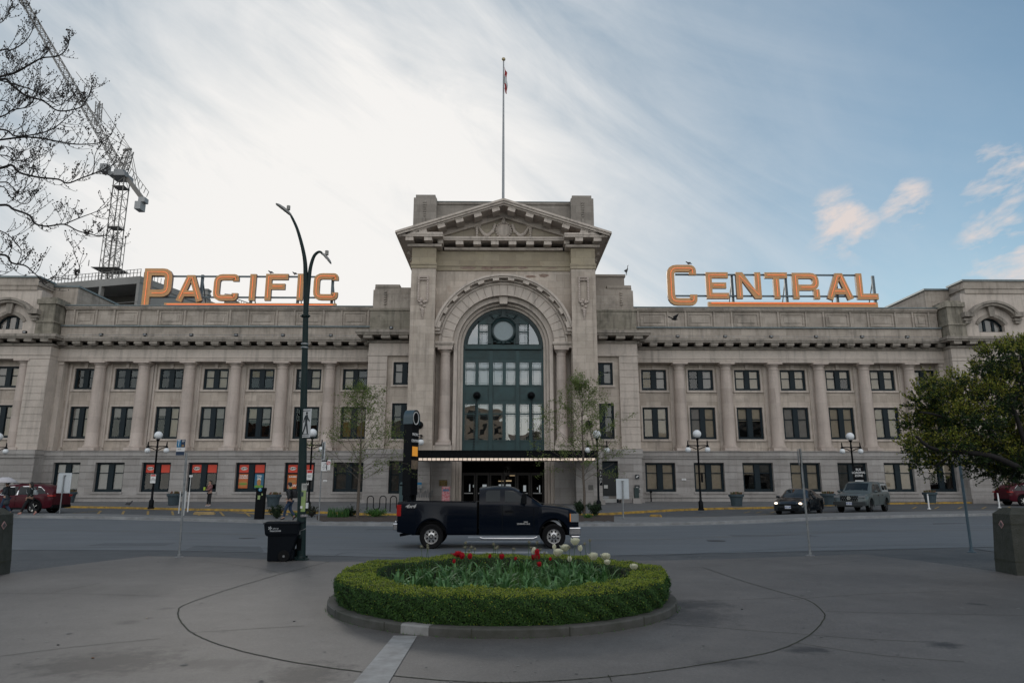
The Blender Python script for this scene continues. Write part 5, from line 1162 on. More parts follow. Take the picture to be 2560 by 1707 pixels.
for sg in (-1,1):
    cab.pane([(3.02,1.47),(3.50,1.47),(3.50,1.83),(3.08,1.83),(3.02,1.76)],cb,GLASSD,sg); cab.pane([(3.66,1.46),(4.36,1.45),(4.32,1.53),(4.06,1.76),(3.92,1.82),(3.66,1.825)],cb,GLASSC if 0 else GLASSD,sg)
    m=MB(); x=3.58; m.box(x-.006,x+.006,sg*(W_+.013)-.002,sg*(W_+.013)+.002,.5,1.36); m.box(4.62,4.632,sg*(W_+.013)-.002,sg*(W_+.013)+.002,.5,1.3); m.build('door_seam',BLACK,cb,local=True)
    m=MB(); m.box(3.66,3.92,sg*(W_+.02)-.022,sg*(W_+.02)+.022,1.14,1.20); m.build('door_handle',BLACK,cb,local=True)
    m=MB(); m.box(4.22,4.38,sg*1.03,sg*1.27,1.40,1.74); m.beam((4.32,sg*.9,1.46),(4.32,sg*1.1,1.5),.06); o=m.build('wing_mirror',BLACK,tr,local=True); 
    bv=o.modifiers.new('b','BEVEL'); bv.width=.03; bv.segments=2
    m=MB(); m.tube([(2.85,sg*1.03,.36),(2.95,sg*1.07,.33),(4.6,sg*1.07,.33),(4.72,sg*1.0,.38)],.035,8); m.build('side_step',CHROME,tr,60,local=True)
    m=MB(); m.box(5.86,6.085,sg*.985-.02*1,sg*.985+.0,.84,1.10); m.box(6.07,6.13,*sorted((sg*.60,sg*.965)),.84,1.10); m.build('headlight',CLR,tr,local=True)
    m=MB(); m.box(5.83,5.99,*sorted((sg*.95,sg*1.0)),.85,1.095); m.build('turn_signal',AMB,tr,local=True)
    # bed side with wheel arch
    xs=sorted(set(np.linspace(.08,2.72,30))|{1.22+.52*math.sin(a*math.pi/2)*.999 for a in np.linspace(-1,1,27)}); m=MB(); rows=[]
    for x in xs:
        d=abs(x-1.22); z0=max(.45+(.10 if x<.5 else 0)*(1-x/.5),.40+math.sqrt(.52**2-d*d) if d<.52 else 0); zt_=1.475-.012*x; fl_=.035*math.exp(-(d/.55)**4)
        rows.append([(x,sg*(W_-.12),z0),(x,sg*(W_-.02+fl_),z0),(x,sg*(W_+.01+fl_),z0+.05),(x,sg*(W_+.005),max(1.12,z0+.12)),(x,sg*(W_-.02),1.40),(x,sg*(W_-.03),zt_),(x,sg*(W_-.13),zt_),(x,sg*(W_-.14),1.0)])
    n=8
    vs=[p for r_ in rows for p in r_]; fs=[(i*n+j,i*n+j+1,(i+1)*n+j+1,(i+1)*n+j) for i in range(len(rows)-1) for j in range(n-1)]+[tuple(range(n)),tuple(range(len(vs)-n,len(vs)))]
    m.add(vs,fs); o=m.build('bed_side',NAVY,tr,38,local=True); fixn(o)
    m=MB(); m.box(.055,.20,*sorted((sg*.80,sg*(W_+.012))),1.03,1.38); o=m.build('tail_light',REDL,tr,local=True)
    if sg<0:
        text('4x4',.15,.003,mat('badge_silver',(.55,.55,.55),.3,metal=.6),tr,'badge',(.50,-(W_+.006),1.33),shear=.35,bold=.006,sx=1.5)
        text('2500HD SLE',.07,.003,MATS['badge_silver'],tr,'badge',(4.56-.28,-(W_+.016),.78),bold=.002,sx=1.2)
        text('SERIES',.05,.003,MATS['badge_silver'],tr,'badge',(4.36,-(W_+.016),.84),bold=.002)
m=MB(); m.box(.10,2.74,-.86,.86,.80,.86); m.box(.08,.16,-.95,.95,.55,1.46); m.box(2.66,2.74,-.95,.95,.5,1.46); m.build('truck_bed',BLACK,tr,local=True)
m=MB(); m.box(.5,5.9,-.5,.5,.40,.62); m.box(.6,2.7,-.8,.8,.55,.8); m.build('chassis',BLACK,tr,local=True)
m=MB(); m.box(-.06,.16,-.98,.98,.58,.80); m.box(-.06,.02,-.6,.6,.80,.86); o=m.build('rear_bumper',CHROME,tr,local=True); bv=o.modifiers.new('b','BEVEL'); bv.width=.04; bv.segments=2
m=MB(); m.box(5.80,6.2,-.99,.99,.42,.68); m.box(5.86,6.17,-.97,.97,.34,.42); o=m.build('front_bumper',CHROME,tr,local=True); bv=o.modifiers.new('b','BEVEL'); bv.width=.05; bv.segments=3
m=MB(); m.box(6.08,6.15,-.58,.58,.72,1.08); m.build('grille',CHROME,tr,local=True)
m=MB(); m.box(5.84,6.12,-.96,.96,.66,.86); m.build('front_valance',NAVY,tr,local=True)
m=MB(); m.tube([(.15,-.75,.42),(.9,-.75,.54)],.045,8); m.build('exhaust_pipe',BLACK,tr,60,local=True)
cab.screen(4.16,4.86,cb,GLASSD,ins=.04); m=MB(); m.box(4.84,4.98,-.8,.8,1.38,1.41); m.build('wiper_cowl',BLACK,cb,local=True)
for x,rl in ((1.22,.50),(5.29,.485)):
    m=MB(); m.arc(x,.42,rl-.02,rl,-.93,.93,4,176,14); m.build('wheel_arch_liner',BLACK,tr,local=True)
    for sg in (-1,1): wheel(tr,x,sg*.85,.39,.39,.26,.235,RIM,8,sg)
tr.location=(-3.47,23.65,0); tr.scale=(.965,1,1)
# --- generic cars
def finish(t,c,body,glassm,front,lights,whs,r,rimm,spokes,w):
    for x,z in whs:
        for sg in (-1,1): wheel(t,x,sg*(w-.13),r,r,.23,r*.68,rimm,spokes,sg)
def mirror(t,x,y,z,m):
    for sg in (-1,1):
        b=MB(); b.sphere((x,sg*(y+.10),z),.11,8,(.7,1.1,.75)); b.build('wing_mirror',m,t,50,local=True)
def plate(t,x,z,word,rz=R(90)):
    b=MB(); b.box(x,x+.012,-.16,.16,z-.08,z+.08); o=b.build('licence_plate',PLATE,t,local=True); text(word,.10,.002,PLB,o,'plate_number',(x+.014,0,z-.005),(R(90),0,R(90)),bold=.002)
# black sedan facing the camera
BLK=mat('glossy_black_paint',(.005,.008,.012),.18,coat=.45,spec=.3)
k=thing('sedan_car','black sedan with lit headlights standing in the drop off lane','car',(0,0,0))
w=.90
c=Car([(-2.30,.90,.98,w-.12,.66,.40),(-2.22,.95,1.06,w-.04,.66,.30),(-1.9,.97,1.10,w,.66,.22),(-1.5,.96,1.20,w,.62,.2),(-.75,.95,1.41,w,.60,.2),(-.2,.94,1.45,w,.60,.2),(.3,.93,1.40,w,.60,.2),(.85,.90,1.14,w,.62,.2),(1.22,.86,.93,w,.70,.2),(1.7,.78,.85,w,.68,.2),(2.1,.68,.73,w-.06,.6,.2),(2.28,.56,.60,w-.16,.5,.24)],[(1.42,.34),(-1.30,.34)],.37,.2,4.6)
b=c.body(BLK,k)
c.screen(.34,1.1,b,GLASSD,'windscreen'); c.screen(-1.85,-.85,b,GLASSD,'rear_window')
for sg in (-1,1):
    c.pane([(.62,.96),(-.25,.98),(-.25,1.33),(.1,1.33),(.3,1.27)],b,GLASSD,sg); c.pane([(-.33,.98),(-1.35,1.0),(-1.1,1.17),(-.75,1.29),(-.33,1.33)],b,GLASSD,sg)
    m=MB(); m.box(2.02,2.20,*sorted((sg*.42,sg*.80)),.60,.68); m.box(1.85,2.05,*sorted((sg*.80,sg*.862)),.62,.70); m.build('headlight',CLR,k,local=True)
    m=MB(); m.sphere((2.22,sg*.66,.64),.075,10,(.5,1.2,.8)); m.build('lit_lamp',mat('lit_headlamp',(1,.9,.75),.2,emit=(1.,.78,.55),es=3.),k,60,local=True)
    m=MB(); m.box(-2.30,-2.2,*sorted((sg*.4,sg*.82)),.78,.90); m.build('tail_light',REDL,k,local=True)
    m=MB(); m.prism([(2.1,.28),(2.27,.30),(2.22,.52),(2.16,.54)],sg*.62-.03,sg*.62+.03); m.build('bumper_trim',CHROME,k,local=True)
m=MB(); m.box(2.22,2.30,-.5,.5,.52,.60); m.box(2.24,2.31,-.55,.55,.26,.40); m.build('grille',BLACK,k,local=True); plate(k,2.32,.44,'LK5 28F'); mirror(k,.62,w,.97,BLK)
finish(k,c,b,None,None,None,[(1.42,0),(-1.30,0)],.33,RIMD,5,w)
p=G(2000,1284); k.location=p; k.rotation_euler=(0,0,R(-128)); k.scale=(1.03,)*3
# grey pickup with canopy
GRY=mat('cement_grey_paint',(.075,.093,.096),.3,coat=.25,spec=.3)
k=thing('pickup_truck','cement grey crew cab pickup with a canopy, behind the black sedan','truck',(0,0,0))
w=.93
c=Car([(-2.68,1.10,1.20,w-.06,.80,.60),(-2.62,1.16,1.76,w-.02,.76,.55),(-2.4,1.18,1.80,w,.74,.5),(-1.05,1.18,1.83,w,.74,.45),(-1.0,1.16,1.80,w,.72,.42),(-.6,1.15,1.84,w,.70,.42),(.3,1.14,1.84,w,.70,.42),(.6,1.13,1.76,w,.70,.42),(1.15,1.10,1.34,w,.74,.42),(1.3,1.08,1.19,w,.84,.42),(1.9,1.04,1.15,w,.84,.42),(2.35,1.0,1.10,w,.80,.42),(2.58,.90,.98,w-.06,.74,.54),(2.70,.80,.85,w-.2,.6,.5)],[(1.70,.42),(-1.55,.42)],.47,.42,5.4)
b=c.body(GRY,k)
c.screen(.64,1.18,b,GLASSD)
for sg in (-1,1):
    c.pane([(.95,1.2),(.02,1.2),(.02,1.68),(.35,1.68),(.55,1.6)],b,GLASSD,sg); c.pane([(-.08,1.2),(-.88,1.2),(-.85,1.68),(-.08,1.68)],b,GLASSD,sg)
    c.pane([(-1.15,1.26),(-2.5,1.26),(-2.42,1.68),(-1.15,1.68)],b,mat('canopy_pane_frame',(.55,.56,.56),.4),sg,'canopy_window'); 
    for u,v in ((-1.2,-1.78),(-1.84,-2.42)): c.pane([(u,1.31),(v,1.31),(v+.03 if v<-2 else v,1.63),(u,1.63)],b,GLASSD,sg,'canopy_pane',.014)
    m=MB(); m.arc(1.70,.42,.47,.56,0,.05,-8,188,20); m.v=[(x,y*sg+sg*(w-.01),z) for x,y,z in m.v]; m.build('fender_flare',BLACK if 0 else mat('grey_flare',(.06,.07,.072),.5),k,local=True)
    m=MB(); m.arc(-1.55,.42,.47,.56,0,.05,-8,188,20); m.v=[(x,y*sg+sg*(w-.01),z) for x,y,z in m.v]; m.build('fender_flare',MATS['grey_flare'],k,local=True)
    m=MB(); m.box(2.45,2.66,*sorted((sg*.52,sg*.86)),.90,1.02); m.build('headlight',CLR,k,local=True)
    m=MB(); m.box(2.62,2.72,*sorted((sg*.60,sg*.74)),.56,.66); m.build('fog_light',CLR,k,local=True)
    for u in (.12,-.8): m=MB(); m.box(u-.1,u+.1,*sorted((sg*(w),sg*(w+.035))),1.0,1.05); m.build('door_handle',CHROME,k,local=True)
    m=MB(); m.box(-.03,-.018,*sorted((sg*(w+.008),sg*(w+.014))),.5,1.1); m.box(1.05,1.062,*sorted((sg*(w+.008),sg*(w+.014))),.5,1.1); m.build('door_seam',BLACK,k,local=True)
m=MB(); m.box(2.66,2.73,-.48,.48,.70,1.02); g=m.build('grille',BLACK,k,local=True)
m=MB()
for i in range(8):
    for j in range(3): m.sphere((2.73,-.42+.12*i+(j%2)*.06,.76+.1*j),.04,4)
m.build('mesh_insert',mat('grille_grey',(.08,.09,.09),.5),g,local=True)
m=MB(); m.lathe([(.10,0),(.10,.02),(.075,.02),(.075,0)],(2.735,0,.87),16,'x'); m.build('emblem',CHROME,g,local=True)
m=MB(); m.box(2.5,2.76,-.90,.90,.44,.66); m.box(2.6,2.7,-.7,.7,.36,.54); m.build('front_bumper',mat('bumper_dark',(.02,.024,.026),.5),k,local=True); plate(k,2.765,.56,'PB 4072'); mirror(k,.98,w+.02,1.24,GRY)
finish(k,c,b,None,None,None,[(1.70,0),(-1.55,0)],.385,RIMD,6,w)
p=G(2160,1279); k.location=p; k.rotation_euler=(0,0,R(-133)); k.scale=(1.02,)*3
# red SUV (tail at the right, bonnet out of frame)
RDP=mat('dark_red_paint',(.055,.004,.010),.3,coat=.1,spec=.15)
def suv(label,loc,rz,sc=1.):
    k=thing('suv_car',label,'car',(0,0,0)); w=.93
    c=Car([(-2.28,.92,1.05,w-.10,.70,.40),(-2.20,1.0,1.25,w-.05,.68,.34),(-1.85,1.05,1.52,w,.64,.28),(-1.2,1.03,1.63,w,.66,.26),(-.2,1.0,1.66,w,.66,.26),(.35,.99,1.60,w,.66,.26),(.75,.98,1.38,w,.68,.26),(1.15,.96,1.06,w,.76,.26),(1.7,.90,.97,w,.76,.26),(2.1,.80,.86,w-.06,.7,.28),(2.3,.64,.70,w-.18,.6,.34)],[(1.35,.37),(-1.32,.37)],.42,.26,4.5)
    b=c.body(RDP,k); c.screen(.4,1.05,b,GLASSD)
    for sg in (-1,1):
        c.pane([(-2.0,1.10),(-.05,1.04),(.75,1.03),(.55,1.2),(.25,1.50),(-.8,1.54),(-1.45,1.50)],b,CHROME,sg,'window_trim',.006); c.pane([(-1.92,1.12),(-1.32,1.09),(-1.32,1.47),(-1.5,1.45)],b,GLASSD,sg,'side_window',.012); c.pane([(-1.26,1.08),(-.32,1.06),(-.32,1.50),(-1.26,1.49)],b,GLASSD,sg,'side_window',.012); c.pane([(-.24,1.06),(.68,1.06),(.50,1.2),(.23,1.46),(-.24,1.50)],b,GLASSD,sg,'side_window',.012)
        m=MB(); m.box(-2.30,-2.02,*sorted((sg*.62,sg*.91)),.95,1.06); m.build('tail_light',REDL,k,local=True)
        m=MB(); m.arc(-1.32,.37,.42,.48,0,.03,-5,185,18); m.arc(1.35,.37,.42,.48,0,.03,-5,185,18); m.v=[(x,y*sg+sg*(w-.005),z) for x,y,z in m.v]; m.build('arch_trim',BLACK,k,local=True)
        m=MB(); m.box(-.8,.9,*sorted((sg*(w-.05),sg*(w+.02))),.26,.36); m.build('sill_trim',BLACK,k,local=True)
        m=MB(); m.box(-.28,-.27,*sorted((sg*(w+.008),sg*(w+.014))),.4,.98); m.build('door_seam',BLACK,k,local=True)
    m=MB(); m.box(-2.33,-2.2,-.82,.82,.32,.50); m.build('rear_bumper',BLACK,k,local=True)
    m=MB(); m.box(-1.5,.2,-.60,-.57,1.66,1.70); m.box(-1.5,.2,.57,.60,1.66,1.70); m.build('roof_rail',BLACK,k,local=True)
    mirror(k,.75,w,1.08,RDP); finish(k,c,b,None,None,None,[(1.35,0),(-1.32,0)],.36,RIM,5,w)
    k.location=loc; k.rotation_euler=(0,0,rz); k.scale=(sc,)*3; return k
p=G(108,1283); suv('dark red suv seen from the side at the left edge behind two walkers',(ux(150,1283,p[1])-2.42,p[1],p[2]),R(180),1.06)
p=G(2600,1263); suv('red car cut off at the far right edge by the kerb',(p[0]-.55,p[1],p[2]),R(0),1.)
# ================================================================= STREET FURNITURE
def at(px,py,Y): return Vector(U(px,py,Y))
# --- triple globe lamps
H=4.95
def lamp():
    t=thing('street_lamp','x','street lamp',group='black triple globe street lamps')
    mb=MB(); mb.lathe([(.20,0),(.20,.08),(.15,.12),(.15,.5),(.11,.56),(.075,.62),(.065,1.2),(.055,3.9),(.09,3.95),(.06,4.0),(.05,4.3),(.11,4.42),(.13,4.46)],(0,0,0),12); mb.build('post',BLACK,t,35,local=True)
    mb=MB()
    for s in (-1,1):
        mb.beam((0,0,3.98),(s*.62,0,4.0),.09,.06); mb.tube([(s*.08,0,3.75),(s*.3,0,3.86),(s*.5,0,3.93)],.03,6); mb.lathe([(.02,.32),(.04,.2),(.05,.02),(.09,-.02),(.10,-.1),(.05,-.12)],(s*.62,0,4.0),10)
    mb.build('cross_arm',BLACK,t,35,local=True)
    for x,z,r in ((0,4.72,.265),(-.62,3.72,.18),(.62,3.72,.18)): mb=MB(); mb.sphere((0,0,0),r,18); o=mb.build('globe',GLOBE,t,60,local=True); o.location=(x,0,z)
    return t
LP=lamp(); first=True
for px,py,lab in ((377,1271,'street lamp with three white globes before the third red shop window pillar on the left'),(770,1277,'street lamp with three white globes partly behind the tall green pole'),(1497,1274,'street lamp with tilted cracked globes behind the young tree right of the entrance'),(1753,1275,'street lamp with three white globes on the kerb left of the black sedan'),(2143,1269,'street lamp with three white globes rising behind the grey canopy pickup'),(-30,1267,'street lamp with white globes cut off by the left edge of the photo')):
    p=G(px,py,.133); place(LP,first,p,0,lab); first=False
for s_ in (0,): pass
# small signs strapped to lamps
p=G(377,1271,.133); t=thing('notice_sign','white notice with a red band on the left black lamp post','sign',(p[0],p[1]-.1,p[2]+1.9)); mb=MB(); mb.box(-.17,.17,-.03,-.01,-.28,.28); mb.build('board',WHITE,t,local=True); mb=MB(); mb.box(-.15,.15,-.034,-.031,.16,.26); mb.build('red_band',mat('sign_red',(.5,.03,.03),.5),t,local=True); text('NO\nSTOPPING\nTOW AWAY',.075,.001,mat('print_dark',(.03,.03,.035),.6),t,'lettering',(0,-.034,-.04))
p=G(770,1277,.133); t=thing('notice_sign','white notice with a red top on the lamp beside the tall green pole','sign',(p[0],p[1]-.1,p[2]+2.15)); mb=MB(); mb.box(-.17,.17,-.03,-.01,-.3,.3); mb.build('board',WHITE,t,local=True); mb=MB(); mb.box(-.15,.15,-.034,-.031,.12,.28); mb.build('red_band',MATS['sign_red'],t,local=True); text('PERMIT\nONLY',.08,.001,MATS['print_dark'],t,'lettering',(0,-.034,-.08))
p=G(1497,1274,.133); t=thing('street_name_banner','narrow dark vertical sign with white letters on the lamp by the door','sign',(p[0]+.17,p[1]-.05,p[2]+2.0)); mb=MB(); mb.box(-.09,.09,-.02,0,-.5,.5); mb.build('board',BLACK,t,local=True); text('S\nT\nO\nP',.2,.001,WHITE,t,'lettering',(0,-.024,0)) 
p=G(1753,1275,.133); t=thing('notice_sign','dark back of a small sign on the lamp left of the sedan','sign',(p[0]+.13,p[1]-.05,p[2]+2.0)); mb=MB(); mb.box(-.02,.05,-.12,.12,-.3,.3); mb.beam((-.05,0,.2),(-.13,0,.2),.03); mb.build('board',BLACK,t,local=True)
p=G(2143,1269,.133); t=thing('bus_notice_board','black notice board with white lettering on the lamp behind the grey pickup','sign',(p[0]+.25,p[1]-.12,p[2]+2.1)); mb=MB(); mb.box(-.38,.38,-.04,0,-.62,.62); mb.build('board',BLACK,t,local=True); text('BUS\nLOADING\nZONE',.2,.001,WHITE,t,'lettering',(0,-.044,.2),bold=.003); mb=MB(); mb.box(-.28,.28,-.046,-.041,-.5,-.3); mb.build('label_strip',WHITE,t,local=True)
# --- tall double arm street light
POLE=mat('green_pole_paint',(.006,.020,.021),.5,col2=(.016,.028,.027),vs=3,spec=.2); 
PG_=mat('sky_lit_pole_paint',(.10,.105,.095),.5,var=.3)
b=G(752,1399); YP_=b[1]
def hp(px,py): return tuple(at(px,py,YP_))
t=thing('street_light','tall dark green street light with two curved arms beside the wheelie bin','street light',b)
mb=MB(); mb.tube([b,hp(755,1240),hp(758,1060),hp(761,930),hp(765,760)],[.125,.12,.105,.09,.075],16); mb.build('pole',POLE,t,40)
mb=MB(); mb.lathe([(.22,0),(.22,.03),(.15,.05),(.13,.12)],b,14); 
for a_ in range(4): mb.lathe([(.03,.03),(.03,.1)],(b[0]+.17*math.cos(a_*1.57+.8),b[1]+.17*math.sin(a_*1.57+.8),b[2]),6)
mb.build('base_plate',POLE,t,35)
mb=MB(); mb.tube(smooth([hp(765,762),hp(764,690),hp(762,650),hp(754,610),hp(742,570),hp(728,540)],5),[.075-.04*i/25 for i in range(26)],12); mb.build('long_arm',POLE,t,50)
mb=MB(); mb.tube(smooth([hp(767,762),hp(772,705),hp(776,670),hp(784,643),hp(793,632),hp(801,630),hp(807,636)],5),[.065-.035*i/30 for i in range(31)],12); mb.build('short_arm',POLE,t,50)
HEAD=mat('lamp_head_grey',(.30,.29,.27),.5,var=.2)
def head(a,b_,w,name='lamp_head'):
    a=at(*a,YP_);b2=at(*b_,YP_); d=(b2-a).normalized(); n=Vector((0,1,0)); u=d.cross(n); 
    if u.z<0:u=-u
    L_=(b2-a).length; mb=MB(); ring=[(0,.25,.5),(.2,.8,.9),(.5,1.,1.),(.8,.9,.8),(1.,.45,.3)]; vs=[];k=10
    for f,ww,hh in ring:
        for i in range(k):
            an=2*math.pi*i/k; vs.append(a+d*(f*L_)+n*(math.cos(an)*w*ww)+u*((math.sin(an)*.5-.0)*w*.75*hh if math.sin(an)>0 else math.sin(an)*w*.15))
    fs=[(i*k+j,i*k+(j+1)%k,(i+1)*k+(j+1)%k,(i+1)*k+j) for i in range(4) for j in range(k)]+[tuple(range(k)),tuple(range(4*k,5*k))]
    mb.add(vs,fs); o=mb.build(name,HEAD,t,50); fixn(o)
    c=a.lerp(b2,.3)+u*w*.4; mb=MB(); mb.lathe([(.055,0),(.055,.13),(.03,.14)],c,10); mb.build('photocell',HEAD,t,40)
head((727,538),(692,511),.20); head((806,634),(827,658),.17)
for py in (860,869): mb=MB(); c=hp(762,py); mb.lathe([(.102,-.02),(.106,-.02),(.106,.02),(.102,.02)],c,14,cap=False); mb.build('steel_band',GALV,t,40)
mb=MB(); c=hp(763.5,790); mb.lathe([(.085,-.05),(.12,-.03),(.12,.03),(.085,.05)],c,14,cap=False); 
for k_ in range(6): mb.sphere((c[0]+.13*math.cos(k_*1.05),c[1]+.13*math.sin(k_*1.05),c[2]),.025,6)
mb.build('collar',POLE,t,40)
mb=MB(); mb.lathe([(.127,-.16),(.13,-.16),(.13,.16),(.127,.16)],(b[0],b[1],b[2]+.42),14,cap=False) if 0 else mb.obox(Vector((b[0]-.03,b[1]-.115,b[2]+.42)),Vector((1,0,0)),Vector((0,1,0)),Vector((0,0,1)),.055,.015,.16); mb.build('hand_hole_cover',BLACK,t)
mb=MB(); pts=[(b[0]-.14,b[1]-.08,b[2]+.85),(b[0]-.1,b[1]-.13,b[2]+.80),(b[0]-.04,b[1]-.16,b[2]+.77),(b[0]+.05,b[1]-.15,b[2]+.80),(b[0]+.12,b[1]-.08,b[2]+.84)]; mb.tube(pts,.010,5); mb.box(b[0]-.06,b[0]-.01,b[1]-.19,b[1]-.15,b[2]+.68,b[2]+.76); tag(mb.build('chain_and_padlock',GALV,None),'steel chain with padlock looped round the green pole at bin height','chain')
# wraps / posters on pole (flat curved sheets)
def wrap(name,m,z0,z1,a0,a1,r,label,cat,items=()):
    mb=MB(); n=8
    for i in range(n):
        p=R(a0+(a1-a0)*i/n);q=R(a0+(a1-a0)*(i+1)/n); mb.quad((b[0]+r*math.cos(p),b[1]+r*math.sin(p),z0),(b[0]+r*math.cos(q),b[1]+r*math.sin(q),z0),(b[0]+r*math.cos(q),b[1]+r*math.sin(q),z1),(b[0]+r*math.cos(p),b[1]+r*math.sin(p),z1))
    o=mb.build(name,m,None); tag(o,label,cat); return o
zz_=lambda py: uz(py,YP_,752)
FLY=mat('flyer_green',(.22,.33,.10),.7,col2=(.30,.36,.18),vs=5)
o=wrap('flyer',FLY,zz_(1278),zz_(1225),195,300,.132,'green flyer taped round the pole above the bin','flyer')
dx=Vector((b[0]-.035,b[1]-.138,0)); 
mb=MB(); mb.box(dx.x-.04,dx.x+.035,dx.y,dx.y+.004,zz_(1240),zz_(1229)); mb.build('dark_photo',mat('photo_dark',(.03,.05,.06),.6),o)
mb=MB(); mb.box(dx.x-.03,dx.x+.03,dx.y,dx.y+.004,zz_(1270),zz_(1264)); mb.build('pale_patch',WHITE,o)
o=wrap('flyer',mat('flyer_white',(.42,.42,.40),.7,var=.3,vs=12),zz_(1225),zz_(1208),215,305,.134,'small white flyer at the top of the posters on the pole','flyer'); text('LOST\nCAT',.05,.001,MATS['print_dark'],o,'lettering',(b[0]+.03,b[1]-.137,zz_(1216)))
o=wrap('tape_band',mat('tape_grey',(.35,.33,.33),.7,col2=(.05,.05,.06),vs=25),zz_(1291),zz_(1285),180,360,.129,'torn grey tape band round the pole below the green flyer','tape')
wrap('flyer',WHITE,zz_(1270),zz_(1256),305,345,.1305,'narrow white paper on the right side of the pole','flyer')
# pedestrian signs
SB=mat('sign_black',(.015,.02,.025),.5)
def walkman(parent,h,y,m=SB,cx=0,cz=0):
    mb=MB(); s=h
    def P(*p): return [(cx+a*s,cz+b_*s) for a,b_ in p]
    mb.lathe([(0,-.002),(.055*s,-.002),(.055*s,.002),(0,.002)],(cx+.02*s,y,cz+.40*s),14,'y',cap=False)
    mb.prism(P((-.06,.32),(.07,.34),(.09,.22),(.06,.02),(-.05,.02),(-.07,.2)),y,y+.003)
    mb.prism(P((.05,.03),(-.04,.03),(-.10,-.2),(-.19,-.44),(-.13,-.46),(-.03,-.22)),y+.0005,y+.0035) ; mb.prism(P((.06,.05),(-.02,.03),(.03,-.2),(.08,-.45),(.15,-.44),(.11,-.2)),y-.0015,y+.0015)
    mb.prism(P((-.06,.31),(-.13,.18),(-.15,.03),(-.11,.02),(-.08,.16),(-.04,.24)),y-.001,y+.002); mb.prism(P((.05,.32),(.12,.2),(.21,.08),(.18,.04),(.08,.15),(.04,.22)),y-.0012,y+.0018)
    return mb.build('walking_figure',m,parent,local=True)
def pedsign(pxc,pyc,Y,w,h,rz,label):
    p=at(pxc,pyc,Y); t=thing('pedestrian_sign',label,'sign',p,rz,'pedestrian crossing signs'); mb=MB(); mb.box(-w/2,w/2,-.006,.006,-h/2,h/2); mb.build('panel',mat('sign_panel_white',(.55,.56,.57),.5,var=.1),t,local=True)
    mb=MB(); 
    for z in (h/2-.05,-h/2+.045,-h/2+.09): mb.box(-w/2+.04,w/2-.04,-.009,-.0065,z-.008,z+.008)
    mb.build('border_line',SB,t,local=True); walkman(t,h*.86,-.010,cz=.01*h); mb=MB(); mb.box(-.03,.03,.008,.07,-h*.3,-h*.26); mb.box(-.03,.03,.008,.07,h*.26,h*.3); mb.build('bracket',BLACK,t,local=True); return t
pedsign(765.5,1057.5,YP_-.16,.36,.80,R(-30),'white pedestrian crossing sign facing the street on the tall green pole')
p=at(743.5,1057,YP_+.02); t=thing('traffic_sign','dark back edge of the sign bolted to the left side of the green pole','sign',p,R(-72),None); mb=MB(); mb.box(-.18,.18,-.006,.006,-.40,.40); mb.build('panel',BLACK,t,local=True); mb=MB(); mb.box(-.03,.03,.008,.10,-.25,-.2); mb.box(-.03,.03,.008,.10,.2,.25); mb.build('bracket',BLACK,t,local=True)
# thin post with pedestrian and parking signs
def post(name,label,base,top,r=.03,raise_=0.,m=GALV,plate=True):
    b=G(*base,raise_); q=at(*top,b[1]); t=thing(name,label,'sign post',b); mb=MB(); mb.tube([b,tuple(q)],r,8); mb.build('post',m,t,40)
    if plate: mb=MB(); mb.lathe([(.13,0),(.13,.02),(r*1.6,.03),(r*1.5,.1)],b,10); mb.build('base_plate',m,t,35)
    return t,Vector(b),q
t,bb,q=post('sign_post','thin post with crossing and parking signs in the mulch bed','x' and (797,1300),(807,1106),.03,.15,plate=False)
pedsign(809.5,1126,bb[1]-.05,.5,.86,R(-62),'second white pedestrian crossing sign seen almost edge on behind the green pole')
p=at(811.5,1161,bb[1]-.04); t=thing('parking_sign','white parking times sign beside a red no parking circle','sign',p); mb=MB(); mb.box(-.16,.13,-.006,.006,-.30,.24); mb.build('panel',WHITE,t,local=True); mb=MB(); mb.box(-.15,.12,-.010,-.007,.14,.22); mb.build('header',SB,t,local=True); text('2 HR\n9-6\nMON\nSAT',.085,.001,MATS['print_dark'],t,'lettering',(-.01,-.009,-.08))
p=at(821,1161,bb[1]-.04); t=thing('no_parking_sign','white sign with a red no parking circle next to the parking times sign','sign',p); mb=MB(); mb.box(-.10,.10,-.006,.006,-.26,.24); mb.build('panel',WHITE,t,local=True); mb=MB(); mb.arc(0,.08,.065,.09,-.010,-.007,0,360,20); mb.obox(Vector((0,-.012,.08)),Vector((.7,0,.7)).normalized(),Vector((0,1,0)),Vector((-.7,0,.7)).normalized(),.07,.0015,.012); mb.build('red_ring',MATS['sign_red'],t,local=True); text('P',.1,.001,MATS['print_dark'],t,'lettering',(0,-.009,.08)); text('<',.08,.001,MATS['print_dark'],t,'arrow',(0,-.009,-.16))
p=at(812,1201,bb[1]+.0); 
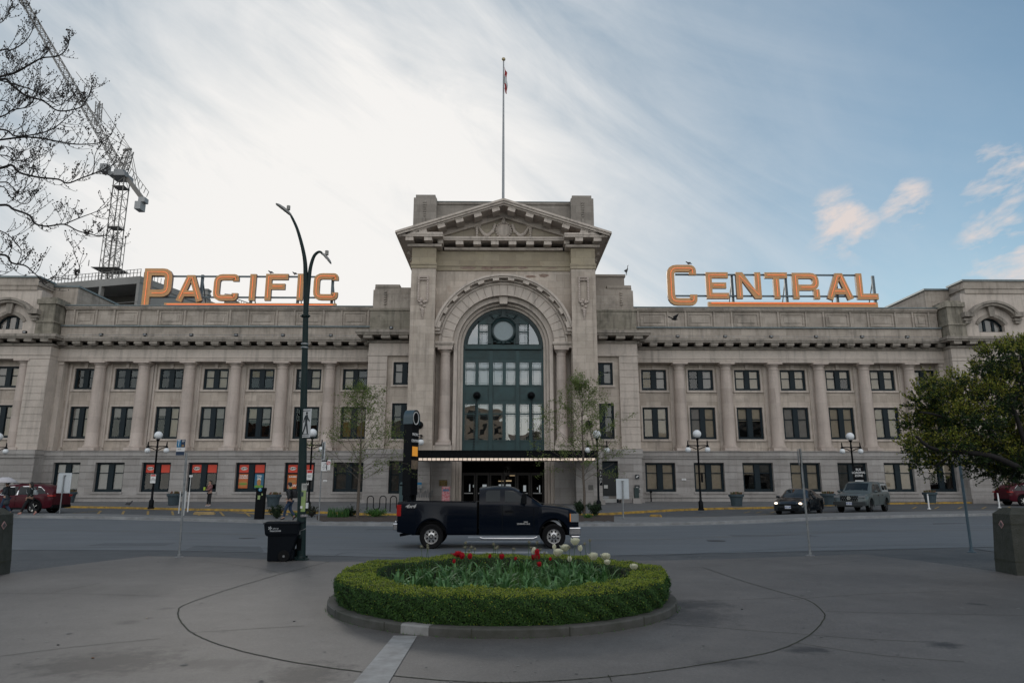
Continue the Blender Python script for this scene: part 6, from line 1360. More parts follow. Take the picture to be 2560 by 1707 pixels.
# bus stop
t,bb,q=post('bus_stop_post','galvanised bus stop pole on the plaza kerb left of the bin',(447.8,1393),(466,1132),.032)
p=at(452,1118,bb[1]-.05); w,h=.255,.455; s=thing('bus_stop_sign','blue and white bus stop sign with a white T and route panel','sign',p,R(-6))
BL=mat('transit_blue',(.01,.16,.32),.5); BD=mat('transit_navy',(.008,.028,.07),.5)
mb=MB(); mb.box(-w/2,w/2,-.004,.004,-h/2,h/2); mb.build('panel',WHITE,s,local=True); mb=MB(); mb.box(-w/2,-.01,-.007,-.0045,0,h/2); mb.build('blue_field',BL,s,local=True); mb=MB(); mb.box(-.01,w/2,-.007,-.0045,0,h/2); mb.box(-w/2,w/2,-.007,-.0045,-h/2,-h/2+.11); mb.build('navy_field',BD,s,local=True)
text('T',.26,.0008,WHITE,s,'letter',(-.068,-.0085,.115),sx=.6); text('19',.08,.0008,WHITE,s,'route_number',(.06,-.0085,.18),bold=.002); text('22',.07,.0008,mat('route_amber',(.5,.28,.06),.5),s,'route_number',(.06,-.0085,.05),bold=.002); text('Main Stn',.03,.0008,MATS['print_dark'],s,'stop_name',(-.03,-.006,-.05))
# other posts
t,bb,q=post('sign_post','galvanised sign post in front of the black sedan',(2025.6,1389),(2000,1121),.033)
for i,(px,lab) in enumerate(((1996.5,'narrow grey sign panel seen edge on at the top of the post by the sedan'),(2003.5,'second sign panel seen edge on at the same post top'))):
    p=at(px,1142,bb[1]-.05); mb=MB(); mb.box(-.15,.15,-.005,.005,-.24,.24); s=mb.build('sign_panel',GALV,t,local=True); s.location=p-Vector(bb); s.rotation_euler=(0,0,R(62 if i else 70)); s['label']=lab; mb=MB(); mb.box(-.015,.015,.006,.03,-.18,.18); mb.build('rail',GALV,s,local=True)
t,bb,q=post('leaning_post','blue grey post leaning into the leafy tree at the right',(2429.5,1380),(2394,1120),.04,m=mat('blue_grey_post',(.10,.15,.19),.5,metal=.3,var=.3))
def backsign(label,x0,x1,y0,y1,base,m=mat('sign_back_white',(.50,.54,.57),.5,var=.08)):
    bb=Vector(G(*base,.15)); t=thing('sign_post',label,'sign post',bb); xt=(x0+x1)/2; q=at(xt,y0+5,bb[1]); mb=MB(); mb.tube([bb,q],.035,8); mb.build('post',GALV,t,40)
    sc=bb[1]/1707; w=(x1-x0)*sc;h=(y1-y0)*sc; mb=MB(); mb.box(-w/2,w/2,0,.008,-h/2,h/2); s=mb.build('sign_panel',m,t,local=True); s.location=at(xt,(y0+y1)/2,bb[1]+.045)-bb; mb=MB()
    for z in (h*.38,-h*.38): mb.box(-.05,.05,-.085,-.001,z-.02,z+.02)
    mb.build('clamp',GALV,s,local=True)
backsign('white sign back on a post between the entrance door and right ground windows',1541,1572,1197,1245.5,(1558.5,1296)); backsign('white sign back on a post behind the tail of the red suv',144.5,176.8,1183,1230.7,(148.7,1283))
# flexible marker left
p=G(455,1288,.15); t=thing('marker_board','tall narrow white marker behind the bus stop pole','marker',p); mb=MB(); mb.box(-.22,-.16,-.01,.01,.1,1.28); mb.box(.0,.14,-.01,.01,.35,1.22); mb.box(.04,.10,.012,.05,0,1.3); mb.build('board',mat('marker_white',(.45,.46,.46),.6),t,local=True)
p=G(469,1279,0.); t=thing('small_white_sign','small white sign on a thin stake by the kerb left of the burger windows','sign',(p[0],p[1],p[2])); mb=MB(); mb.box(-.1,.1,-.01,.01,2.15,2.28); mb.box(-.015,.015,-.01,.01,1.2,2.15); mb.box(-.03,.03,-.03,.03,0,1.2); mb.build('stake',WHITE,t,local=True)
for i,(px,py,lab) in enumerate(((2323,1272,'white flexible bollard behind the grey pickup'),(2499,1269,'white flexible bollard above the right stone pillar'))):
    p=G(px,py,0); mb=MB(); mb.lathe([(.12,0),(.11,.04),(.05,.06),(.045,.9),(.03,.92),(.045,.94),(.045,1.0),(0,1.02)],(0,0,0),10); t=tag(mb.build('bollard',WHITE,None,40,local=True),lab,'bollard','white flexible bollards'); t.location=p
for px0,px1,py,lab in ((1625,1654,1292.5,'yellow concrete wheel stop right of the white sign back'),(484,536,1293,'faded yellow wheel stop on the island left of the parking meter')):
    a_=G(px0,py,0);c_=G(px1,py,0); mb=MB(); L_=c_[0]-a_[0]; mb.box(0,L_,-.09,.09,0,.10); mb.box(.04,L_-.04,-.06,.06,.101,.15); o=tag(mb.build('wheel_stop',YEL if px0>1000 else mat('faded_yellow_block',(.42,.30,.14),.8,var=.3),None,local=True),lab,'wheel stop','wheel stops'); o.location=(a_[0],a_[1],a_[2]+(.15 if px0<1000 else 0))
# pay station
p=G(648,1297,.15); t=thing('parking_meter','black parking pay station with a blue P standing on the kerb','parking meter',p); 
mb=MB(); mb.box(-.20,.20,-.16,.16,0,1.35); mb.box(-.215,.215,-.17,.17,1.352,1.52); mb.lathe([(.02,0),(.02,.12)],(.12,0,1.52),6); mb.build('housing',BLACK,t,local=True)
mb=MB(); mb.lathe([(0,-.004),(.09,-.004),(.09,.004),(0,.004)],(0,-.176,1.43),18,'y',cap=False); f=mb.build('blue_disc',BL,t,local=True); text('P',.14,.001,WHITE,f,'letter',(0,-.183,1.43),bold=.003)
mb=MB(); mb.box(-.10,.02,-.166,-.161,.95,1.15); mb.box(.08,.14,-.166,-.161,1.15,1.25); mb.build('sticker',FLY,t,local=True); mb=MB(); mb.box(-.12,.06,-.166,-.161,1.2,1.32); mb.build('screen',GLASSD,t,local=True)
# wheelie bin
BINM=mat('bin_plastic',(.0035,.0055,.009),.55,var=.2,spec=.12); b0=G(703,1404); t=thing('wheelie_bin','black wheeled rubbish bin chained beside the green pole','bin',(b0[0]-.02,b0[1]+.25,0),R(8))
def taper(mb,x0,x1,y0,y1,z0,X0,X1,Y0,Y1,z1): mb.add([(x0,y0,z0),(x1,y0,z0),(x1,y1,z0),(x0,y1,z0),(X0,Y0,z1),(X1,Y0,z1),(X1,Y1,z1),(X0,Y1,z1)],[(0,3,2,1),(4,5,6,7),(0,1,5,4),(1,2,6,5),(2,3,7,6),(3,0,4,7)])
mb=MB(); taper(mb,-.38,.16,-.27,.27,.02,-.40,.36,-.31,.31,.70); taper(mb,-.47,.37,-.335,.335,.701,-.51,.38,-.35,.35,.98); taper(mb,-.415,.365,-.315,.315,.66,-.47,.37,-.335,.335,.7005); mb.box(.0,.28,-.22,.22,.05,.3); o=mb.build('tub',BINM,t,local=True); bv=o.modifiers.new('b','BEVEL'); bv.width=.02; bv.segments=2
mb=MB(); taper(mb,-.54,.40,-.375,.375,.981,-.52,.40,-.36,.36,1.01); taper(mb,-.50,.38,-.34,.34,1.011,-.44,.30,-.28,.28,1.045); mb.tube([(.40,-.27,1.0),(.47,-.27,1.0),(.47,.27,1.0),(.40,.27,1.0)],.017,6); o=mb.build('lid',BINM,t,local=True)
for s_ in (-1,1): mb=MB(); mb.lathe([(.0,-.03),(.14,-.03),(.15,-.02),(.15,.02),(.14,.03),(0,.03)],(0,0,0),20,'y',cap=False); w_=mb.build('wheel',RUB,t,40,local=True); w_.location=(.05 if s_<0 else .2,s_*.31,.15); mb=MB(); mb.lathe([(0,-.036),(.03,-.036),(.03,.036),(0,.036)],(0,0,0),10,'y',cap=False); mb.build('hub',GALV,w_,local=True)
text('CITY OF',.040,.001,mat('bin_print',(.45,.47,.5),.6),t,'lettering',(-.20,-.347,.86),bold=.001); text('VANCOUVER',.048,.001,MATS['bin_print'],t,'lettering',(-.20,-.345,.80),bold=.0015)
mb=MB()
for a_,d_,r_ in ((0,.0,.022),(72,.035,.020),(144,.035,.020),(216,.035,.02),(288,.035,.02),(0,.035,.02)): mb.sphere((-.345+d_*math.cos(R(a_)),-.348,.875+d_*math.sin(R(a_))),r_*.7,6,(1,.15,1))
mb.build('flower_logo',MATS['bin_print'],t,local=True)
mb=MB()
for i in range(7): mb.box(-.45+.11*i,-.40+.11*i,-.25,.25,1.046,1.049)
mb.build('lid_sheen_strip',mat('bin_lid_sheen',(.09,.085,.08),.7,var=.4,vs=8),t,local=True)  # paler strips paint a sheen onto the lid
# totem
p=G(1023,1284,0); Yt=44.; p=at(1023,1270,Yt); p.z=gz(Yt)+.15; t=thing('station_totem','tall black arch topped sign totem left of the entrance','sign totem',p,R(71))
TW=1.0; zt_=at(1023,1026,Yt).z-p.z; r_=TW/2; D_=.28
mb=MB(); poly=[(-r_,.9),(r_,.9)]+[(r_*math.cos(a),zt_-r_+r_*math.sin(a)) for a in [math.pi*i/20 for i in range(21)]]; mb.prism(poly,-D_,D_); o=mb.build('body',mat('totem_black',(.004,.005,.007),.5,spec=.1),t,40,local=True); fixn(o)
mb=MB(); mb.arc(0,zt_-r_,r_+.002,r_+.03,-D_-.05,D_+.05,0,180,24); mb.box(r_+.002,r_+.03,-D_-.05,D_+.05,zt_-r_-.4,zt_-r_); mb.box(-r_-.03,-r_-.002,-D_-.05,D_+.05,zt_-r_-.4,zt_-r_); mb.build('hood',mat('totem_blue_grey',(.03,.06,.08),.35),t,40,local=True)
for s_ in (-1,1): mb=MB(); mb.box(s_*.36-.14,s_*.36+.14,-.22,.22,0,.9); mb.build('leg',BLACK,t,local=True)
mb=MB(); mb.arc(0,zt_-r_,.36,.42,-D_-.03,-D_-.001,0,360,24); mb.build('ring',WHITE,t,local=True)
for z,s_ in ((zt_-1.55,'PACIFIC'),(zt_-1.95,'CENTRAL'),): text(s_,.24,.01,WHITE,t,'lettering',(0,-D_-.012,z),bold=.004)
mb=MB(); mb.box(-.38,.38,-D_-.012,-D_-.001,zt_-2.9,zt_-2.3); mb.build('amber_panel',mat('totem_amber',(.6,.26,.03),.4,emit=(1,.4,.05),es=.25),t,local=True); mb=MB(); mb.box(-.45,.45,-D_-.012,-D_-.001,zt_-3.7,zt_-3.15); mb.build('photo_panel',mat('totem_photo',(.25,.18,.12),.5,col2=(.08,.06,.05),vs=3),t,local=True)
# utility box, mailbox, wall boxes, signs on right flank
p=at(1004,1250,46.); t=thing('utility_cabinet','grey green flat utility cabinet behind the truck tail','cabinet',(p.x,46.,gz(46)+.12)); mb=MB(); mb.box(-.15,.15,-.2,.2,0,1.55); mb.lathe([(.15,-.2),(.15,.2)],(0,0,1.55),16,'y'); mb.box(-.11,.11,-.205,-.2,.3,1.45); mb.build('cabinet',mat('cabinet_teal',(.07,.12,.13),.5,var=.2),t,local=True)
p=at(1115,1246,50.8); t=thing('mailbox','red patterned street mailbox by the entrance wall','mailbox',(p.x,50.8,gz(50.8)+.13)); mb=MB(); mb.box(-.28,.28,-.25,.25,.15,1.22); mb.box(-.30,.30,-.27,.27,1.222,1.30); mb.box(-.2,-.12,-.2,.2,0,.15); mb.box(.12,.2,-.2,.2,0,.15); mb.build('body',mat('mail_red',(.42,.02,.045),.4,col2=(.62,.45,.46),vs=9),t,local=True); mb=MB(); mb.box(-.22,.22,-.275,-.251,.98,1.08); mb.box(-.2,.2,-.30,-.251,1.1,1.13); mb.build('slot_panel',mat('slot_blue',(.06,.16,.28),.4),t,local=True)
p=at(1047,1213,51.0); t=thing('wall_box','small blue and white box on the pier left of the entrance','sign',(p.x,51.05,p.z)); mb=MB(); mb.box(-.22,.22,0,.08,-.2,.05); mb.build('grey_box',GALV,t,local=True); mb=MB(); mb.box(-.2,.2,-.01,.08,.052,.22); mb.build('blue_box',BL,t,local=True)
t=thing('graffiti','dark scrawled graffiti on the pale wall left of the entrance','graffiti',(ux(1057,1236,51.35),51.35,uz(1236,51.35,1057))); mb=MB()
rg=random.Random(9); x=-.75
while x<.7:
    h_=rg.uniform(.15,.45); mb.tube([(x,0,-.2),(x+.04,0,h_*.8),(x+.10,0,h_),(x+.12,0,-.1),(x+.17,0,-.2)],.012,4); x+=.17
mb.build('scrawl',mat('graffiti_ink',(.06,.08,.10),.8),t,local=True)
for (px,py,w,h,nm,lab,ch) in ((1593,1191,.32,.32,'pictogram_sign','small black square pictogram sign high on the right flank wall',None),(1593,1221.5,.38,.58,'information_sign','black information sign with white text below the pictogram sign','NO\nSMOKING\nAREA')):
    p=at(px,py,54.05); t=thing(nm,lab,'sign',p); mb=MB(); mb.box(-w/2,w/2,0,.03,-h/2,h/2); mb.build('panel',SB,t,local=True)
    if ch: text(ch,.12,.001,WHITE,t,'lettering',(0,-.004,0),bold=.002)
    else: mb=MB(); mb.sphere((-.03,-.005,-.02),.07,8,(1,.1,.7)); mb.sphere((.06,-.005,.05),.05,8,(1,.1,1)); mb.build('white_figure',WHITE,t,local=True)
p=at(1592,1262,53.2); t=thing('ash_bin','slim dark green bin on a stone foot by the right flank','bin',(p.x,53.2,gz(53.2)+.13)); mb=MB(); mb.box(-.17,.17,-.15,.15,.4,1.15); mb.build('bin_body',mat('bin_green',(.015,.035,.035),.5),t,local=True); mb=MB(); mb.box(-.3,.35,-.2,.2,0,.38); mb.build('stone_foot',S_BASE,t,local=True)
p=at(1629,1262,56.3); t=thing('standpipe','dark wall standpipe at the base of the right wing','standpipe',(p.x,56.4,gz(56)+.13)); mb=MB(); mb.tube([(0,0,0),(0,0,.75)],.05,8); mb.lathe([(.1,-.1),(.12,0),(.1,.1)],(0,0,.8),10,'y'); mb.build('pipe',BLACK,t,local=True)
for px,py,lab in ((1607-22,1,''),): pass
p=at(1710,1198,56.93); t=thing('wall_notice','small white notice between the first two right ground windows','sign',(p.x,56.95,p.z)); mb=MB(); mb.box(-.18,.18,0,.02,-.07,.07); mb.build('panel',WHITE,t,local=True); mb=MB(); mb.box(-.14,.14,-.003,-.001,-.02,.0); mb.build('print',MATS['print_dark'],t,local=True)
p=at(812.5,1201.5,56.93); t=thing('wall_notice','small white notice on the wall right of the shop windows','sign',(p.x,56.95,p.z)); mb=MB(); mb.box(-.16,.16,0,.02,-.08,.08); mb.build('panel',WHITE,t,local=True); mb=MB(); mb.box(-.1,.1,-.003,-.001,-.02,.0); mb.build('print',MATS['print_dark'],t,local=True)
p=at(1477,1218,51.4); t=thing('small_plaque','small grey plaque on the right entrance pier','plaque',(p.x,51.40,p.z)); mb=MB(); mb.box(-.18,.18,0,.03,-.18,.18); mb.build('panel',mat('plaque_grey',(.09,.085,.08),.5),t,local=True)
# planters
POT=mat('planter_slate',(.045,.07,.085),.7,var=.25,bump=.3)
def pot():
    t=thing('planter_pot','x','planter',group='round dark planters along the station wall'); mb=MB(); mb.lathe([(.33,0),(.36,.02),(.40,.35),(.45,.62),(.52,.64),(.53,.80),(.49,.81),(.46,.74),(0,.73)],(0,0,0),20); mb.build('pot',POT,t,35,local=True)
    mb=MB(); r0=random.Random(4)
    for i in range(60):
        a_=r0.uniform(0,6.28);d_=r0.uniform(0,.4); h_=r0.uniform(.05,.25); x,y=d_*math.cos(a_),d_*math.sin(a_); mb.quad((x-.03,y,.74),(x+.03,y,.74),(x+.04+r0.uniform(-.1,.1),y+r0.uniform(-.1,.1),.74+h_),(x-.02,y+.02,.74+h_))
    mb.build('wilted_plant',mat('wilted_plant',(.05,.07,.02),.8,col2=(.12,.05,.03),island=True),t,local=True); return t
PT=pot(); first=True
for px,py,lab in ((171,1256,'round planter beside the left white sign back'),(434,1262.5,'round planter left of the bus stop pole at the wall'),(682,1266,'round planter behind the parking pay station'),(1842,1264.5,'round planter left of the black sedan'),(2072,1262,'round planter between the sedan and the grey pickup'),(2327,1257,'round planter behind the first white bollard')):
    place(PT,first,G(px,py,.134),0,lab); first=False
# bicycle racks
def rack():
    t=thing('bicycle_rack','x','bicycle rack',group='wave shaped bicycle racks'); pts=[]
    w=.19
    pts=[(0,0,0),(0,0,.72)]+[(w/1+w*-math.cos(a),0,.72+w*math.sin(a)) for a in [math.pi*i/8 for i in range(1,8)]]+[(2*w,0,.72),(2*w,0,.28)]+[(3*w-w*math.cos(a),0,.28-w*math.sin(a)) for a in [math.pi*i/8 for i in range(1,8)]]+[(4*w,0,.28),(4*w,0,.72)]+[(5*w-w*math.cos(a),0,.72+w*math.sin(a)) for a in [math.pi*i/8 for i in range(1,8)]]+[(6*w,0,.72),(6*w,0,0)]
    mb=MB(); mb.tube(pts,.028,8); mb.build('tube',BLACK,t,60,local=True); mb=MB(); mb.lathe([(.08,0),(.08,.015)],(0,0,0),10); mb.lathe([(.08,0),(.08,.015)],(6*w,0,0),10); mb.build('foot_plate',BLACK,t,local=True); return t
RK=rack(); place(RK,True,G(917,1277.5,.134),0,'black wave bicycle rack right of the left young tree'); place(RK,False,G(975,1278,.134),0,'black wave bicycle rack partly behind the truck tail')
# granite gate pillars
GRN=mat('rough_granite_pillar',(.050,.052,.045),.9,col2=(.030,.033,.024),vs=6,bump=.6,bs=25)
def pillar(C,Pp,label,dpx):
    C=Vector((C[0],C[1],0));Pp=Vector((Pp[0],Pp[1],0)); u=(Pp-C); L_=.78; u=u.normalized(); v=Vector((u.y,-u.x,0)); 
    if v.x*C.x<0: v=-v
    t=thing('stone_pillar',label,'pillar',C,group='rough granite gate pillars'); mb=MB()
    cen=C+u*L_/2+v*L_/2
    def ringz(s_,z): return [cen+(u*a+v*b_)*L_/2*s_+Vector((0,0,z)) for a,b_ in ((-1,-1),(1,-1),(1,1),(-1,1))]
    lv=[(1.,0),(.985,.30),(.985,.31),(.86,1.12),(.86,1.13),(.83,1.34),(.45,1.48)]
    vs=[p for s_,z in lv for p in ringz(s_,z)]; fs=[(i*4+j,i*4+(j+1)%4,(i+1)*4+(j+1)%4,(i+1)*4+j) for i in range(len(lv)-1) for j in range(4)]+[tuple(range(4)),tuple(range(len(vs)-4,len(vs)))]
    mb.add(vs,fs); o=mb.build('shaft',GRN,t); fixn(o)
    mb=MB()
    for z,s_ in ((.30,.985),(1.12,.862)):
        r=[p for p in ringz(s_+.006,z)]; 
        for j in range(4): mb.beam(r[j],r[(j+1)%4],.012)
    a=cen-v*L_/2*.995; b_=cen-v*L_/2*.86; mb.beam(a+Vector((0,0,.02)),b_+Vector((0,0,1.12)),.012); mb.build('joint',JOINT,t)
    c=cen-v*(L_/2*.875)+Vector((0,0,1.10)); up=Vector((0,0,1)); d1=(u+up).normalized(); d2=(u-up).normalized(); mb=MB(); mb.obox(c,d1,v,d2,.065,.01,.065); q=mb.build('diamond_badge',mat('badge_rim',(.42,.25,.24),.5),t); mb=MB(); mb.obox(c-v*.012,d1,v,d2,.045,.002,.045); mb.build('badge_centre',mat('badge_dark',(.08,.07,.07),.5),q)
pillar(G(2543,1439),G(2488,1428),'rough granite pillar with a diamond badge at the right edge of the plaza',0)
C2=G(-33,1445); P2=G(23,1434); pillar(C2,P2,'rough granite pillar with a diamond badge at the left edge of the plaza',0)
# cornice floodlights
def flood():
    t=thing('floodlight','x','floodlight',group='small floodlights along the cornice'); mb=MB(); mb.box(-.14,.14,-.1,.1,.1,.3); mb.box(-.03,.03,-.03,.03,0,.1); mb.build('lamp_body',BLACK,t,local=True); mb=MB(); mb.box(-.1,.1,-.106,-.101,.13,.27); mb.build('lens',CLR,t,local=True); return t
FL=flood(); first=True
def near(k,n): return ('first','second','third','fourth','fifth','sixth','seventh','eighth')[k]
for k_,px in enumerate((252,362,478,590,707,827)): place(FL,first,(ux(px,842,56.45),56.45,14.145),0,'%s small floodlight from the left along the left wing cornice'%near(k_,0)); first=False
for k_,px in enumerate((1694,1813,1928,2040,2155,2268)): place(FL,False,(ux(px,842,56.45),56.45,14.145),0,'%s small floodlight from the left along the right wing cornice'%near(k_,0))
for px,lab in ((978,'small floodlight on the cornice just left of the central pediment'),(61,'small floodlight on the cornice of the left end pavilion')): place(FL,False,(ux(px,822,53.6) if px>500 else ux(px,838,55.6),53.6 if px>500 else 55.6,14.155),0,lab)
for s_,xa,xb in ((0,-36.5,-11.5),(1,11.5,37)):
    mb=MB(); mb.tube([(xa,56.35,14.3),(xa*.5+xb*.5,56.35,14.33),(xb,56.35,14.3)],.02,5)
    for i in range(20): x=xa+(xb-xa)*i/19; mb.box(x-.015,x+.015,56.34,56.36,14.142,14.3)
    tag(mb.build('cable_conduit',GALV,None),'thin grey conduit running along the %s wing cornice'%('left','right')[s_],'conduit')
# ================================================================= PEOPLE
def skinmesh(name,nodes,edges,m,parent,sub=2,smooth_=180):
    me=bpy.data.meshes.new('s'); me.from_pydata([n[:3] for n in nodes],edges,[]); o=bpy.data.objects.new('s',me); COL.objects.link(o)
    md=o.modifiers.new('k','SKIN'); sv=me.skin_vertices[0].data
    for i,n in enumerate(nodes): sv[i].radius=(n[3],n[4] if len(n)>4 else n[3]); sv[i].use_root=(i==0)
    sd=o.modifiers.new('u','SUBSURF'); sd.levels=sub; sd.render_levels=sub
    dg=bpy.context.evaluated_depsgraph_get(); nm=bpy.data.meshes.new_from_object(o.evaluated_get(dg)); bpy.data.objects.remove(o)
    nm.name=name; nm.materials.clear(); nm.materials.append(m); nm.shade_smooth(); q=bpy.data.objects.new(name,nm); COL.objects.link(q); q.parent=parent; return q
SKIN=mat('skin',(.42,.25,.18),.6,var=.15); HAIR=mat('dark_hair',(.012,.010,.009),.6)
def person(label,loc,rz,legs,arms,jacket,trouser,shoe,hair='short',scale=1.,coat_len=0.,lean=.03,hand=SKIN,hat=None):
    """faces local +x. legs/arms: joint lists for left(+y) and right(-y) sides"""
    t=thing('person',label,'person',loc,rz); t.scale=(scale,)*3
    hip=(0,0,.93,.14,.12); ch=(lean,0,1.28,.15,.13); nk=(lean+.02,0,1.49,.058); 
    nodes=[hip,(lean*.5,0,1.1,.13,.11),ch,(lean+.01,0,1.42,.09),nk,(lean+.035,0,1.57,.075,.07),(lean+.045,0,1.66,.093,.082),(lean+.03,0,1.735,.06)]; edges=[(i,i+1) for i in range(7)]
    nodes.append((lean+.135,0,1.635,.018)); edges.append((6,8))
    for s,(k,a,f) in zip((1,-1),legs):
        i=len(nodes); nodes+=[(0,s*.09,.88,.085),(k[0],s*.10,k[1],.06),(a[0],s*.10,a[1],.042),(f[0],s*.11,f[1],.035)]; edges+=[(0,i),(i,i+1),(i+1,i+2),(i+2,i+3)]
    for s,(e,w,h) in zip((1,-1),arms):
        i=len(nodes); nodes+=[(lean,s*.185,1.41,.058),(*e,.042),(*w,.03),(*h,.033,.018)]; edges+=[(3,i),(i,i+1),(i+1,i+2),(i+2,i+3)]
        hd=(Vector(h)-Vector(w)).normalized(); sd=Vector((0,0,1)).cross(hd); sd=sd.normalized() if sd.length>.1 else Vector((1,0,0)); nn_=hd.cross(sd)
        for k_,(o_,l_) in enumerate(((-.027,.07),(-.009,.085),(.009,.08),(.027,.06))):
            j=len(nodes); p=Vector(h)+hd*.03+sd*o_; q=p+hd*l_*.5; r_=q+hd*l_*.4-nn_*l_*.25; nodes+=[(*q,.009),(*r_,.007)]; edges+=[(i+3,j),(j,j+1)]
        j=len(nodes); q=Vector(h)-hd*.01+sd*.045; nodes+=[(*q,.011),(*(q+hd*.04+sd*.01),.008)]; edges+=[(i+3,j),(j,j+1)]
    body=skinmesh('body',nodes,edges,hand,t)
    # face
    mb=MB()
    for s in (-1,1): mb.sphere((lean+.125,s*.032,1.665),.011,6)
    mb.build('eyes',BLACK,body,60,local=True); mb=MB(); mb.box(lean+.118,lean+.128,-.022,.022,1.588,1.596); mb.build('mouth',mat('lips',(.3,.1,.09),.6),body,local=True)
    mb=MB()
    for s in (-1,1): mb.sphere((lean+.03,s*.085,1.645),.028,6,(.7,.35,1.1))
    mb.build('ears',hand,body,60,local=True)
    # clothes
    n2=[(0,0,.92,.16,.145),(lean*.5,0,1.1,.155,.14),(lean,0,1.28,.18,.15),(lean+.01,0,1.42,.12,.10),(lean+.015,0,1.475,.075,.07)]; e2=[(0,1),(1,2),(2,3),(3,4)]
    if coat_len: n2.append((-.02,0,.92-coat_len,.20,.17)); e2.append((0,5))
    for s,(e,w,h) in zip((1,-1),arms):
        i=len(n2); wv=Vector(e).lerp(Vector(w),.93); n2+=[(lean,s*.185,1.40,.082),(*e,.064),(*wv,.05)]; e2+=[(3,i),(i,i+1),(i+1,i+2)]
    skinmesh('jacket',n2,e2,jacket,t)
    n3=[(0,0,.95,.15,.135)]; e3=[]
    for s,(k,a,f) in zip((1,-1),legs):
        i=len(n3); n3+=[(0,s*.092,.85,.10),(k[0],s*.10,k[1],.078),(a[0],s*.10,a[1]+.03,.062)]; e3+=[(0,i),(i,i+1),(i+1,i+2)]
    skinmesh('trousers',n3,e3,trouser,t)
    for s,(k,a,f) in zip((1,-1),legs):
        d=Vector((f[0]-a[0],0,f[1]-a[1])).normalized(); c=Vector((a[0],s*.105,a[1]-.03)); skinmesh('shoe',[(c.x-d.x*.05,c.y,c.z-d.z*.05,.042,.04),(c.x+d.x*.06,c.y,c.z+d.z*.06,.047,.036),(c.x+d.x*.17,c.y,c.z+d.z*.17,.04,.026)],[(0,1),(1,2)],shoe,t)
    if hat:
        mb=MB(); mb.lathe([(.108,1.70),(.106,1.74),(.08,1.79),(0,1.81)],(lean+.03,0,0),16); mb.box(lean+.09,lean+.19,-.06,.06,1.70,1.712); mb.build('cap',hat,t,50,local=True)
    mb=MB(); c=(lean+.018,0,1.668)
    mb.sphere(c,.112,12,(.95,.88,.98)); 
    v=[]; 
    for (x,y,z) in mb.v: v.append((min(x,lean+.10-(0 if z>1.70 else (1.70-z)*1.3)),y,max(z,1.60)))
    mb.v=v
    if hair=='bun': mb.sphere((lean-.09,0,1.70),.05,8)
    if hair=='long': mb.sphere((lean-.05,0,1.56),.09,10,(.7,1,1.3))
    mb.build('hair',HAIR,t,60,local=True); return t
def backpack(label,m,loc,rz,scale=1.,s=1.,z=1.22):
    t=thing('backpack',label,'backpack',loc,rz); t.scale=(scale,)*3
    skinmesh('bag',[(-.22,0,z,.10*s,.16*s),(-.22,0,z+.17*s,.09*s,.14*s),(-.215,0,z-.16*s,.10*s,.15*s)],[(0,1),(0,2)],m,t)
    mb=MB()
    for y in (-.12,.12): mb.tube([(-.14,y,z+.22*s),(.02,y,z+.26),(.17,y,z+.15),(.16,y,z-.02),(-.12,y*1.1,z-.14)],.016,6)
    mb.build('strap',m,t,60,local=True); mb=MB(); mb.box(-.335*1,-.315,-.10*s,.10*s,z-.14*s,z+.02); mb.build('front_pocket',m,t,local=True); return t
JB=mat('black_jacket',(.010,.011,.014),.7); JE=mat('blue_jeans',(.020,.042,.085),.8,var=.3,vs=12); KB_=mat('black_trousers',(.008,.009,.011),.8); GC=mat('grey_coat',(.035,.045,.055),.8,var=.2); SHW=mat('white_shoes',(.5,.5,.5),.6); SHP=mat('pink_shoes',(.5,.22,.2),.6); LIME=mat('lime_collar',(.35,.5,.05),.6)
walk=[((.16,.50),(.22,.10),(.36,.06)),((.02,.49),(-.24,.16),(-.16,.05))]; walk2=[((.20,.52),(.34,.12),(.48,.10)),((-.03,.49),(-.33,.17),(-.24,.05))]
sta=[((.02,.49),(-.01,.09),(.12,.05)),((.05,.49),(.06,.09),(.19,.05))]
armw=[((-.10,.25,1.15),(.02,.24,.95),(.05,.23,.88)),((.10,-.25,1.16),(.26,-.22,1.02),(.31,-.21,.98))]
p=G(722,1299,.15); a=(p[0],p[1],gz(p[1])+.147); person('person in a black jacket and blue jeans walking left behind the pole',a,R(172),walk,armw,JB,JE,KB_,hat=mat('dark_cap',(.01,.012,.02),.7)); backpack('large black backpack on the back of the person in jeans',mat('black_nylon',(.007,.008,.010),.6),a,R(172),s=1.15)
mb=MB(); mb.lathe([(.085,-.02),(.09,.0),(.075,.03)],(.02,0,1.49),14,cap=False); o=mb.build('collar',LIME,[o for o in bpy.data.objects if o.name=='person'][0],50,local=True)
p=G(522,1265,.134); armh=[((.08,.23,1.17),(.26,.10,1.12),(.32,.06,1.12)),((.07,-.23,1.17),(.25,-.10,1.10),(.31,-.05,1.10))]
pr=person('person in a red and white jacket standing at the burger shop window',p,R(-128),sta,armh,mat('red_white_jacket',(.02,.02,.024),.8,col2=(.42,.16,.16),vs=9),KB_,SHW,hair='long')
mb=MB(); mb.box(-.05,.05,-.08,.08,-.11,.11); t=thing('shopping_bag','lime green bag held by the person at the shop window','bag',(p[0]-.32,p[1]-.18,p[2]+1.2)); mb.build('bag_body',LIME,t,local=True); mb=MB(); mb.tube([(0,-.05,.11),(0,-.03,.2),(0,.03,.2),(0,.05,.11)],.008,5); mb.build('handle',BLACK,t,local=True)
p=G(70,1287,.15); a=(p[0],p[1],gz(p[1])+.147); person('person in black with pink shoes walking left before the red suv',a,R(180),walk2,armw,mat('dark_green_jacket',(.012,.018,.018),.8),KB_,SHP,hair='long',scale=1.0); backpack('small white backpack on the person before the red suv',mat('white_leatherette',(.30,.33,.34),.5),a,R(180),1.0,.8,1.2)
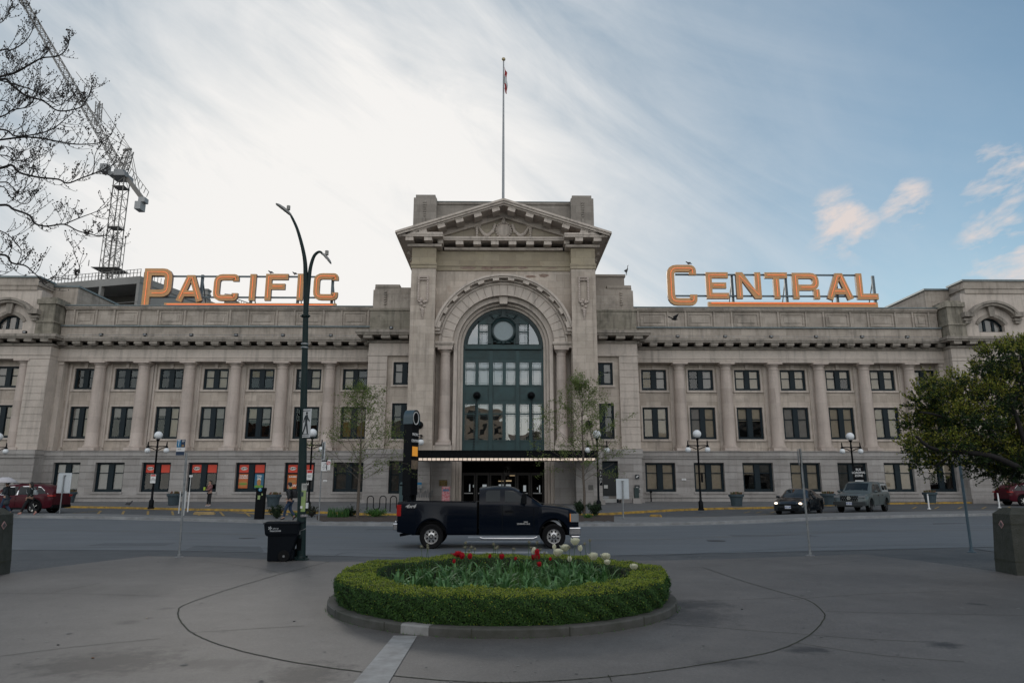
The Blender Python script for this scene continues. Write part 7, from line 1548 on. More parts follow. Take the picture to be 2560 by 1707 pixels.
p=G(10,1288,.15); a=(p[0],p[1],gz(p[1])+.147); armu=[((-.02,.24,1.16),(.20,.16,1.18),(.25,.14,1.20)),((.04,-.24,1.16),(.22,-.16,1.2),(.27,-.12,1.25))]
person('person in a long grey coat carrying an umbrella at the left edge',a,R(180),walk,armu,GC,JE,KB_,hair='bun',scale=1.03,coat_len=.42); backpack('large black backpack on the person with the umbrella',MATS['black_nylon'],a,R(180),1.03,1.25)
t=thing('umbrella','pale open umbrella at the left edge of the photo','umbrella',(a[0]-.15,a[1]-.1,a[2]+1.25),0); mb=MB(); n=8;vs=[(0,0,.78)];fs=[]
for k_ in range(1,5):
    for i in range(n*2):
        an=2*math.pi*i/(n*2); r0=.62*k_/4*(1 if i%2==0 else .96); vs.append((r0*math.cos(an),r0*math.sin(an),.78-.30*(k_/4)**2+(.0 if i%2==0 else .015)))
for i in range(n*2): fs.append((0,1+i,1+(i+1)%(n*2)))
for k_ in range(3):
    for i in range(n*2): a0=1+k_*n*2; fs.append((a0+i,a0+n*2+i,a0+n*2+(i+1)%(n*2),a0+(i+1)%(n*2)))
mb.add(vs,fs); o=mb.build('canopy',mat('umbrella_cloth',(.50,.48,.50),.7),t,20,local=True); sm=o.modifiers.new('s','SOLIDIFY'); sm.thickness=.006; mb=MB(); mb.tube([(0,0,0),(0,0,.82)],.010,6); mb.build('shaft',GALV,t,local=True)
# ================================================================= VEGETATION
def leafmesh(name,P,size,m,parent,rng,nrm=None,asp=.55,flat=.0,idx=None,label=None,jit=.35):
    """one rhombic leaf per point"""
    P=np.asarray(P,float); n=len(P)
    a=rng.normal(size=(n,3)); a/=np.linalg.norm(a,axis=1,keepdims=True)
    if nrm is not None: a=a*jit*2+np.asarray(nrm); a/=np.linalg.norm(a,axis=1,keepdims=True)
    b=rng.normal(size=(n,3)); u=np.cross(a,b); u/=np.linalg.norm(u,axis=1,keepdims=True); v=np.cross(a,u)
    s=size*rng.uniform(.6,1.35,size=(n,1)); off=wl(parent) if parent else Vector((0,0,0))
    P=P-np.array(off)
    V=np.stack([P-u*s,P-v*s*asp+a*s*.18,P+u*s,P+v*s*asp+a*s*.18],axis=1).reshape(-1,3)
    me=bpy.data.meshes.new(name); me.vertices.add(4*n); me.vertices.foreach_set('co',V.ravel()); me.loops.add(4*n); me.loops.foreach_set('vertex_index',np.arange(4*n,dtype=np.int32)); me.polygons.add(n); me.polygons.foreach_set('loop_start',np.arange(0,4*n,4,dtype=np.int32)); me.polygons.foreach_set('loop_total',np.full(n,4,dtype=np.int32))
    ms=m if isinstance(m,list) else [m]
    for q in ms: me.materials.append(q)
    if idx is not None: me.polygons.foreach_set('material_index',np.asarray(idx,dtype=np.int32))
    me.update(calc_edges=True); o=bpy.data.objects.new(name,me); COL.objects.link(o); o.parent=parent
    return o
def leafmat(name,c1,c2,tr=.35):
    m=mat(name,c1,.55,col2=c2,island=True); t=m.node_tree; b=t.nodes['Principled BSDF']; o=[n for n in t.nodes if n.type=='OUTPUT_MATERIAL'][0]
    x=t.nodes.new('ShaderNodeMixShader'); d=t.nodes.new('ShaderNodeBsdfTranslucent'); x.inputs[0].default_value=tr; t.links.new(b.inputs['Base Color'].links[0].from_socket,d.inputs[0]); t.links.new(b.outputs[0],x.inputs[1]); t.links.new(d.outputs[0],x.inputs[2]); t.links.new(x.outputs[0],o.inputs[0]); b.inputs['Specular IOR Level'].default_value=.3; return m
BARK=mat('grey_bark',(.13,.105,.085),.9,var=.4,vs=14,bump=.6); BARKD=mat('dark_bark',(.016,.014,.014),.9,var=.4,vs=9,bump=.6)
rng=np.random.default_rng(11); rr_=random.Random(21)
# --- circular bed: kerb, soil, hedge
CYB=12.64; RK_=2.98
mb=MB(); mb.lathe([(RK_,0),(RK_,.105),(RK_-.02,.125),(RK_-.19,.125),(RK_-.19,0)],(0,CYB,.008),96,cap=False)
pl=thing('round_planter_kerb','low round concrete kerb enclosing the hedge and flower bed','planter',(0,CYB,0))
kb=mb.build('kerb_ring',mat('mossy_kerb_concrete',(.085,.083,.078),.9,col2=(.045,.047,.036),vs=3.5,bump=.3,bs=60),pl,30)
mb=MB(); a0,a1=-118,-109.6
for i in range(4):
    p,q=R(a0+(a1-a0)*i/4),R(a0+(a1-a0)*(i+1)/4)
    f=lambda r_,an,z:(r_*math.cos(an),CYB+r_*math.sin(an),z)
    for (ra,za),(rb,zb) in (((RK_+.003,.012),(RK_+.003,.115)),((RK_+.003,.115),(RK_-.02,.136)),((RK_-.02,.136),(RK_-.19,.136))): mb.quad(f(ra,p,za),f(ra,q,za),f(rb,q,zb),f(rb,p,zb))
mb.build('painted_patch',MATS['worn_white_paint_on_concrete'],pl)
for k_ in range(14):
    an=R(k_*25.7+5); mb=MB(); 
mb=MB()
for k_ in range(14):
    an=R(k_*25.7+5); c=Vector((math.cos(an),math.sin(an),0)); mb.obox(Vector((0,CYB,.07))+c*(RK_+.0),c,Vector((-c.y,c.x,0)),Vector((0,0,1)),.004,.006,.062)
mb.build('kerb_joint',JOINT,pl)
mb=MB(); mb.lathe([(0,.16),(2.4,.14),(2.79,.10)],(0,CYB,0),64,cap=False); struct(mb.build('planting_soil',SOIL))
hd=thing('hedge','clipped round box hedge ring around the flower bed','hedge',(0,CYB,0))
def hedge_top(an): return .535+.018*math.sin(an*7+1)+.012*math.sin(an*17)+.010*math.sin(an*31)
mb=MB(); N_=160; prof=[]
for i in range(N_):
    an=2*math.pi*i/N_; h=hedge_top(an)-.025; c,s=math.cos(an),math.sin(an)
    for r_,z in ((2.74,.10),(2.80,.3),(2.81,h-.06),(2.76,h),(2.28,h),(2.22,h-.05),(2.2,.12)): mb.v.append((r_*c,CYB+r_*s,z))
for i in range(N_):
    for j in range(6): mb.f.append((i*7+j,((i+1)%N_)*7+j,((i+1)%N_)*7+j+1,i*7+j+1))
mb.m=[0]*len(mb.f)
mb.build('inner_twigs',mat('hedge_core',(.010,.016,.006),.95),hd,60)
def ringpts(n,kind):
    an=rng.uniform(0,2*math.pi,n); 
    lump=.016*np.sin(an*9+.7)+.010*np.sin(an*23)+.012*np.sin(an*5)
    h=.535+.018*np.sin(an*7+1)+.012*np.sin(an*17)+.01*np.sin(an*31)
    if kind=='out': z=.12+(h-.12)*rng.uniform(0,1,n); r=2.79+.075*np.sin(np.clip((z-.10)/(h-.1),0,1)*2.3)+lump*.9+rng.normal(0,.014,n)-.04*np.exp(-((z-h)/.04)**2)+.02*np.sin(an*40+z*25); nr=np.stack([np.cos(an),np.sin(an),np.full(n,.35)],1)
    elif kind=='top': r=rng.uniform(2.24,2.85,n)+lump; z=h+rng.normal(0,.011,n)-.9*np.clip(np.abs(r-2.54-lump)-.24,0,1)**2*4+.012*np.sin(an*60)*np.sin(r*30); nr=np.stack([np.zeros(n),np.zeros(n),np.ones(n)],1)
    else: z=.14+(h-.14)*rng.uniform(0,1,n); r=2.2+lump+rng.normal(0,.014,n); nr=np.stack([-np.cos(an),-np.sin(an),np.full(n,.3)],1)
    return np.stack([r*np.cos(an),CYB+r*np.sin(an),z],1),nr
LH=leafmat('box_leaf',(.018,.055,.012),(.055,.125,.02),.2); LT=leafmat('box_new_growth',(.32,.36,.04),(.14,.21,.03),.3); 
A_,na=ringpts(62000,'out'); B_,nb=ringpts(20000,'in'); 
fr=(A_[:,2]>.48)&(rng.uniform(size=len(A_))<np.clip((A_[:,2]-.46)/.10,0,1)*.85); fr|=rng.uniform(size=len(A_))<.025
leafmesh('side_leaves',np.concatenate([A_,B_]),.0135,[LH,LT],hd,rng,np.concatenate([na,nb]),idx=np.concatenate([fr.astype(int),(rng.uniform(size=len(B_))<.06).astype(int)]))
C_,nc=ringpts(40000,'top'); leafmesh('top_shoots',C_,.0125,[LT,LH],hd,rng,nc,idx=(rng.uniform(size=len(C_))<.22).astype(int),jit=.6)
# --- foliage of the bed
STRAP=leafmat('strap_leaf',(.03,.10,.025),(.12,.24,.09),.2); GRS=leafmat('fine_leaf',(.05,.14,.03),(.09,.20,.04),.3)
def blade(mb,x,y,z,h,w,az,bend,seg=6):
    d=Vector((math.cos(az),math.sin(az),0)); n=Vector((-d.y,d.x,0)); pts=[]
    for i in range(seg+1):
        t=i/seg; pts.append((Vector((x,y,z))+d*(bend*h*t**1.8)+Vector((0,0,h*(t-.62*bend*t**3.2))),w*(1-.15*t-.83*t**4)))
    for (p,a),(q,b_) in zip(pts,pts[1:]): 
        k=len(mb.v); mb.v+= [tuple(p-n*a),tuple(p-d*a*.25),tuple(p+n*a),tuple(q-n*b_),tuple(q-d*b_*.25),tuple(q+n*b_)]; mb.f+=[(k,k+1,k+4,k+3),(k+1,k+2,k+5,k+4)]; mb.m+=[0,0]
def inbed(rmax=2.1):
    an=rr_.uniform(0,6.283); d=rmax*math.sqrt(rr_.random()); return d*math.cos(an),CYB+d*math.sin(an)
mb=MB(); centres=[]
for k_ in range(120):
    x,y=inbed(2.05)
    right=x>.25 and y>CYB-.8
    for j in range(rr_.randint(6,11)):
        az=rr_.uniform(0,6.283); blade(mb,x+rr_.uniform(-.05,.05),y+rr_.uniform(-.05,.05),.15,rr_.uniform(.30,.56),rr_.uniform(.018,.038),az,rr_.uniform(.2,.9))
tag(mb.build('strap_leaf_plants',STRAP,None,60),'dense blue green strap leaves filling the flower bed','flower foliage',kind='stuff')
mb=MB()
for k_ in range(900):
    x,y=inbed(2.1)
    if x<.1 and rr_.random()<.6: continue
    for j in range(3): blade(mb,x+rr_.uniform(-.03,.03),y+rr_.uniform(-.03,.03),.15,rr_.uniform(.18,.46),rr_.uniform(.003,.006),rr_.uniform(0,6.28),rr_.uniform(.05,.4),4)
tag(mb.build('fine_grass_foliage',GRS,None,60),'fine upright green stalks between the strap leaves','flower foliage',kind='stuff')
STEM=mat('stem_green',(.045,.09,.03),.6); WP=leafmat('white_petal',(.74,.72,.56),(.80,.78,.66),.3); RP=leafmat('red_petal',(.50,.015,.03),(.38,.01,.02),.3); RY=mat('petal_yellow_edge',(.75,.40,.04),.5); SEED=mat('seed_head',(.20,.19,.13),.8,var=.4,vs=60)
def petal(mb,c,az,L_,w,open_,curl):
    d=Vector((math.cos(az),math.sin(az),0)); n=Vector((-d.y,d.x,0)); rows=[]
    for i in range(6):
        t=i/5; r_=L_*(.06+open_*math.sin(t*1.5)); z=L_*(t*(1.05-open_*.55))-curl*L_*t**3; ww=w*math.sin(math.pi*(.12+.80*t))**.8
        p=c+d*r_+Vector((0,0,z)); rows.append([p-n*ww-d*ww*.25,p+d*ww*.15,p+n*ww-d*ww*.25])
    k=len(mb.v); mb.v+=[tuple(v) for r_ in rows for v in r_]
    for i in range(5):
        for j in range(2): mb.f.append((k+i*3+j,k+i*3+j+1,k+i*3+j+4,k+i*3+j+3)); mb.m.append(mb.cm)
def flower(name,cat,label,group,px,py,Y,kind,size):
    h=at(px,py,Y); t=thing(name,label,cat,(h.x,Y,.15),group=group)
    bx=h.x+rr_.uniform(-.10,.10); base=Vector((bx,Y+rr_.uniform(-.05,.05),.15)); mb=MB(); mid=(base+h)/2+Vector((rr_.uniform(-.02,.02),0,.02)); mb.tube([base,mid,h-Vector((0,0,size*.4))],[.006,.005,.0045],6); mb.build('stem',STEM,t,60)
    c=h-Vector((0,0,size*.45))
    if kind=='allium':
        mb=MB(); mb.sphere(h,size*.8,7)
        for i in range(26):
            a=Vector((rr_.gauss(0,1),rr_.gauss(0,1),rr_.gauss(0,1))).normalized(); mb.beam(h+a*size*.6,h+a*size*1.25,.004)
        mb.build('seed_head',SEED,t)
    else:
        mb=MB(); op={'white':.42,'whitebud':.20,'red':.32,'redbud':.16,'wild':.68}[kind]
        for k_ in range(6): mb.cm=0; petal(mb,c,k_*1.047+rr_.uniform(-.15,.15),size*(1.05 if k_%2 else .95),size*.42,op*rr_.uniform(.8,1.25),.15 if kind in('white','wild') else 0)
        if kind in ('white','wild'):
            for k_ in range(5): petal(mb,c,k_*1.25+.4,size*.8,size*.36,op*.55,0)
        o=mb.build('petals',[WP if kind[0]=='w' and kind!='wild' else RP],t,70)
        if kind=='wild':
            mb=MB()
            for k_ in range(6): petal(mb,c+Vector((0,0,.008)),k_*1.047+.5,size*.5,size*.12,op*1.2,.1)
            mb.build('yellow_flame',RY,t,70)
Z3=lambda x,y:(1000+x/3.7935,1340+y/3.7935)
whites=[(1660,42,'white',.085,'highest white tulip, wide open above the front wheel'),(1565,102,'white',.085,'white tulip just below and left of the highest one'),(1497,146,'white',.09,'large white tulip left of the pair beside the truck wheel'),(1708,114,'whitebud',.055,'closed white tulip bud right of the highest tulip'),(1462,100,'whitebud',.045,'small white bud in front of the truck front hub'),(1268,138,'whitebud',.06,'slim white tulip beside the red tulips'),(1832,182,'white',.09,'ruffled white tulip third from the right'),(1950,185,'white',.09,'ruffled white tulip second from the right'),(1965,240,'white',.06,'drooping white tulip under the second one from the right'),(2218,282,'white',.07,'low white tulip at the far right end of the bed'),(1608,215,'whitebud',.05,'thin faded white tulip in the middle of the white group')]
for i,(x,y,k_,s_,lab) in enumerate(whites): s_*=1.95; flower('white_tulip','tulip',lab,'white tulips in the round bed',*Z3(x,y),12.9+.25*math.sin(i*2.1) if i!=9 else 12.6,k_,s_)
reds=[(552,160,'wild',.085,'open red and yellow tulip, leftmost of the large ones'),(588,188,'red',.06,'red tulip touching the red and yellow one'),(663,190,'redbud',.055,'closed red tulip left of the centre stalks'),(965,192,'red',.055,'red tulip below a seed head left of the middle'),(852,190,'redbud',.04,'small red tulip hidden by stalks'),(1095,211,'redbud',.035,'tiny red bud at the centre of the bed'),(1300,152,'redbud',.06,'upper right tulip of the red cluster'),(1310,196,'redbud',.055,'lower right tulip of the red cluster'),(1268,198,'red',.06,'left tulip of the red cluster'),(1320,264,'red',.05,'lowest tulip under the red cluster'),(512,238,'redbud',.04,'low red bud at the left end of the red tulips'),(1425,215,'redbud',.035,'dark red bud right of the red cluster')]
for i,(x,y,k_,s_,lab) in enumerate(reds): s_*=1.8; flower('red_tulip','tulip',lab,'red tulips in the round bed',*Z3(x,y),12.8+.25*math.cos(i*1.7),k_,s_)
al=[(203,98),(262,85),(262,110),(622,62),(617,105),(677,103),(655,135),(710,122),(888,75),(905,112),(923,103),(962,160),(1072,117),(1085,120),(1225,55),(1300,60),(1330,125),(1243,110),(1370,160),(1750,70),(1800,38),(90,212),(45,218),(1605,105)]
AL=['leftmost tall allium stalk in front of the truck rear wheel','upper of two allium heads beside the rear wheel rim','lower of two allium heads beside the rear wheel rim','tallest allium head right of the red and yellow tulip','allium head directly below the tallest one near the red and yellow tulip','allium head above the closed red tulip','short allium head just left above the closed red tulip','allium head on a slanting stalk right of the closed red tulip','high allium head on a slanting stalk left of the middle','left one of a close pair of allium heads left of the middle','right one of a close pair of allium heads left of the middle','low allium head resting above a single red tulip','left one of two tiny allium heads at the middle of the bed','right one of two tiny allium heads at the middle of the bed','tall allium head left of the slim white tulip','tall allium head straight above the red tulip cluster','small allium head right of the red tulip cluster','small allium head just left of the slim white tulip','allium head between the red cluster and the white tulips','bare dark stalk right of the closed white tulip bud','tallest allium head right of the closed white tulip bud','second low dried stalk from the left end of the bed','lowest dried stalk at the left end of the bed','small allium head touching the second highest white tulip']
for i,(x,y) in enumerate(al): flower('allium_stalk','allium',AL[i],'allium stalks',*Z3(x,y),12.7+.3*math.sin(i*1.3),'allium',.028 if i not in (12,13,21,22) else .018)
# --- young street trees
LY=leafmat('young_maple_leaf',(.10,.16,.035),(.17,.21,.06),.4)
def grow(mb,tips,p,d,L_,r_,dep,up,spread,rnd,minr=.006,ch=3):
    n=5; pts=[p]; q=p.copy(); dd=d.copy()
    for i in range(n): dd=(dd+Vector((rnd.gauss(0,.08),rnd.gauss(0,.08),rnd.gauss(0,.06)+up*.10))).normalized(); q=q+dd*L_/n; pts.append(q.copy())
    mb.tube(pts,[max(minr,r_*(1-.55*i/n)) for i in range(n+1)],5 if r_<.03 else 8,cap=False)
    if dep<=1:
        for i in range(1,n+1): tips.append(pts[i])
    if dep==0: return
    for k in range(ch+(1 if dep>1 else 0)):
        f=rnd.uniform(.3,1); i=min(n-1,int(f*n)); o=pts[i].lerp(pts[i+1],f*n-i if f<1 else 1); a=rnd.uniform(0,6.283); s=dd.orthogonal().normalized(); s=Matrix.Rotation(a,3,dd)@s; nd=(dd*(1-spread)+s*spread+Vector((0,0,up*.25))).normalized(); grow(mb,tips,o,nd,L_*rnd.uniform(.5,.75),r_*.55,dep-1,up,spread,rnd,minr,ch)
def street_tree(label,basepx,toppy,wid,seed,leaves,trunkh):
    b_=Vector(G(*basepx,.15)); Yb=b_.y; h=at(basepx[0],toppy,Yb).z-b_.z; rnd=random.Random(seed)
    t=thing('young_street_tree',label,'tree',b_,group='young trees in the traffic island'); mb=MB(); tips=[]
    tr_=[b_+Vector((rnd.uniform(-.03,.03),0,h*f)) for f in (0,.15,.3,.45,.6,.75,.88,1.)]; rad=[.085,.075,.065,.055,.04,.028,.016,.008]
    mb.tube(tr_,rad,9)
    mb.build('trunk',BARK,t,50); mb=MB()
    nb=34
    for k in range(nb):
        f=trunkh+(1-trunkh)*(k/nb)**1.1*.93; i=min(6,int(f*7)); p=b_+Vector((0,0,h*f)); a=k*2.4+rnd.uniform(-.3,.3); el=R(14+58*f); 
        d=Vector((math.cos(a)*math.cos(el),math.sin(a)*math.cos(el),math.sin(el))); prof=(1-((f-trunkh)/(1-trunkh))*.80)*(.72 if f<trunkh+.05 else 1); L_=wid*prof*rnd.uniform(.85,1.1); grow(mb,tips,p,d,L_*1.12,.018*(1-f*.5),2,.16,.5,rnd,.004,2)
    for v in tr_[5:]: tips.append(v)
    mb.build('branches',BARK,t,60)
    T=np.array([tuple(v) for v in tips]); sel=T[rng.integers(0,len(T),leaves)]+rng.normal(0,.075,(leaves,3)); leafmesh('crown',sel,.04,LY,t,rng,asp=.6)
    return t
street_tree('young leafing tree left of the entrance in front of the columns',(893,1292),973,2.3,5,6500,.27)
street_tree('young leafing tree right of the entrance in front of the canopy lights',(1461,1288),955,2.6,8,9500,.25)
# low plants
SHR=leafmat('dark_shrub_leaf',(.012,.03,.014),(.03,.055,.02),.2); GRA=leafmat('iris_blade',(.04,.12,.03),(.07,.17,.04),.3)
def shrub(name,label,px,py,w,h,n,m,size,group='low shrubs on the traffic island'):
    b_=Vector(G(px,py,.15)); t=thing(name,label,'shrub',b_,group=group); mb=MB(); pts=[]; rnd=random.Random(int(px))
    for k in range(22):
        a=rnd.uniform(0,6.28); r_=rnd.uniform(.1,1)*w; e=b_+Vector((r_*math.cos(a),r_*.7*math.sin(a),h*rnd.uniform(.45,1)*(1-.35*r_/w))); mb.tube([b_,b_.lerp(e,.5)+Vector((0,0,h*.1)),e],[.012,.008,.004],4)
        for f in np.linspace(.25,1,8): pts.append(b_.lerp(e,f)+Vector((0,0,h*.1*math.sin(f*3))))
    mb.build('stems',BARKD,t); T=np.array([tuple(v) for v in pts]); leafmesh('foliage',T[rng.integers(0,len(T),n)]+rng.normal(0,w*.10,(n,3)),size,m,t,rng); return t
shrub('dark_shrub','dark rounded shrub left of the walking person in jeans',693,1296,.62,.80,1600,SHR,.035)
shrub('dark_shrub','dark spiky shrub between the green pole and the thin sign post',779,1293,.42,.72,700,mat('purple_shrub_leaf',(.03,.02,.02),.7,col2=(.03,.05,.02),island=True),.035)
shrub('low_green_plant','small bright green plant at the foot of the walking person',735,1294,.32,.28,500,GRS,.035); shrub('low_green_plant','bright green plant right beside the green pole foot',760,1293,.3,.4,500,GRS,.035)
shrub('dark_shrub','dark leafy shrub left of the young left tree trunk',879,1290,.5,.55,1000,SHR,.04); shrub('low_green_plant','spreading bright green plant between the left tree and the truck',940,1291,.75,.42,2200,GRS,.03)
shrub('dark_shrub','dark shrub left of the right young tree trunk',1447,1288,.55,.95,1600,SHR,.04); shrub('dark_shrub','dark shrub right of the right young tree trunk',1487,1290,.55,.85,1600,SHR,.04); shrub('low_green_plant','low green plant at the foot of the right young tree',1468,1294,.4,.22,500,GRS,.03)
b_=Vector(G(846,1292,.15)); t=thing('iris_clump','clump of upright bright green iris blades in the mulch','plant',b_); mb=MB()
for k in range(150): blade(mb,b_.x+rr_.uniform(-.55,.5),b_.y+rr_.uniform(-.3,.3),b_.z,rr_.uniform(.35,.65),.016,rr_.uniform(0,6.28),rr_.uniform(.05,.5))
mb.build('blades',GRA,t,60)
# --- big leafy tree on the right
tt=thing('leafy_tree','dark spreading tree with small yellow green leaves at the right edge','tree',(14.2,18.5,0))
mb=MB(); TB=Vector((14.2,18.5,0)); fork=Vector(U(2655,1215,18.0)); mb.tube([TB,TB.lerp(fork,.5)+Vector((.1,0,0)),fork],[.26,.22,.2],12)
limbs=[[(2655,1215),(2590,1190),(2540,1165),(2480,1140),(2400,1128),(2330,1120),(2290,1090)],[(2590,1190),(2560,1100),(2530,1010),(2500,930)],[(2540,1165),(2470,1070),(2400,1010),(2340,985)],[(2480,1140),(2420,1080),(2350,1040),(2300,1030)],[(2655,1215),(2680,1060),(2640,950)],[(2530,1010),(2560,940),(2550,890)],[(2400,1128),(2360,1150),(2330,1170)],[(2480,1140),(2470,1165),(2470,1190)],[(2540,1165),(2530,1190),(2520,1205)]]
for i,l in enumerate(limbs):
    pts=smooth([U(x,y,17.8+(.25*((i*37)%5-2) if k>1 else 0)) for k,(x,y) in enumerate(l)],4); r0=(.10,.07,.06,.05,.1,.04,.025,.025,.025)[i]; mb.tube(pts,[r0*(1-.8*k/len(pts))+.008 for k in range(len(pts))],8)
mb.build('trunk',BARKD,tt,60)
cl=[(2312,1005,48),(2288,1060,38),(2285,1120,30),(2310,1120,42),(2360,1000,48),(2345,1070,52),(2400,1050,52),(2380,1115,38),(2420,985,46),(2460,935,42),(2490,890,40),(2545,880,44),(2480,1000,55),(2450,1060,50),(2530,950,50),(2550,1020,60),(2520,1090,50),(2460,1120,36),(2560,1120,48),(2475,1175,32),(2300,1160,22),(2340,1165,22),(2500,1185,22),(2440,1160,24),(2540,1150,34),(2600,900,60),(2640,980,80),(2640,1080,80),(2680,900,80),(2330,965,26),(2390,955,26),(2430,1135,34),(2370,1135,30),(2515,1165,34),(2575,1180,36),(2560,1150,40),(2480,1125,36)]
P=[];NR=[]; TIP=[]
branch=MB(); rb=random.Random(77)
for (x,y,r_) in cl:
    rm=r_/99.; nshoot=int(420*rm*rm*4*2.1); c=Vector(U(x,y,17.8+rb.uniform(-.5,.9)))
    for k in range(nshoot//6+4):
        v=Vector((rb.gauss(0,1),rb.gauss(0,1),rb.gauss(0,1))).normalized(); o=c+v*rm*rb.uniform(.25,.75); d=(v+Vector((0,0,.45))+Vector((rb.gauss(0,.25),rb.gauss(0,.25),rb.gauss(0,.2)))).normalized(); L_=rb.uniform(.22,.42)
        branch.beam(o,o+d*L_,.008)
        for j in range(15):
            f=(j+1)/15; P.append(o+d*L_*f+Vector((rb.gauss(0,.022),rb.gauss(0,.022),rb.gauss(0,.022)))); TIP.append(1 if (v.z>.05 and f>.3) or (x<2400 and rb.random()<.25) or rb.random()<.06 else 0)
LB=leafmat('dark_small_leaf',(.009,.026,.007),(.030,.066,.012),.3); LBT=leafmat('yellow_green_tip',(.30,.27,.04),(.13,.19,.025),.4)
branch.build('twigs',BARKD,tt)
leafmesh('crown',np.array([tuple(v) for v in P]),.033,[LB,LBT],tt,rng,idx=TIP,asp=.5)
print('leaves',len(P))
# --- bare branching tree reaching in from the left
bt=thing('budding_tree','bare tree with budding twigs reaching in from the upper left','tree',(-15,17,0)); mb=MB(); tw=MB(); bud=MB(); rt=random.Random(31); YT=13.5
S1=lambda l,Y: [Vector(U(x/2.0625,y/2.0625,Y)) for x,y in l]
main=[([(-250,350),(0,262),(60,258),(130,215),(170,150),(182,95)],.020,12.6),([(-300,480),(0,397),(80,375),(160,330),(220,300),(300,290),(345,250),(360,190)],.032,13.2),([(-300,470),(0,410),(50,430),(130,492),(220,520),(300,572),(400,560),(440,530),(478,440)],.034,13.6),([(-60,405),(60,430),(200,480),(300,545),(350,500)],.02,13.),([(-300,700),(0,605),(60,570),(140,550),(190,490),(210,420)],.022,13.8),([(-300,700),(0,668),(80,702),(200,690),(280,660),(340,612),(385,575)],.024,12.9),([(-300,760),(0,722),(150,708),(300,730),(400,745),(520,735),(578,690)],.028,13.5),([(-300,830),(0,800),(90,830),(180,800),(210,740)],.018,13.9),([(-300,930),(0,868),(60,852),(100,890),(200,915),(300,925),(350,945),(430,915),(520,882),(585,850)],.034,13.2),([(430,915),(480,890),(490,800),(525,735)],.014,13.2),([(-300,990),(0,940),(60,962),(110,1000),(150,900),(170,860)],.018,13.0),([(-300,1120),(0,1058),(70,1080),(150,1110),(180,1152),(240,1167),(330,1157),(400,1190),(470,1208),(500,1216),(565,1215)],.030,12.8),([(330,1157),(420,1120),(500,1090),(575,1050)],.014,12.8),([(-300,1350),(0,1312),(60,1355),(130,1370),(180,1412),(225,1445)],.028,12.2),([(225,1445),(300,1432),(380,1440),(410,1385),(375,1290)],.010,12.2),([(-200,1150),(0,1190),(80,1250),(110,1310),(60,1395),(0,1398)],.014,12.4),([(-200,600),(0,520),(90,560),(180,540),(250,470)],.014,13.),([(-200,880),(0,760),(120,780),(250,700)],.014,13.3),([(-200,1000),(0,960),(60,1020),(140,1050),(200,960),(190,880)],.014,13.4),([(-100,150),(0,120),(30,80),(50,-60)],.012,12.5)]
def twig(p,d,L_,r_,dep):
    n=6; q=Vector(p); dd=Vector(d); pts=[q.copy()]
    for i in range(n): dd=(dd+Vector((rt.gauss(0,.09),rt.gauss(0,.09),.17+rt.gauss(0,.05)))).normalized(); q=q+dd*L_/n; pts.append(q.copy())
    tw.tube(pts,[max(.0035,r_*(1-.6*i/n)) for i in range(n+1)],4,cap=False)
    for i in range(1,n+1):
        if rt.random()<.5 or i==n: o=pts[i]+Vector((rt.uniform(-.03,.03),rt.uniform(-.02,.02),rt.uniform(0,.03))); bud.sphere(o,rt.uniform(.007,.014),5,(1,1,1.3))
    if dep>0:
        for k in range(rt.randint(2,3)):
            i=rt.randint(1,n-1); s=Vector((rt.choice((-1,1))*rt.uniform(.4,1),rt.uniform(-.5,.5),rt.uniform(-.1,.6))).normalized(); twig(pts[i],(dd*.5+s).normalized(),L_*rt.uniform(.4,.7),r_*.6,dep-1)
for l,r0,Y in main:
    pts=smooth(S1(l,Y),5); n=len(pts); mb.tube(pts,[max(.005,r0*.85*(1-.75*i/n)) for i in range(n)],7)
    Lt=sum((pts[i+1]-pts[i]).length for i in range(n-1)); k=int(Lt/.17)
    for j in range(k):
        f=(j+rt.random())/k; i=min(n-2,int(f*(n-1))); 
        if pts[i].x< U(-60,500,Y)[0]-.4: continue
        d=(pts[i+1]-pts[i]).normalized(); s=1 if rt.random()<.68 else -1; twig(pts[i],(d*.8+Vector((0,rt.uniform(-.5,.5),s*.8))).normalized(),rt.uniform(.22,.62),.0065,1 if rt.random()<.75 else 2)
root=Vector((-15,17,0)); crown_=Vector((-13.5,16,6)); mb.tube([root,(root+crown_)/2+Vector((.2,0,0)),crown_],[.3,.24,.2],12)
for l,r0,Y in main:
    if l[0][0]<=-200: p=S1(l[:1],Y)[0]; mb.tube([crown_,(crown_+p)/2+Vector((0,0,.3)),p],[.1,.05,r0],7)
mb.build('limbs',BARKD,bt,60); tw.build('twigs',BARKD,bt); bud.build('buds',mat('bud_brown',(.035,.028,.025),.8),bt)
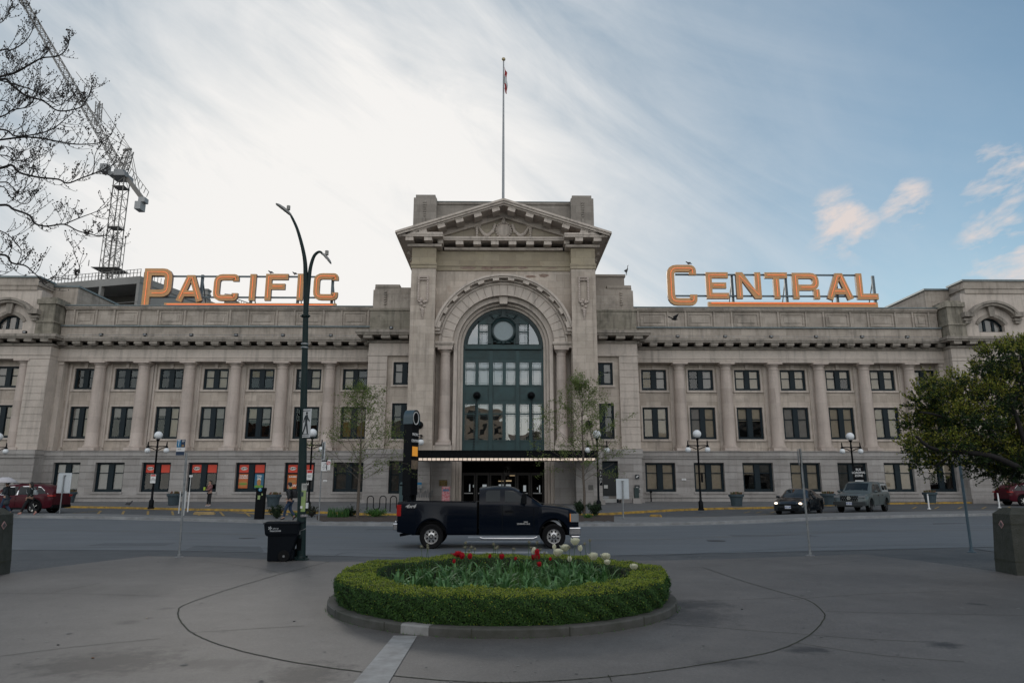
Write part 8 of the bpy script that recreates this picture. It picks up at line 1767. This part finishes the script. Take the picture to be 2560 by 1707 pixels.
# --- birds
def bird(label,px,py,Y,rz,sz,kind='pigeon',z=None,cat='bird'):
    p=at(px,py,Y); 
    if z is not None: p.z=z
    t=thing(kind,label,cat,p,rz); m=mat('bird_grey',(.10,.10,.105),.7,var=.3,vs=30)
    s=sz
    if kind=='goose': nodes=[(0,0,.42,.11),(-.18,0,.36,.06),(.10,0,.52,.07),(.13,0,.66,.03),(.13,0,.80,.025),(.16,0,.88,.038),(.24,0,.87,.012),(0,.05,.22,.02),(0,.05,0,.012),(0,-.05,.22,.02),(0,-.05,0,.012)]; e=[(0,1),(0,2),(2,3),(3,4),(4,5),(5,6),(0,7),(7,8),(0,9),(9,10)]
    else: nodes=[(0,0,.13,.075),(-.16,0,.09,.035),(-.26,0,.06,.018),(.10,0,.19,.045),(.13,0,.25,.038),(.19,0,.24,.010),(0,.03,.05,.010),(.0,.03,0,.008),(0,-.03,.05,.010),(0,-.03,0,.008)]; e=[(0,1),(1,2),(0,3),(3,4),(4,5),(0,6),(6,7),(0,8),(8,9)]
    skinmesh('body',[tuple(v*s for v in n) for n in nodes],e,m,t,1)
    mb=MB()
    for q in (-1,1): mb.sphere((-.05*s,q*.06*s*(1.4 if kind=='goose' else 1),(.40 if kind=='goose' else .13)*s),.08*s,7,(1.7,.3,.7))
    mb.build('folded_wings',mat('wing_dark',(.05,.05,.055),.8),t,60,local=True)
zt=uz(684.5,YS,690)
bird('gull standing on the letter F of the left sign',676,684,YS+.1,R(180),1.25,'gull',zt+.01); bird('gull standing on the sign rail left of the last letter I',736,690,YS+.42,R(172),1.25,'gull',uz(690,YS+.42,736)+.07); bird('bird standing on the big letter C of the right sign',1721,661,YS+.1,R(170),1.3,'gull',uz(661.5,YS,1721)+.0)
bird('goose standing upright on the stair tower right of the pediment',1566,682,56.6,R(20),1.05,'goose',19.76); bird('pigeon standing on the pavement left of the lamp',323,1262,50,R(0),1.3,'pigeon',gz(50)+.134)
p=at(1687,799,54); t=thing('flying_bird','dark bird flying in front of the right wing parapet','bird',p); skinmesh('body',[(0,0,0,.07),(-.3,0,.02,.03),(.25,0,.03,.035)],[(0,1),(0,2)],BLACK,t,1)
mb=MB(); mb.add([(.12,0,.02),(-.12,0,.02),(-.1,.1,.3),(.4,.15,.55),(.12,0,.0),(-.12,0,.0)],[(0,1,2,3)]); mb.add([(.1,-.02,.02),(-.12,-.02,.02),(-.6,-.3,.12),(-.7,-.35,.25)],[(0,1,2,3)]); o=mb.build('wings',BLACK,t,local=True); sm=o.modifiers.new('s','SOLIDIFY'); sm.thickness=.02
# litter on the plaza
for i,(px,py,lab,c) in enumerate(((366,1545,'pale cigarette stub on the plaza concrete',(.4,.35,.28)),(395,1404,'dark leaf on the plaza near the bus stop pole',(.03,.03,.03)),(735,1553,'small dark stone on the plaza left of the hedge',(.02,.02,.025)),(232,1645,'brown leaf on the oil stain',(.2,.1,.05)),(1855,1523,'small dark stone inside the right joint circle',(.03,.03,.035)),(145,1612,'small dark leaf by the left joint',(.02,.02,.02)))):
    p=G(px,py,.012); mb=MB(); mb.sphere((p[0],p[1],p[2]+.004),.016,6,(1.4,.8,.35)); tag(mb.build('litter',mat('litter_%d'%i,c,.8),None,50),lab,'litter')
# dirt and gum specks
mb=MB(); rq=random.Random(8)
for k in range(900):
    x=rq.uniform(-9,9);y=rq.uniform(6.5,20); 
    if math.hypot(x,y-CYB)<3.05: continue
    r_=rq.uniform(.006,.022) if rq.random()<.9 else rq.uniform(.02,.045); n=7; mb.add([(x+r_*math.cos(6.283*i/n)*rq.uniform(.7,1.2),y+r_*math.sin(6.283*i/n)*rq.uniform(.7,1.2),.0142) for i in range(n)],[tuple(range(n))])
tag(mb.build('gum_spots',mat('gum_grey',(.05,.05,.05),.8,col2=(.22,.22,.21),island=True),None),'dark and pale gum spots scattered over the plaza','gum spots',kind='stuff')
mb=MB()
for k in range(260):
    an=rq.uniform(0,6.283); r_=RK_+rq.uniform(.0,.05); blade(mb,r_*math.cos(an),CYB+r_*math.sin(an),.01,rq.uniform(.015,.05),.004,rq.uniform(0,6.28),rq.uniform(.2,.9),3)
tag(mb.build('joint_weeds',GRS,None),'tiny weeds growing along the round kerb','weeds',kind='stuff')

# --- park edge and blocks behind the viewer (seen only as reflections in the station glass)
def block(label,x0,x1,y,z,m,n,floors):
    t=thing('city_building',label,'building',((x0+x1)/2,y,0)); mb=MB(); mb.box(x0,x1,y-18,y,0,z); mb.box(x0-.3,x1+.3,y-18.3,y+.3,z+.002,z+.6); mb.build('wall',m,t)
    mb=MB(); dx=(x1-x0)/n; dz=z/floors
    for i in range(n):
        for j in range(floors): mb.box(x0+dx*(i+.22),x0+dx*(i+.78),y+.002,y+.05,dz*(j+.25),dz*(j+.8))
    mb.build('window_grid',GLASSD,t)
    mb=MB(); 
    for j in range(floors): mb.box(x0,x1,y+.051,y+.15,dz*j+.0,dz*j+.25)
    mb.build('string_course',S_PLAIN,t)
block('brick apartment block behind the viewer on the left',-70,-22,-62,17,mat('brown_brick',(.20,.11,.07),.9,var=.3),12,5)
block('pale office block behind the viewer on the right',2,50,-75,15,S_PLAIN,14,4)
block('ochre block behind the viewer in the middle',-20,0,-70,21,mat('ochre_render',(.50,.42,.33),.9,var=.2),6,6)
block('grey block far behind the viewer on the right',54,100,-66,24,mat('grey_render',(.22,.22,.22),.9,var=.2),12,7)
for i,(x,y,h,lab) in enumerate(((-30,-24,10,'bare park tree behind the viewer far left'),(-17,-34,12,'bare park tree behind the viewer left'),(-6,-27,9,'bare park tree behind the viewer near the middle'),(8,-36,12,'bare park tree behind the viewer right of the middle'),(20,-26,10,'bare park tree behind the viewer right'),(34,-33,12,'bare park tree behind the viewer far right'))):
    t=thing('park_tree',lab,'tree',(x,y,0),group='bare park trees behind the viewer'); rnd=random.Random(50+i); mb=MB(); tips=[]; o=Vector((x,y,0)); mb.tube([o,o+Vector((0,0,h*.3))],[.3,.22],8); mb.build('trunk',BARKD,t); mb=MB()
    for k in range(6):
        a=k*1.05+rnd.uniform(-.2,.2); grow(mb,tips,o+Vector((0,0,h*.28)),Vector((math.cos(a)*.6,math.sin(a)*.6,.8)).normalized(),h*.36,.12,3,.3,.5,rnd,.02,3)
    mb.build('branches',BARKD,t); T=np.array([tuple(v) for v in tips]); leafmesh('crown',T[rng.integers(0,len(T),2500)]+rng.normal(0,.25,(2500,3)),.16,LB,t,rng)
